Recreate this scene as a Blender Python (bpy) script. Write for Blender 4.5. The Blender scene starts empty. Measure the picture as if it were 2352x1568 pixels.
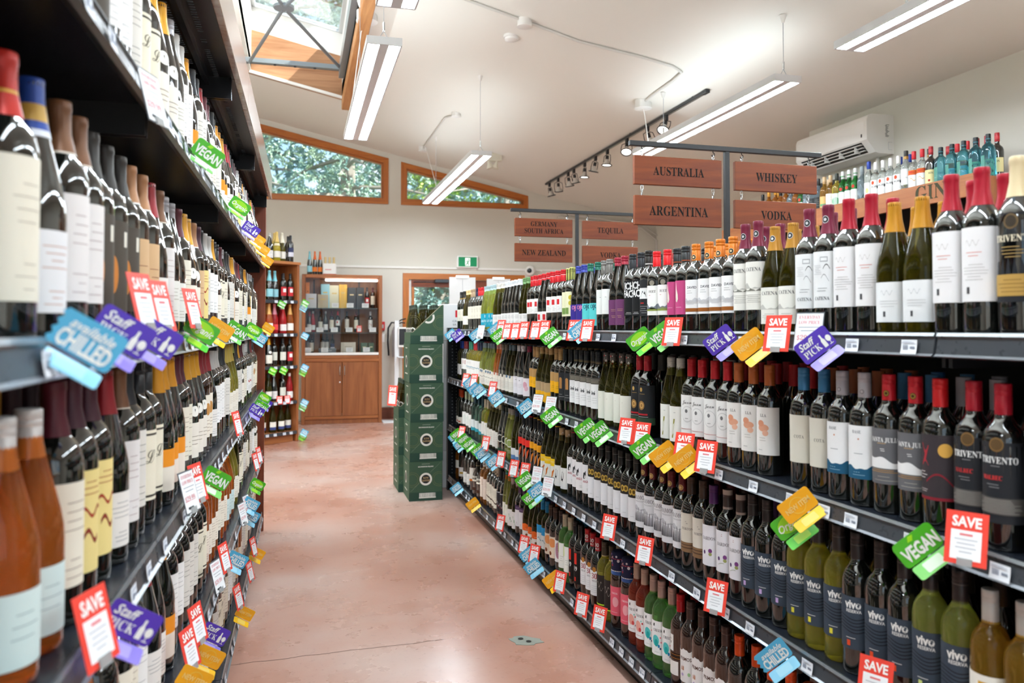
import bpy, math, random
from math import sin, cos, tan, radians as rad, pi, atan2, sqrt
from mathutils import Matrix, Vector

random.seed(7)
SC = bpy.context.scene
COL = SC.collection

# ------------------------------------------------------------------ camera
CAM_H = 1.26
FPX = 1800.0
YAW, PITCH = rad(15.26), rad(1.5)
PY0 = 784 - 31 - FPX * tan(PITCH)
FW = Vector((sin(YAW) * cos(PITCH), cos(YAW) * cos(PITCH), sin(PITCH)))
RT = Vector((cos(YAW), -sin(YAW), 0))
UP = RT.cross(FW)
cd = bpy.data.cameras.new('camera')
cam = bpy.data.objects.new('camera', cd)
COL.objects.link(cam)
cam.matrix_world = Matrix(((RT.x, UP.x, -FW.x, 0), (RT.y, UP.y, -FW.y, 0), (RT.z, UP.z, -FW.z, CAM_H), (0, 0, 0, 1)))
cd.sensor_fit = 'HORIZONTAL'
cd.sensor_width = 36.0
cd.lens = FPX / 2352 * 36
cd.shift_y = (PY0 - 784) / 2352
cd.clip_start = 0.02
cd.clip_end = 300
cd.dof.use_dof = True
cd.dof.focus_distance = 3.0
cd.dof.aperture_fstop = 4.0
SC.camera = cam

# ------------------------------------------------------------------ sky, sun, exposure
SC.view_settings.view_transform = 'Standard'
SC.view_settings.look = 'None'
SC.view_settings.gamma = 1.0
SC.view_settings.use_curve_mapping = False
SC.view_settings.exposure = 1.38
LAMP_DOWN, LAMP_UP, SKY_GAIN, SUN_GAIN = 26.0, 9.0, 0.66, 6.0

W = bpy.data.worlds.new('world')
SC.world = W
W.use_nodes = True
nt = W.node_tree
nt.nodes.clear()
wo = nt.nodes.new('ShaderNodeOutputWorld')
bg = nt.nodes.new('ShaderNodeBackground')
tc = nt.nodes.new('ShaderNodeTexCoord')
mp = nt.nodes.new('ShaderNodeMapping')
mp.inputs['Scale'].default_value = (2.2, 2.2, 5.0)
nz = nt.nodes.new('ShaderNodeTexNoise')
nz.inputs['Scale'].default_value = 2.6
nz.inputs['Detail'].default_value = 7
rp = nt.nodes.new('ShaderNodeValToRGB')
rp.color_ramp.elements[0].position = 0.42
rp.color_ramp.elements[0].color = (0.42, 0.66, 0.88, 1)
rp.color_ramp.elements[1].position = 0.60
rp.color_ramp.elements[1].color = (1.0, 1.0, 1.0, 1)
nt.links.new(tc.outputs['Generated'], mp.inputs[0])
nt.links.new(mp.outputs[0], nz.inputs['Vector'])
nt.links.new(nz.outputs['Fac'], rp.inputs[0])
nt.links.new(rp.outputs[0], bg.inputs['Color'])
bg.inputs['Strength'].default_value = SKY_GAIN
nt.links.new(bg.outputs[0], wo.inputs[0])

sl = bpy.data.lights.new('sun', 'SUN')
so = bpy.data.objects.new('sun', sl)
COL.objects.link(so)
sl.energy = SUN_GAIN
sl.angle = rad(1.0)
sl.color = (1.0, 0.95, 0.86)
so.rotation_euler = Vector((-0.62, 0.30, -0.72)).to_track_quat('-Z', 'Y').to_euler()

# ------------------------------------------------------------------ layout rays
def ray(px, py):
    return FW + RT * ((px - 1176) / FPX) + UP * ((PY0 - py) / FPX)
def on_plane(px, py, n, c):
    """point where the sight line of a spot in the photograph meets the plane n.p = c"""
    d = ray(px, py)
    o = Vector((0, 0, CAM_H))
    n = Vector(n)
    return o + d * ((c - n.dot(o)) / n.dot(d))
def onX(px, py, x): return on_plane(px, py, (1, 0, 0), x)
def onY(px, py, y): return on_plane(px, py, (0, 1, 0), y)
def onZ(px, py, z): return on_plane(px, py, (0, 0, 1), z)
PHI = rad(0.54)
LN = Vector((cos(PHI), -sin(PHI), 0))
LD = Vector((sin(PHI), cos(PHI), 0))
def LW(u, s, z=0.0): return LN * u + LD * s + Vector((0, 0, z))
def onL(px, py, u):
    p = on_plane(px, py, LN, u)
    return p.dot(LD), p.z
CEIL_A, CEIL_B = 3.97, 0.215
def ceil_z(x): return CEIL_A - CEIL_B * x
def onCeil(px, py): return on_plane(px, py, (CEIL_B, 0, 1), CEIL_A)

# ------------------------------------------------------------------ materials
MATS = {}
def lin(h):
    if not isinstance(h, str): return tuple(h)
    h = h.lstrip('#')
    v = [int(h[i:i + 2], 16) / 255 for i in (0, 2, 4)]
    return tuple(c / 12.92 if c <= 0.04045 else ((c + 0.055) / 1.055) ** 2.4 for c in v)
def new_mat(name):
    m = bpy.data.materials.new(name)
    m.use_nodes = True
    return m, m.node_tree, m.node_tree.nodes['Principled BSDF']
def pm(col, rough=0.5, metal=0.0, spec=0.5, trans=0.0, ior=1.45, coat=0.0, emit=0.0, bump=0.0, bscale=80):
    key = (col if isinstance(col, str) else tuple(col), rough, metal, spec, trans, ior, coat, emit, bump)
    if key in MATS: return MATS[key]
    m, t, b = new_mat('finish')
    c = lin(col)
    b.inputs['Base Color'].default_value = (*c, 1)
    b.inputs['Roughness'].default_value = rough
    b.inputs['Metallic'].default_value = metal
    b.inputs['Specular IOR Level'].default_value = spec
    b.inputs['Transmission Weight'].default_value = trans
    b.inputs['IOR'].default_value = ior
    b.inputs['Coat Weight'].default_value = coat
    if emit:
        b.inputs['Emission Color'].default_value = (*c, 1)
        b.inputs['Emission Strength'].default_value = emit
    # slight grain so that no surface is one dead flat tone
    n = t.nodes.new('ShaderNodeTexNoise')
    n.inputs['Scale'].default_value = bscale
    tcn = t.nodes.new('ShaderNodeTexCoord')
    t.links.new(tcn.outputs['Object'], n.inputs['Vector'])
    mr = t.nodes.new('ShaderNodeMapRange')
    mr.inputs[3].default_value = max(0.0, rough - 0.02)
    mr.inputs[4].default_value = min(1.0, rough + 0.02)
    t.links.new(n.outputs['Fac'], mr.inputs[0])
    t.links.new(mr.outputs[0], b.inputs['Roughness'])
    if bump:
        bn = t.nodes.new('ShaderNodeBump')
        bn.inputs['Strength'].default_value = bump
        bn.inputs['Distance'].default_value = 0.002
        t.links.new(n.outputs['Fac'], bn.inputs['Height'])
        t.links.new(bn.outputs[0], b.inputs['Normal'])
    MATS[key] = m
    return m
def paper(col): return pm(col, 0.62, spec=0.3)
def wood(c1, c2, axis=2, rough=0.35, scale=6.0, fine=1.0):
    key = ('wood', c1, c2, axis, rough, scale)
    if key in MATS: return MATS[key]
    m, t, b = new_mat('wood')
    tcn = t.nodes.new('ShaderNodeTexCoord')
    mpn = t.nodes.new('ShaderNodeMapping')
    s = [scale * 5] * 3
    s[axis] = scale * 0.35
    mpn.inputs['Scale'].default_value = s
    n = t.nodes.new('ShaderNodeTexNoise')
    n.inputs['Scale'].default_value = 1.0
    n.inputs['Detail'].default_value = 8
    n.inputs['Roughness'].default_value = 0.62
    n.inputs['Distortion'].default_value = 0.6
    r = t.nodes.new('ShaderNodeValToRGB')
    r.color_ramp.elements[0].position = 0.30
    r.color_ramp.elements[0].color = (*lin(c1), 1)
    r.color_ramp.elements[1].position = 0.72
    r.color_ramp.elements[1].color = (*lin(c2), 1)
    t.links.new(tcn.outputs['Object'], mpn.inputs[0])
    t.links.new(mpn.outputs[0], n.inputs['Vector'])
    t.links.new(n.outputs['Fac'], r.inputs[0])
    t.links.new(r.outputs[0], b.inputs['Base Color'])
    b.inputs['Roughness'].default_value = rough
    bn = t.nodes.new('ShaderNodeBump')
    bn.inputs['Strength'].default_value = 0.12
    bn.inputs['Distance'].default_value = 0.001
    t.links.new(n.outputs['Fac'], bn.inputs['Height'])
    t.links.new(bn.outputs[0], b.inputs['Normal'])
    MATS[key] = m
    return m
def pane_mat(tint=(0.96, 0.98, 0.98), gloss=1.0):
    key = ('pane', tint, gloss)
    if key in MATS: return MATS[key]
    m = bpy.data.materials.new('pane_glass')
    m.use_nodes = True
    t = m.node_tree
    t.nodes.clear()
    o = t.nodes.new('ShaderNodeOutputMaterial')
    mx = t.nodes.new('ShaderNodeMixShader')
    tr = t.nodes.new('ShaderNodeBsdfTransparent')
    tr.inputs[0].default_value = (*tint, 1)
    gl = t.nodes.new('ShaderNodeBsdfGlossy')
    gl.inputs['Roughness'].default_value = 0.02
    fr = t.nodes.new('ShaderNodeFresnel')
    fr.inputs[0].default_value = 1.5
    mu = t.nodes.new('ShaderNodeMath')
    mu.operation = 'MULTIPLY'
    mu.inputs[1].default_value = gloss
    t.links.new(fr.outputs[0], mu.inputs[0])
    t.links.new(mu.outputs[0], mx.inputs[0])
    t.links.new(tr.outputs[0], mx.inputs[1])
    t.links.new(gl.outputs[0], mx.inputs[2])
    t.links.new(mx.outputs[0], o.inputs[0])
    MATS[key] = m
    return m
def floor_mat():
    m, t, b = new_mat('stained_concrete')
    tcn = t.nodes.new('ShaderNodeTexCoord')
    def noise(sc, det, rough=0.6, dist=0.0):
        n = t.nodes.new('ShaderNodeTexNoise')
        n.inputs['Scale'].default_value = sc
        n.inputs['Detail'].default_value = det
        n.inputs['Roughness'].default_value = rough
        n.inputs['Distortion'].default_value = dist
        t.links.new(tcn.outputs['Object'], n.inputs['Vector'])
        return n
    def ramp(src, stops):
        r = t.nodes.new('ShaderNodeValToRGB')
        while len(r.color_ramp.elements) < len(stops): r.color_ramp.elements.new(0.5)
        for e, (p, c) in zip(r.color_ramp.elements, stops):
            e.position = p
            e.color = (*lin(c), 1)
        t.links.new(src.outputs['Fac'], r.inputs[0])
        return r
    def mix(f, a, bb, mode='MIX'):
        x = t.nodes.new('ShaderNodeMix')
        x.data_type = 'RGBA'
        x.blend_type = mode
        if isinstance(f, float): x.inputs[0].default_value = f
        else: t.links.new(f, x.inputs[0])
        t.links.new(a, x.inputs[6])
        t.links.new(bb, x.inputs[7])
        return x.outputs[2]
    big = ramp(noise(0.95, 4, 0.45, 0.0), [(0.26, '#93563f'), (0.45, '#b58370'), (0.58, '#c3a498'), (0.80, '#d0beb6')])
    med = ramp(noise(3.0, 8, 0.7, 0.0), [(0.15, '#a06650'), (0.5, '#c39a88'), (0.85, '#d8c6bb')])
    c = mix(0.26, big.outputs[0], med.outputs[0])
    spots = ramp(noise(38, 4, 0.7), [(0.28, '#7d5a4c'), (0.42, '#ffffff'), (1.0, '#ffffff')])
    c = mix(0.25, c, spots.outputs[0], 'MULTIPLY')
    t.links.new(c, b.inputs['Base Color'])
    rr = t.nodes.new('ShaderNodeMapRange')
    rr.inputs[3].default_value = 0.20
    rr.inputs[4].default_value = 0.36
    n3 = noise(3.0, 5)
    t.links.new(n3.outputs['Fac'], rr.inputs[0])
    t.links.new(rr.outputs[0], b.inputs['Roughness'])
    return m
def perforated_mat():
    """black steel sheet with a punched row pattern"""
    m, t, b = new_mat('punched_steel')
    b.inputs['Base Color'].default_value = (0.012, 0.013, 0.017, 1)
    b.inputs['Roughness'].default_value = 0.42
    return m

# ------------------------------------------------------------------ mesh builder
class MB:
    def __init__(self):
        self.v, self.f, self.m, self.mats = [], [], [], []
    def mi(self, mat):
        if mat not in self.mats: self.mats.append(mat)
        return self.mats.index(mat)
    def add(self, vs, fs, mat, M=None):
        o = len(self.v)
        if M is not None: vs = [tuple(M @ Vector(p)) for p in vs]
        self.v += [tuple(p) for p in vs]
        k = self.mi(mat)
        self.f += [[i + o for i in f] for f in fs]
        self.m += [k] * len(fs)
    def box(self, x0, x1, y0, y1, z0, z1, mat, M=None):
        vs = [(x, y, z) for z in (z0, z1) for y in (y0, y1) for x in (x0, x1)]
        fs = [(0, 2, 3, 1), (4, 5, 7, 6), (0, 1, 5, 4), (1, 3, 7, 5), (3, 2, 6, 7), (2, 0, 4, 6)]
        self.add(vs, fs, mat, M)
    def bbox(self, x0, x1, y0, y1, z0, z1, mat, c=0.004, M=None):
        """box with chamfered edges"""
        c = min(c, (x1 - x0) / 3, (y1 - y0) / 3, (z1 - z0) / 3)
        vs, ix = [], {}
        for sx in (0, 1):
            for sy in (0, 1):
                for sz in (0, 1):
                    X, Y, Z = (x0, x1)[sx], (y0, y1)[sy], (z0, z1)[sz]
                    ix_, iy_, iz_ = (X + c, X - c)[sx], (Y + c, Y - c)[sy], (Z + c, Z - c)[sz]
                    for k, p in (('x', (X, iy_, iz_)), ('y', (ix_, Y, iz_)), ('z', (ix_, iy_, Z))):
                        ix[(sx, sy, sz, k)] = len(vs)
                        vs.append(p)
        fs = []
        for s in (0, 1):
            for k, pts in (('x', [(s, 0, 0), (s, 1, 0), (s, 1, 1), (s, 0, 1)]), ('y', [(0, s, 0), (0, s, 1), (1, s, 1), (1, s, 0)]), ('z', [(0, 0, s), (1, 0, s), (1, 1, s), (0, 1, s)])):
                q = [ix[(*p, k)] for p in pts]
                fs.append(q if s else q[::-1])
        for a in (0, 1):
            for b2 in (0, 1):
                fs.append([ix[(a, b2, 0, 'x')], ix[(a, b2, 1, 'x')], ix[(a, b2, 1, 'y')], ix[(a, b2, 0, 'y')]])
                fs.append([ix[(a, 0, b2, 'x')], ix[(a, 1, b2, 'x')], ix[(a, 1, b2, 'z')], ix[(a, 0, b2, 'z')]])
                fs.append([ix[(0, a, b2, 'y')], ix[(1, a, b2, 'y')], ix[(1, a, b2, 'z')], ix[(0, a, b2, 'z')]])
        for p in [(a, b2, c2) for a in (0, 1) for b2 in (0, 1) for c2 in (0, 1)]:
            fs.append([ix[(*p, 'x')], ix[(*p, 'y')], ix[(*p, 'z')]])
        self.add(vs, fs, mat, M)
    def lathe(self, prof, seg, mat, M=None, power=2.0):
        vs, fs = [], []
        n = len(prof)
        for r, z in prof:
            for k in range(seg):
                a = 2 * pi * k / seg
                c, s = cos(a), sin(a)
                if power != 2.0:
                    q = (abs(c) ** power + abs(s) ** power) ** (-1 / power)
                    c, s = c * q, s * q
                vs.append((r * c, r * s, z))
        for i in range(n - 1):
            for k in range(seg):
                k2 = (k + 1) % seg
                fs.append((i * seg + k, i * seg + k2, (i + 1) * seg + k2, (i + 1) * seg + k))
        if prof[0][0] > 1e-6: fs.append(tuple(range(seg))[::-1])
        if prof[-1][0] > 1e-6: fs.append(tuple((n - 1) * seg + k for k in range(seg)))
        self.add(vs, fs, mat, M)
    def tube(self, pts, r, mat, seg=8, M=None, closed=False):
        pts = [Vector(p) for p in pts]
        vs, fs = [], []
        n = len(pts)
        ref = None
        for i, p in enumerate(pts):
            a = pts[(i - 1) % n] if closed or i > 0 else p
            b = pts[(i + 1) % n] if closed or i < n - 1 else p
            t = (b - a).normalized()
            if ref is None:
                ref = Vector((0, 0, 1)) if abs(t.z) < 0.9 else Vector((1, 0, 0))
            u = t.cross(ref).normalized()
            w = u.cross(t).normalized()
            ref = w
            rr = r[i] if isinstance(r, (list, tuple)) else r
            for k in range(seg):
                an = 2 * pi * k / seg
                vs.append(p + u * (cos(an) * rr) + w * (sin(an) * rr))
        for i in range(n if closed else n - 1):
            j = (i + 1) % n
            for k in range(seg):
                k2 = (k + 1) % seg
                fs.append((i * seg + k, i * seg + k2, j * seg + k2, j * seg + k))
        if not closed:
            fs.append(tuple(range(seg))[::-1])
            fs.append(tuple((n - 1) * seg + k for k in range(seg)))
        self.add(vs, fs, mat, M)
    def prism(self, poly, y0, y1, mat, M=None):
        """poly in XZ, extruded along Y"""
        n = len(poly)
        vs = [(x, y0, z) for x, z in poly] + [(x, y1, z) for x, z in poly]
        fs = [tuple(range(n)), tuple(range(2 * n - 1, n - 1, -1))]
        for i in range(n):
            j = (i + 1) % n
            fs.append((i, i + n, j + n, j))
        self.add(vs, fs, mat, M)
    def flat(self, poly, y, mat, M=None):
        self.add([(x, y, z) for x, z in poly], [tuple(range(len(poly)))], mat, M)
    def text(self, s, style, xc, zc, h, mat, y=0.0, wmax=None, M=None, sx=1.0, align='c', bend=None, depth=0.0):
        vs, fs, w = glyphs(s, style)
        k = h
        kx = h * sx
        if wmax and w * kx > wmax: kx = wmax / w
        off = xc - w * kx / 2 if align == 'c' else xc
        if bend is None:
            self.add([(off + x * kx, y, zc + (z - 0.5) * k) for x, z in vs], fs, mat, M)
        else:
            self.add([bend(off + x * kx, zc + (z - 0.5) * k) for x, z in vs], fs, mat, M)
    def mesh(self, name, smooth=None):
        me = bpy.data.meshes.new(name)
        me.from_pydata(self.v, [], self.f)
        for m in self.mats: me.materials.append(m)
        me.polygons.foreach_set('material_index', self.m)
        if smooth is not None:
            me.polygons.foreach_set('use_smooth', [True] * len(self.f))
            me.update()
            me.set_sharp_from_angle(angle=rad(smooth))
        me.update()
        return me
    def build(self, name, parent=None, smooth=None, loc=None, rz=0.0, **tags):
        return obj(name, self.mesh(name, smooth), parent, loc, rz, **tags)

def obj(name, data, parent=None, loc=None, rz=0.0, **tags):
    o = bpy.data.objects.new(name, data)
    COL.objects.link(o)
    if parent is not None: o.parent = parent
    if loc is not None: o.location = loc
    if rz: o.rotation_euler = (0, 0, rz)
    for k, v in tags.items():
        if v: o[k] = v
    return o
def empty(name, loc=(0, 0, 0), rz=0.0, **tags):
    o = obj(name, None, None, loc, rz, **tags)
    o.empty_display_size = 0.1
    return o
def struct(b, name, **k): return b.build(name, kind='structure', **k)

# ------------------------------------------------------------------ lettering
GLY = {}
def _style(s, style):
    out = ''
    for ch in s:
        if style == 's' and ch.isascii() and ch.isupper(): out += chr(0x1D400 + ord(ch) - 65)
        elif style == 's' and ch.isascii() and ch.islower(): out += chr(0x1D41A + ord(ch) - 97)
        elif style == 's' and ch.isdigit(): out += chr(0x1D7CE + ord(ch) - 48)
        elif style == 'i' and ch.isascii() and ch.isupper(): out += chr(0x1D4D0 + ord(ch) - 65)
        elif style == 'i' and ch.isascii() and ch.islower(): out += chr(0x1D4EA + ord(ch) - 97)
        else: out += ch
    return out
def glyphs(s, style):
    k = (s, style)
    if k in GLY: return GLY[k]
    c = bpy.data.curves.new('lettering', 'FONT')
    c.body = _style(s, style)
    c.resolution_u = 2
    if style == 'b': c.offset = 0.022
    if style == 'h': c.offset = 0.035
    if style == 'k':
        c.offset = 0.018
        c.shear = 0.32
    o = bpy.data.objects.new('lettering', c)
    COL.objects.link(o)
    dg = bpy.context.evaluated_depsgraph_get()
    ev = o.evaluated_get(dg)
    m = ev.to_mesh()
    vs = [(v.co.x, v.co.y) for v in m.vertices]
    fs = [tuple(p.vertices) for p in m.polygons]
    ev.to_mesh_clear()
    bpy.data.objects.remove(o)
    bpy.data.curves.remove(c)
    x0, x1 = min(v[0] for v in vs), max(v[0] for v in vs)
    q = 1 / 0.69
    vs = [((x - x0) * q, y * q) for x, y in vs]
    GLY[k] = (vs, fs, (x1 - x0) * q)
    return GLY[k]
ORD = 'first second third fourth fifth sixth seventh eighth ninth tenth eleventh twelfth thirteenth fourteenth fifteenth sixteenth seventeenth eighteenth nineteenth twentieth'.split()
ORD += ['twenty-' + w for w in ORD[:9]] + ['thirtieth'] + ['thirty-' + w for w in ORD[:9]]
# ------------------------------------------------------------------ room shell
WALLC = pm('#d9d6cc', 0.75, spec=0.25, bump=0.15, bscale=220)
CEILC = pm('#ebe9e1', 0.8, spec=0.2, bump=0.12, bscale=180)
ORANGE = wood('#a85a20', '#c87a34', 2, 0.32)
ORANGEX = wood('#a85a20', '#c87a34', 0, 0.32)
CHERRY = wood('#6b2f17', '#93492a', 2, 0.33)
CHERRYX = wood('#6b2f17', '#93492a', 0, 0.33)
CABW = wood('#7a421f', '#a8673a', 2, 0.38, 3.0)
EDGEX = wood('#8e4b22', '#b0703e', 0, 0.38)
SIGNW = wood('#6c2804', '#8c420c', 0, 0.5, 5.0)
GINW = wood('#8f4f26', '#ab6b3a', 1, 0.42, 4.0)
PLYW = wood('#93623f', '#bb8c66', 0, 0.6, 4.0)
BEAMW = wood('#a86a38', '#d39a62', 1, 0.6, 4.0)
BLACK = pm('#15171c', 0.34, spec=0.5)
BLACKM = pm('#101216', 0.5, spec=0.4)
SHELFM = pm('#1b1f27', 0.26, spec=0.6)
STEEL = pm('#4c5157', 0.42, metal=0.6)
CHROME = pm('#c8ccd0', 0.2, metal=1.0)
WHITEP = pm('#eceae6', 0.4, spec=0.4)
WHITEM = pm('#f2f1ee', 0.3, spec=0.5)
GREYP = pm('#b9bcc0', 0.5)

YW = 11.0           # far wall
XR, XR2 = 4.42, 5.3  # near part of the side wall with spirits, and the recess beyond it
XL, YB = -3.2, -4.2
floor = struct((lambda b: (b.box(XL, XR2, YB, YW, -0.1, 0, floor_mat()), b)[1])(MB()), 'floor')

def slope(b, x0, x1, y0, y1, mat, t=0.14, up=0.0):
    a, c = ceil_z(x0) + up, ceil_z(x1) + up
    vs = [(x0, y0, a), (x1, y0, c), (x1, y1, c), (x0, y1, a), (x0, y0, a + t), (x1, y0, c + t), (x1, y1, c + t), (x0, y1, a + t)]
    b.add(vs, [(0, 1, 2, 3), (7, 6, 5, 4), (0, 4, 5, 1), (1, 5, 6, 2), (2, 6, 7, 3), (3, 7, 4, 0)], mat)
SX0, SX1, SY0, SY1 = -0.52, 0.46, 1.2, 9.0
b = MB()
slope(b, XL, SX0, YB, YW, CEILC)
slope(b, SX1, XR2, YB, YW, CEILC)
slope(b, SX0, SX1, YB, SY0, CEILC)
slope(b, SX0, SX1, SY1, YW, CEILC)
struct(b, 'ceiling')

def quadwall(b, x0, x1, z0, z1a, z1b, mat, z0b=None):
    z0b = z0 if z0b is None else z0b
    b.prism([(x0, z0), (x1, z0b), (x1, z1b), (x0, z1a)], YW, YW + 0.16, mat)
b = MB()
top = lambda x: ceil_z(x) + 0.12
W1 = (-1.35, 1.206); W2 = (1.382, 3.244); DR = (1.412, 3.19); W3 = (3.34, 4.9)
wt = lambda x: 3.893 - 0.215 * x
ZW, ZD = 2.99, 2.03
quadwall(b, XL, W1[0], 0, top(XL), top(W1[0]), WALLC)
quadwall(b, W1[0], W1[1], wt(W1[0]), top(W1[0]), top(W1[1]), WALLC, wt(W1[1]))
quadwall(b, W1[1], W2[0], ZW, top(W1[1]), top(W2[0]), WALLC)
quadwall(b, W2[0], W2[1], wt(W2[0]), top(W2[0]), top(W2[1]), WALLC, wt(W2[1]))
quadwall(b, W2[1], XR2, ZW, top(W2[1]), top(XR2) + 0.3, WALLC)
quadwall(b, W1[0], XR2, ZD, ZW, ZW, WALLC)
quadwall(b, W1[0], DR[0], 0, ZD, ZD, WALLC)
quadwall(b, DR[1], W3[0], 0, ZD, ZD, WALLC)
quadwall(b, W3[1], XR2, 0, ZD, ZD, WALLC)
struct(b, 'wall_far')
b = MB()
b.box(XR, XR2, YB, 6.05, 0, ceil_z(XR) + 0.15, WALLC)
struct(b, 'wall_right')
b = MB()
b.box(XR2, XR2 + 0.15, 6.05, YW, 0, 3.1, WALLC)
struct(b, 'wall_recess')
b = MB()
b.box(XL - 0.15, XL, YB, YW, 0, 4.8, WALLC)
struct(b, 'wall_left')
# unseen storefront added for daylight from behind: sill, head and mullions with panes between
b = MB()
b.box(XL, XR2, YB - 0.16, YB, 0, 0.5, WALLC)
b.box(XL, XR2, YB - 0.16, YB, 3.0, 4.9, WALLC)
b.box(XL, XL + 0.3, YB - 0.16, YB, 0.5, 3.0, WALLC)
b.box(XR2 - 1.0, XR2, YB - 0.16, YB, 0.5, 3.0, WALLC)
struct(b, 'wall_back')
b = MB()
for x in (-2.9, -1.1, 0.7, 2.5, 4.25):
    b.box(x - 0.04, x + 0.04, YB - 0.12, YB - 0.02, 0.5, 3.0, ORANGE)
b.box(-2.9, 4.3, YB - 0.12, YB - 0.02, 0.5, 0.58, ORANGEX)
b.box(-2.9, 4.3, YB - 0.12, YB - 0.02, 2.92, 3.0, ORANGEX)
w4 = struct(b, 'added_window')
b = MB()
b.box(-2.9, 4.3, YB - 0.075, YB - 0.07, 0.55, 2.95, pane_mat())
b.build('window_pane', w4)

def window(name, x0, x1, zb, f=0.075):
    """a raked window: four frame members with mitred ends, a thin inner stop and a pane"""
    za, zc = wt(x0), wt(x1)
    y0, y1 = YW - 0.015, YW + 0.13
    w = empty(name, (0, 0, 0), kind='structure')
    def inner(d):
        return [(x0 + d, zb + d), (x1 - d, zb + d), (x1 - d, wt(x1 - d) - d * 1.03), (x0 + d, wt(x0 + d) - d * 1.03)]
    O, I, I2 = inner(0), inner(f), inner(f + 0.018)
    for k in range(4):
        j = (k + 1) % 4
        b = MB()
        mt = ORANGEX if k in (0, 2) else ORANGE
        b.prism([O[k], O[j], I[j], I[k]], y0, y1, mt)
        b.prism([I[k], I[j], I2[j], I2[k]], y0 + 0.05, y1, mt)
        b.build('frame', w)
    b = MB()
    b.prism(I2, YW + 0.085, YW + 0.092, pane_mat())
    b.build('window_pane', w)
window('window_1', W1[0], W1[1], ZW)
window('window_2', W2[0], W2[1], ZW)
# low window beside the door, only its head shows
b = MB()
b.box(W3[0], W3[1], YW - 0.015, YW + 0.1, ZD - 0.075, ZD, ORANGEX)
b.box(W3[0], W3[0] + 0.07, YW - 0.015, YW + 0.1, 0.0, ZD - 0.075, ORANGE)
b.box(W3[1] - 0.07, W3[1], YW - 0.015, YW + 0.1, 0.0, ZD - 0.075, ORANGE)
b.box(W3[0] + 0.07, W3[1] - 0.07, YW - 0.015, YW + 0.1, 0.0, 0.9, ORANGEX)
w3 = struct(b, 'window_3')
b = MB()
b.box(W3[0] + 0.07, W3[1] - 0.07, YW + 0.05, YW + 0.056, 0.9, ZD - 0.075, pane_mat())
b.build('window_pane', w3)
# double glass door
dr = empty('door_1', (0, 0, 0), kind='structure')
b = MB(); b.box(DR[0], DR[1], YW - 0.02, YW + 0.13, ZD - 0.085, ZD, ORANGEX); b.build('frame_head', dr)
for x0, x1 in ((DR[0], DR[0] + 0.085), (DR[1] - 0.085, DR[1])):
    b = MB(); b.box(x0, x1, YW - 0.02, YW + 0.13, 0, ZD - 0.085, ORANGE); b.build('frame_post', dr)
xm = 2.36
for x0, x1 in ((DR[0] + 0.09, xm), (xm + 0.01, DR[1] - 0.09)):
    b = MB()
    s, z1 = 0.085, ZD - 0.09
    if x0 < 2:
        al = pm('#e6e4df', 0.35)
        b.box(x0, x0 + 0.03, YW + 0.02, YW + 0.07, 0, z1, al)
        b.box(x1 - s - 0.02, x1, YW + 0.02, YW + 0.07, 0, z1, CHERRY)
        b.box(x0 + 0.03, x1 - s, YW + 0.02, YW + 0.07, z1 - 0.10, z1, CHERRYX)
        b.box(x0 + 0.03, x1 - s, YW + 0.02, YW + 0.07, 0, 0.25, CHERRYX)
        b.box(x0 + 0.04, x0 + 0.075, YW + 0.02, YW + 0.07, 0.25, z1 - 0.10, ORANGE)
    else:
        b.box(x0, x0 + s, YW + 0.02, YW + 0.07, 0, z1, CHERRY)
        b.box(x1 - s, x1, YW + 0.02, YW + 0.07, 0, z1, CHERRY)
        b.box(x0 + s, x1 - s, YW + 0.02, YW + 0.07, z1 - 0.13, z1, CHERRYX)
        b.box(x0 + s, x1 - s, YW + 0.02, YW + 0.07, 0, 0.25, CHERRYX)
    lf = b.build('door_leaf', dr)
    b = MB(); b.box(x0 + 0.07, x1 - s, YW + 0.04, YW + 0.046, 0.25, z1 - 0.10, pane_mat()); b.build('door_pane', lf)
b = MB()
b.bbox(1.86, 2.06, YW - 0.06, YW + 0.015, 1.90, 1.95, STEEL, 0.006)
b.tube([(1.9, YW - 0.04, 1.905), (1.72, YW - 0.14, 1.90), (1.56, YW - 0.03, 1.905)], 0.008, STEEL)
b.build('door_closer', dr)
b = MB(); b.box(XL, XR2, YW - 0.018, YW, 2.095, 2.125, WHITEP); struct(b, 'trim_1')
BASEB = wood('#5a2a18', '#7a4028', 0, 0.4)
b = MB(); b.box(1.08, DR[0], YW - 0.02, YW, 0, 0.16, BASEB); struct(b, 'baseboard_far')

# ------------------------------------------------------------------ skylight
sk = empty('window_5', (0, 0, 0), kind='structure')
wl = 0.72
b = MB()
PZ0, PZ1 = -0.02, 0.46
b.prism([(SX0 - 0.05, ceil_z(SX0 - 0.05) + PZ0), (SX1, ceil_z(SX1) + PZ0), (SX1, ceil_z(SX1) + PZ1), (SX0 - 0.05, ceil_z(SX0 - 0.05) + PZ1)], SY1 - 0.012, SY1 + 0.05, PLYW)
b.build('plywood_panel', sk)
b = MB()
b.prism([(SX0 - 0.05, ceil_z(SX0 - 0.05) + PZ1), (SX1, ceil_z(SX1) + PZ1), (SX1, ceil_z(SX1) + wl), (SX0 - 0.05, ceil_z(SX0 - 0.05) + wl)], SY1 - 0.004, SY1 + 0.05, WHITEP)
b.build('curb_panel', sk)
for x0, x1 in ((SX0 - 0.05, SX0), (SX1, SX1 + 0.05)):
    b = MB(); b.box(x0, x1, SY0, SY1, ceil_z(x0) - 0.0, ceil_z(x0) + wl, WHITEP); b.build('curb_panel', sk)
b = MB(); b.box(SX0, SX1, SY0 - 0.05, SY0, ceil_z(SX0) - 0.1, ceil_z(SX0) + wl, WHITEP); b.build('curb_panel', sk)
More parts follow.
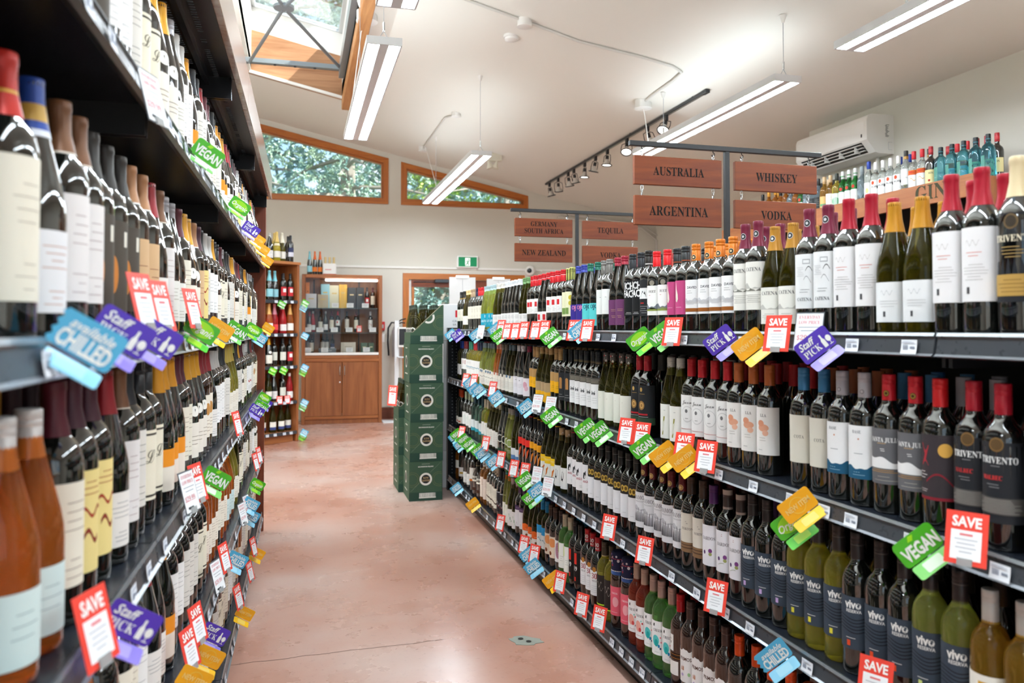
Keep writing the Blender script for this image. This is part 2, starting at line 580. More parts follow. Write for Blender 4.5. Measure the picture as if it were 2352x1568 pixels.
FRM = pm('#c9ccce', 0.4, metal=0.3)
yb = [SY0, 2.75, 4.3, 5.85, 7.4, SY1]
for y in yb:
    b = MB(); slope(b, SX0, SX1, y - 0.025, y + 0.025, FRM, 0.05, wl); b.build('glazing_bar', sk)
for x in (SX0 + 0.02, SX1 - 0.02):
    b = MB(); slope(b, x - 0.02, x + 0.02, SY0, SY1, FRM, 0.05, wl); b.build('glazing_bar', sk)
for y0, y1 in zip(yb, yb[1:]):
    b = MB(); slope(b, SX0 + 0.03, SX1 - 0.03, y0 + 0.025, y1 - 0.025, pane_mat((0.93, 0.97, 0.98), 0.4), 0.008, wl + 0.02); b.build('skylight_pane', sk)
b = MB(); slope(b, SX0 - 0.02, SX1, SY1 - 0.035, SY1 - 0.001, WHITEP, 0.03, -0.025); b.build('edge_trim', sk)

bt = empty('roof_truss', (0, 0, 0), label='dark steel cross bracing with round plate under the skylight', category='steel brace')
ZT = 3.99
yt = onZ(665, 150, ZT).y
pc = onZ(652, 17, ZT)
SB = pm('#8b9196', 0.4, metal=0.4)
b = MB(); b.box(SX0 - 0.03, SX1 + 0.0, yt - 0.035, yt + 0.035, ZT - 0.006, ZT + 0.006, SB); b.box(SX0 - 0.03, SX1, yt + 0.025, yt + 0.035, ZT - 0.006, ZT + 0.06, SB)
for k in range(3): b.lathe([(0.014, 0), (0.014, 0.012), (0.0, 0.016)], 6, STEEL, Matrix.Translation((-0.25 + 0.2 * k, yt, ZT - 0.016)))
b.build('tie_bar', bt)
b = MB(); b.lathe([(0.0, -0.012), (0.085, -0.012), (0.085, 0.012), (0.0, 0.012)], 28, SB, Matrix.Translation(pc)); b.build('round_plate', bt)
for dx in (-1, 1):
    for dy in (-1, 1):
        e = Vector((SX0 + 0.02 if dx < 0 else SX1 - 0.03, pc.y + dy * (yt - pc.y), ZT))
        b = MB(); b.tube([pc + (e - pc) * 0.03, e], 0.017, SB, 8); b.build('brace_rod', bt)
b = MB(); b.box(SX1 - 0.06, SX1, SY0, yt + 0.1, ZT - 0.06, ZT + 0.07, SB); b.build('side_channel', bt)
tb = MB()
tb.bbox(SX1 + 0.0, SX1 + 0.1, SY0 - 0.2, SY1 + 0.06, ceil_z(SX1) - 0.13, ceil_z(SX1) + 0.02, BEAMW, 0.006)
tb = struct(tb, 'beam_1')

# ------------------------------------------------------------------ outside: ground and conifers behind the far wall
b = MB(); b.box(-40, 40, YW + 0.2, 70, -0.3, -0.1, pm('#8a9468', 0.9)); b.box(-40, 40, -40, YB - 0.2, -0.3, -0.1, pm('#8f8d88', 0.9)); struct(b, 'ground_outside')
def leafmat(c1, c2):
    key = ('leaf', c1, c2)
    if key in MATS: return MATS[key]
    m, t, bs = new_mat('leaf')
    tcn = t.nodes.new('ShaderNodeTexCoord')
    n = t.nodes.new('ShaderNodeTexNoise')
    n.inputs['Scale'].default_value = 2.4
    n.inputs['Detail'].default_value = 5
    r = t.nodes.new('ShaderNodeValToRGB')
    r.color_ramp.elements[0].position = 0.35
    r.color_ramp.elements[0].color = (*lin(c1), 1)
    r.color_ramp.elements[1].position = 0.66
    r.color_ramp.elements[1].color = (*lin(c2), 1)
    t.links.new(tcn.outputs['Object'], n.inputs['Vector'])
    t.links.new(n.outputs['Fac'], r.inputs[0])
    t.links.new(r.outputs[0], bs.inputs['Base Color'])
    bs.inputs['Roughness'].default_value = 0.6
    bs.inputs['Subsurface Weight'].default_value = 0.0
    MATS[key] = m
    return m
def tree(x, y, h, r, lm, n, label, seed, low=0.4, size=0.055):
    rnd = random.Random(seed)
    t = empty('conifer_tree', (x, y, -0.1), label=label, category='tree', group='trees outside the far wall')
    bark = pm('#8d8880', 0.85)
    b = MB()
    b.tube([(0, 0, 0), (0.05, 0, h * 0.5), (0, 0.05, h)], [0.22, 0.14, 0.03], bark, 8)
    br = []
    for k in range(44):
        z = low + (h - low) * (k + 0.5) / 44
        a = rnd.uniform(0, 2 * pi)
        L = r * (1.05 - 0.72 * z / h) * rnd.uniform(0.8, 1.15)
        p = [Vector((0, 0, z)), Vector((cos(a) * L * 0.5, sin(a) * L * 0.5, z - 0.1)), Vector((cos(a) * L, sin(a) * L, z - 0.35 * L * 0.5))]
        br.append(p)
        b.tube(p, [0.05, 0.035, 0.01], bark, 5)
    b.build('trunk', t, 40)
    b = MB()
    vs, fs = [], []
    for k in range(n // 36):
        p = rnd.choice(br)
        u = rnd.random() ** 0.6
        c0 = p[0].lerp(p[1], u * 2) if u < 0.5 else p[1].lerp(p[2], u * 2 - 1)
        c0 = c0 + Vector((rnd.gauss(0, 0.20), rnd.gauss(0, 0.20), rnd.gauss(-0.10, 0.16))) * (r / 2.4)
        ax = Vector((rnd.gauss(0, 1), rnd.gauss(0, 1), rnd.gauss(-0.5, 0.5))).normalized()
        L = size * rnd.uniform(1.5, 3.5)
        for j in range(14):          # one drooping spray of needles
            c = c0 + ax * (L * (j / 14 - 0.5))
            s = size * rnd.uniform(0.5, 1.2)
            d = (ax * 0.5 + Vector((rnd.gauss(0, 1), rnd.gauss(0, 1), rnd.gauss(-0.3, 0.7))) * 0.5).normalized() * s
            e = d.cross(Vector((rnd.gauss(0, 1), rnd.gauss(0, 1), rnd.gauss(0, 1)))).normalized() * s * 0.3
            o = len(vs)
            vs += [tuple(c - d), tuple(c + e), tuple(c + d), tuple(c - e)]
            fs.append((o, o + 1, o + 2, o + 3))
    b.add(vs, fs, lm)
    fo = b.build('foliage', t)
    for q in range(1, 4): obj('foliage', fo.data, t, (0, 0, 0.05 * q), q * pi / 2 + 0.3)
LG1, LG2, LG3 = leafmat('#82aaa8', '#bccfb0'), leafmat('#7da8a8', '#b0ccc6'), leafmat('#93bf4c', '#dcf08c')  # conifer greens lightened towards bluish grey, outdoor haze put into the leaf colour
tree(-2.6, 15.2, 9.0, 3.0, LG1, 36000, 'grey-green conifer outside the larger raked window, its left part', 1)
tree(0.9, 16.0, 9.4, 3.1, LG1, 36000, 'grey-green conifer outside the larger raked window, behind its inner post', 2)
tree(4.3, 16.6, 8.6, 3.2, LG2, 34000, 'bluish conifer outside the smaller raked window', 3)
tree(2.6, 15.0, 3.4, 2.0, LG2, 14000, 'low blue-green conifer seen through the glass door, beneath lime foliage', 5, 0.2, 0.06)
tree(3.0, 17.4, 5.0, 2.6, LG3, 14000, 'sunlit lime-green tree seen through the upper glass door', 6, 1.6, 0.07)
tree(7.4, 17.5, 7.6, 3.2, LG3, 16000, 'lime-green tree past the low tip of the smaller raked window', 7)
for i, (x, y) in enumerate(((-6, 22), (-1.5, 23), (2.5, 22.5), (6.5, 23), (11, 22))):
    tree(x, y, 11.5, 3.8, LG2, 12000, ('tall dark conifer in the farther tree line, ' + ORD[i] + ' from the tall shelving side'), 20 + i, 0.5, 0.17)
pl = empty('power_line', (-9, 14.0, -0.1), label='pair of thin grey overhead wires outside the raked windows', category='wire')
for d in (0.0, 0.07):
    b = MB(); b.tube([(0, 0, 5.29 - d), (10, 0, 4.82 - d), (22, 0, 4.6 - d)], 0.012, pm('#8f9aa0', 0.6), 6); b.build('wire', pl)
for x, h in ((0, 5.6), (22, 4.9)):
    b = MB(); b.tube([(x, 0, 0), (x, 0, h)], [0.12, 0.09], pm('#7d6a55', 0.8), 10); b.build('wooden_pole', pl)

# ------------------------------------------------------------------ floor details
p = onZ(1208, 1471, 0)
b = MB()
rnd = random.Random(4)
pts = []
for k in range(22):
    a = 2 * pi * k / 22
    q = rnd.uniform(0.75, 1.2)
    pts.append((cos(a) * 0.075 * q, sin(a) * 0.042 * q))
Mx = Matrix.Translation((p.x, p.y, 0)) @ Matrix.Rotation(rad(-20), 4, 'Z')
b.add([(x, y, 0.002) for x, y in pts] + [(x * 1.03, y * 1.03, -0.01) for x, y in pts], [tuple(range(22))] + [(i, i + 22, (i + 1) % 22 + 22, (i + 1) % 22) for i in range(22)], pm('#8f9186', 0.7, bump=0.6, bscale=60), Mx)
pt = b.build('filler_patch', floor)
for dx, dy in ((-0.022, 0.012), (0.012, -0.012)):
    b = MB()
    b.lathe([(0.011, 0.0035), (0.008, 0.0042), (0.0, 0.0042)], 14, pm('#2a2622', 0.8), Mx @ Matrix.Translation((dx, dy, 0)))
    b.build('drilled_hole', floor)
a0, a1 = onZ(500, 1530, 0), onZ(1020, 1468, 0)
b = MB()
pp = [a0.lerp(a1, t / 14) + Vector((rnd.uniform(-.006, .006), rnd.uniform(-.006, .006), 0)) for t in range(15)]
vs, fs = [], []
for i, q in enumerate(pp):
    vs += [(q.x, q.y - 0.0012, 0.0006), (q.x, q.y + 0.0012, 0.0006)]
    if i: fs.append((2 * i - 2, 2 * i, 2 * i + 1, 2 * i - 1))
b.add(vs, fs, pm('#5d4238', 0.8))
b.build('hairline_crack', floor)

# ------------------------------------------------------------------ hanging linear lamps
LENS = [pm((0.86, 0.965, 1.03), 0.5, emit=LAMP_DOWN * q) for q in (1.0, 0.72)]
LUP = [pm((0.86, 0.965, 1.03), 0.5, emit=LAMP_UP * q) for q in (0.30, 0.5, 6.0)]  # glow of the added uplights, strongest on the unseen lamps
LBODY = pm('#dcdee2', 0.35, spec=0.5)
LMID = pm('#e4e5ea', 0.5)
ZL = 2.86
def lamp(xc, y0, y1, n, label):
    w, h = 0.20, 0.045
    t = empty('linear_lamp', (xc, (y0 + y1) / 2, ZL), label=label, category='ceiling lamp', group='hanging linear lamps')
    a, c = y0 - (y0 + y1) / 2, y1 - (y0 + y1) / 2
    b = MB()
    b.box(-w / 2, -w / 2 + 0.008, a, c, 0, h, LBODY)
    b.box(w / 2 - 0.008, w / 2, a, c, 0, h, LBODY)
    b.box(-w / 2 + 0.008, w / 2 - 0.008, a, a + 0.012, 0, h, LBODY)
    b.box(-w / 2 + 0.008, w / 2 - 0.008, c - 0.012, c, 0, h, LBODY)
    b.box(-0.026, 0.026, a + 0.012, c - 0.012, 0.0, 0.03, LMID)
    b.box(-w / 2 + 0.008, w / 2 - 0.008, a + 0.012, c - 0.012, h - 0.012, h - 0.006, LBODY)
    b.build('housing', t)
    L = (c - a - 0.024) / n
    for k in range(n):
        for s in (-1, 1):
            b = MB()
            xx0, xx1 = (0.028, w / 2 - 0.012) if s > 0 else (-w / 2 + 0.012, -0.028)
            q0, q1 = a + 0.012 + k * L + 0.006, a + 0.012 + (k + 1) * L - 0.006
            b.add([(xx0, q0, 0.006), (xx1, q0, 0.006), (xx1, q1, 0.006), (xx0, q1, 0.006)], [(3, 2, 1, 0)], LENS[1 if 0 < xc < 1 else 0])
            b.build('lens', t)
        if k:
            b = MB(); b.box(-w / 2 + 0.008, w / 2 - 0.008, a + 0.012 + k * L - 0.006, a + 0.012 + k * L + 0.006, 0.002, 0.012, LMID); b.build('divider', t)
    b = MB()
    b.add([(-0.06, a + 0.1, h - 0.004), (0.06, a + 0.1, h - 0.004), (0.06, c - 0.1, h - 0.004), (-0.06, c - 0.1, h - 0.004)], [(0, 1, 2, 3)], LUP[0 if xc > 1 else 1 if xc > 0 else 2])
    b.build('added_uplight', t)  # uplight added on top of the housing to brighten the ceiling
    for q in (a + 0.05, c - 0.45):
        b = MB()
        zc = ceil_z(xc) - ZL
        b.tube([(0, q, h + 0.05), (0, q, zc)], 0.0022, GREYP, 6)
        b.tube([(-0.03, q, h), (0, q, h + 0.05), (0.03, q, h)], 0.003, GREYP, 6)
        b.tube([(0, q, h + 0.05), (0, q, h + 0.10)], 0.007, CHROME, 8)
        b.lathe([(0.008, -0.05), (0.02, -0.012), (0.025, 0.0)], 12, WHITEP, Matrix.Translation((0, q, zc)))
        b.build('hanging_wire', t)
lamp(0.46, 4.42, 6.75, 2, 'white hanging lamp beneath the skylight beam, both lenses lit')
lamp(0.46, 1.55, 3.90, 2, 'white hanging lamp cut by the top edge beside the skylight')
lamp(1.63, 7.05, 10.0, 3, 'white hanging lamp crossing in front of the smaller raked window')
lamp(3.06, 4.40, 6.65, 2, 'white hanging lamp running beside the black track of spotlights')
lamp(3.06, 1.50, 3.82, 2, 'white hanging lamp over the side wall, cut by the frame corner')
for i, (x, y) in enumerate(((0.46, -1.25), (3.06, -1.25), (-1.9, -1.25), (-1.9, 1.5), (-1.9, 4.4))):  # unseen lamps added to fill the room with light
    lamp(x, y, y + 2.3, 2, 'added white fill lamp hanging outside the picture, ' + ORD[i] + ' of five')
# ------------------------------------------------------------------ bottles: outlines (mm: radius, height)
def S(*a): return [(a[i] / 1000 * 1.0, a[i + 1] / 1000) for i in range(0, len(a), 2)]
SHAPES = {
    'bord': (S(0, 6, 24, 4, 33, 0, 36.6, 3, 37.4, 10, 37.5, 100, 37.5, 188, 36.6, 201, 33.6, 213, 28, 223, 21.5, 231, 17, 238, 15, 247, 14.4, 262, 14, 288, 15, 290, 15, 298, 14, 300, 0, 300), 300),
    'burg': (S(0, 6, 26, 4, 36, 0, 40, 3, 40.8, 10, 41, 90, 41, 138, 40, 154, 36.8, 172, 31.5, 194, 25.8, 216, 20.5, 238, 16.6, 258, 14.8, 274, 14.3, 290, 15, 292, 15, 298, 14, 300, 0, 300), 300),
    'slim': (S(0, 4, 26, 3, 33, 0, 36, 4, 36.2, 90, 36, 150, 34, 180, 30, 210, 25, 240, 20, 268, 16.5, 292, 15, 312, 14.5, 322, 15, 324, 15, 330, 0, 330), 330),
    'fizz': (S(0, 6, 26, 4, 38, 0, 43, 4, 44, 14, 44, 130, 43, 150, 39, 174, 32, 204, 24, 236, 18.5, 262, 15.6, 280, 15, 292, 16, 294, 16.5, 300, 14, 312, 0, 314), 314),
    'beer': (S(0, 4, 28, 2, 40, 0, 44, 4, 44.5, 20, 44.5, 120, 43, 138, 36, 158, 26, 174, 18, 188, 15.5, 204, 14.5, 226, 15, 228, 14.5, 236, 0, 236), 236),
    'spir': (S(0, 5, 30, 3, 39, 0, 42, 4, 42.5, 20, 42.5, 168, 41.5, 182, 36, 197, 26, 207, 18, 214, 15.5, 224, 15, 246, 16, 250, 16, 256, 0, 256), 290),
    'tall': (S(0, 5, 28, 3, 36, 0, 38.5, 4, 39, 20, 39, 188, 38, 204, 32, 218, 22, 228, 16, 240, 15, 268, 16, 270, 16, 276, 0, 276), 310),
    'gin': (S(0, 5, 30, 3, 41, 0, 45, 4, 46, 14, 45, 150, 43, 172, 36, 192, 24, 204, 17, 210, 16, 232, 18, 234, 18, 240, 0, 240), 266),
    'shak': (S(0, 5, 28, 3, 35, 0, 37, 4, 38, 60, 40, 150, 40, 172, 34, 192, 24, 206, 18, 216, 16, 246, 18, 248, 18, 254, 0, 254), 290),
}
GLASS = {
    'dark': pm('#131512', 0.05, spec=0.8, coat=1.0),
    'black': pm('#0d0d0e', 0.06, spec=0.8, coat=1.0),
    'brown': pm('#2a150d', 0.05, spec=0.8, coat=1.0),
}
def glassmat(key, col, mix, body=None):
    m, t, b = new_mat('bottle_glass')
    b.inputs['Base Color'].default_value = (*lin(col), 1)
    b.inputs['Roughness'].default_value = 0.03
    b.inputs['Transmission Weight'].default_value = mix
    b.inputs['IOR'].default_value = 1.36
    GLASS[key] = m
glassmat('olive', '#6c661c', 0.9)
glassmat('green', '#a8f08c', 0.88)
glassmat('kelly', '#35b04c', 0.9)
glassmat('aqua', '#b0e0d0', 0.95)
glassmat('straw', '#f4e85c', 0.87)
glassmat('lime', '#e4ec7a', 0.86)
glassmat('gold', '#f0bc48', 0.88)
glassmat('rose', '#ff9440', 0.82)
glassmat('ruby', '#a8402c', 0.6)
glassmat('red', '#d8343a', 0.6)
glassmat('clear', '#eef3f2', 0.9)
glassmat('blue', '#78d0e0', 0.94)
glassmat('smoke', '#8fa0a8', 0.7)
glassmat('amber', '#b06a20', 0.65)

def radius_at(shape, z):
    prof = SHAPES[shape][0]
    for (r0, z0), (r1, z1) in zip(prof[2:], prof[3:]):
        if z0 <= z <= z1: return r0 + (r1 - r0) * ((z - z0) / (z1 - z0) if z1 > z0 else 0)
    return prof[-2][0]

def cyl_patch(b, R, z0, z1, a0, a1, mat, k=1, ztop=None, zbot=None):
    n = max(2, int(abs(a1 - a0) / 8))
    vs, fs = [], []
    for i in range(n + 1):
        a = rad(a0 + (a1 - a0) * i / n)
        t = i / n
        for z in ((zbot(t) if zbot else z0), (ztop(t) if ztop else z1)):
            r = (R(z) if callable(R) else R) + 0.0003 * k
            vs.append((r * sin(a), -r * cos(a), z))
        if i: fs.append((2 * i - 2, 2 * i, 2 * i + 1, 2 * i - 1))
    b.add(vs, fs, mat)

def cyl_disc(b, R, ac, zc, ra, rz, mat, off):
    """ellipse wrapped on the bottle: ac, ra in radians, zc, rz in metres"""
    n = 9
    vs, fs = [], []
    for i in range(n + 1):
        c = -cos(pi * i / n)
        a, h = ac + ra * c, rz * sqrt(max(0.0, 1 - c * c))
        for z in (zc - h, zc + h):
            r = (R(z) if callable(R) else R) + off
            vs.append((r * sin(a), -r * cos(a), z))
        if i: fs.append((2 * i - 2, 2 * i, 2 * i + 1, 2 * i - 1))
    b.add(vs, fs, mat)

def label_mesh(shape, ops):
    b = MB()
    R = lambda z: radius_at(shape, z)
    k, last = 0, None
    for op in ops:
        c = op[0]
        if c != last or c in 'RTE': k += 1
        last = c
        kk = 1 + k * 0.4
        if c == 'R':
            _, z0, z1, a0, a1, col = op
            cyl_patch(b, R, z0 / 1000, z1 / 1000, a0, a1, paper(col), kk)
        elif c == 'T':
            _, s, z, h, ac, col, style = op[:7]
            sx = op[7] if len(op) > 7 else 0.9
            r0 = R(z / 1000) + 0.0003 * kk
            b.text(s, style, 0, z / 1000, h / 1000, paper(col), sx=sx, bend=lambda x, zz: (r0 * sin(rad(ac) + x / r0), -r0 * cos(rad(ac) + x / r0), zz))
        elif c == 'L':
            _, z0, z1, a0, a1, n, col = op
            rnd = random.Random(int(z0 * 7 + n))
            for i in range(n):
                zz = z0 + (z1 - z0) * (i + 0.5) / n
                am, hw = (a0 + a1) / 2 + rnd.uniform(-4, 4), (a1 - a0) / 2 * rnd.uniform(0.45, 1)
                t = min(1.2, (z1 - z0) / n * 0.4)
                cyl_patch(b, R, (zz - t / 2) / 1000, (zz + t / 2) / 1000, am - hw, am + hw, paper(col), kk)
        elif c == 'E':
            _, ac, zc, ra, rz, col = op
            cyl_disc(b, R, rad(ac), zc / 1000, rad(ra), rz / 1000, paper(col), 0.0003 * kk + 0.0001)
        elif c == 'P':
            _, pts, col = op
            vs = []
            for a, z in pts:
                r = R(z / 1000) + 0.0003 * kk + 0.0001
                vs.append((r * sin(rad(a)), -r * cos(rad(a)), z / 1000))
            b.add(vs, [tuple(range(len(pts)))], paper(col))
        elif c == 'H':
            _, z0, zt, amp, a0, a1, col, fr = op
            cyl_patch(b, R, 0, 0, a0, a1, paper(col), kk, ztop=lambda t: (zt + amp * (sin(t * fr) + 0.5 * sin(t * fr * 2.7 + 1))) / 1000, zbot=lambda t: z0 / 1000)
        elif c == 'W':
            _, z, amp, a0, a1, th, col, fr = op
            n = 16
            vs, fs = [], []
            for i in range(n + 1):
                t = i / n
                a = rad(a0 + (a1 - a0) * t)
                zz = (z + amp * sin(t * fr)) / 1000
                for d in (-th / 2000, th / 2000):
                    r = R(zz) + 0.0003 * kk
                    vs.append((r * sin(a), -r * cos(a), zz + d))
                if i: fs.append((2 * i - 2, 2 * i, 2 * i + 1, 2 * i - 1))
            b.add(vs, fs, paper(col))
    return b.mesh('label', 60)

def cap_mesh(shape, kind, col, extra):
    b = MB()
    prof, H = SHAPES[shape]
    ztop = prof[-1][1]
    fin = pm(col, 0.33, spec=0.5, metal=0.15)
    if kind == 's':        # screw cap: smooth skirt, bead, knurled band
        L = 0.060
        r = 0.0156
        b.lathe([(r, ztop - L), (r, ztop - 0.022), (r - 0.0006, ztop - 0.0212), (r - 0.0006, ztop - 0.0198), (r, ztop - 0.019), (r, ztop - 0.012), (r - 0.0005, ztop - 0.0114), (r, ztop - 0.0106), (r, ztop), (r - 0.0012, ztop + 0.0015), (0, ztop + 0.0015)], 18, fin)
        rr = lambda z: r
    elif kind == 'c':      # capsule: tapered sleeve following the neck, rolled lip
        L = 0.068
        f = lambda z: radius_at(shape, z) + 0.0007
        zs = [ztop - L, ztop - L * 0.6, ztop - L * 0.3, ztop - 0.0125, ztop - 0.010, ztop - 0.001]
        pr = [(f(z), z) for z in zs]
        pr[3] = (f(zs[3]) + 0.0002, zs[3])
        b.lathe(pr + [(0.0145, ztop + 0.0006), (0.013, ztop + 0.001), (0, ztop + 0.001)], 18, fin)
        rr = f
    elif kind == 'f':      # foil and wired cork of a sparkling wine
        f = lambda z: radius_at(shape, z) + 0.001
        zs = [ztop - 0.105, ztop - 0.07, ztop - 0.04, ztop - 0.022]
        b.lathe([(f(z), z) for z in zs] + [(0.0172, ztop - 0.018), (0.0160, ztop - 0.012), (0.0175, ztop - 0.004), (0.0165, ztop + 0.006), (0.011, ztop + 0.011), (0, ztop + 0.012)], 18, fin)
        rr = f
    elif kind == 'k':      # knitted hood pulled over the neck
        rr = lambda z: 0.0345
        b.lathe([(0.029, ztop - 0.092), (0.0335, ztop - 0.088), (0.0345, ztop - 0.07), (0.0345, ztop - 0.012), (0.032, ztop - 0.002), (0.026, ztop + 0.003), (0, ztop + 0.004)], 20, pm(col, 0.9, bump=0.8, bscale=500))
    else:                  # short stopper of a spirit
        top = H / 1000
        b.lathe([(0.0168, ztop - 0.022), (0.0172, ztop - 0.021), (0.0172, top - 0.004), (0.0162, top), (0, top)], 18, fin)
        rr = lambda z: 0.0172
    for e in extra:
        if e[0] == 'B':    # coloured band: heights below the top, mm
            _, d0, d1, c2 = e
            m2 = pm(c2, 0.35, spec=0.5)
            za, zb_ = ztop - d0 / 1000, ztop - d1 / 1000
            b.lathe([(rr(za) + 0.0003, za), (rr(zb_) + 0.0003, zb_)], 18, m2)
        elif e[0] == 'D':  # round seal stuck on the front
            _, d, ra, c2, c3 = e
            zc = ztop - d / 1000
            for q, (sc, cc) in enumerate(((1.0, c3), (0.84, c2), (0.42, c3))):
                cyl_disc(b, rr, 0.0, zc, ra / 1000 * sc / rr(zc), ra / 1000 * sc, paper(cc), 0.0004 + 0.0002 * q)
        elif e[0] == 'T':
            _, s, d, h, c2, st = e
            zc = ztop - d / 1000
            r0 = rr(zc) + 0.0005
            b.text(s, st, 0, zc, h / 1000, paper(c2), bend=lambda x, zz: (r0 * sin(x / r0), -r0 * cos(x / r0), zz))
        elif e[0] == 'V':  # upright stripes round the cap
            _, n, c2 = e
            m2 = pm(c2, 0.35)
            for i in range(n):
                a = 360 * i / n
                cyl_patch(b, rr(ztop - 0.03), ztop - 0.058, ztop - 0.002, a, a + 180 / n, m2, 1)
        elif e[0] == 'Q':  # scattered blotches
            _, n, cols = e
            rnd = random.Random(n)
            for i in range(n):
                zc, ac, q = ztop - rnd.uniform(0.006, 0.054), rnd.uniform(0, 360), rnd.uniform(0.0025, 0.006)
                cyl_disc(b, rr, rad(ac), zc, q / rr(zc), q, paper(cols[i % len(cols)]), 0.0004)
    return b.mesh('capsule', 40)

BODY, LAB, CAPM = {}, {}, {}
def body_mesh(shape, glass):
    k = (shape, glass)
    if k not in BODY:
        b = MB()
        b.lathe(SHAPES[shape][0], 20, GLASS[glass], power=2.9 if shape == 'gin' else 2.0)
        BODY[k] = b.mesh('bottle', 50)
    return BODY[k]
def shp_r(shape): return max(r for r, z in SHAPES[shape][0])

# ------------------------------------------------------------------ designs
# key: (kind, shape, glass, cap kind, cap colour, cap extras, label, words)
RW, WW, RO, SP = 'red_wine_bottle', 'white_wine_bottle', 'rose_wine_bottle', 'sparkling_wine_bottle'
INK, GREY, CR, WH = '#3a3a3c', '#9a9a9c', '#ece6d6', '#f1f0ee'
def simple(z0, z1, col, ink=GREY, a=74): return [('R', z0, z1, -a, a, col), ('L', z0 + (z1 - z0) * .5, z0 + (z1 - z0) * .85, -30, 30, 4, ink), ('L', z0 + 6, z0 + (z1 - z0) * .3, -24, 24, 3, ink)]
VIVO = lambda sq: [('R', 55, 168, -80, 80, '#3d4856'), ('T', 'vivo', 152, 17, 8, '#f4f4f2', 'h', 0.95), ('T', 'RESERVA', 137, 6.5, 12, '#e8e8e8', 'b', 1.0)] + [('W', 122 - 7 * i, 3.5, -70, 75, 2.2, '#1d232c', 8) for i in range(5)] + [('L', 76, 82, -20, 22, 1, '#e6e6e6'), ('R', 62, 74, -14, -1, sq)]
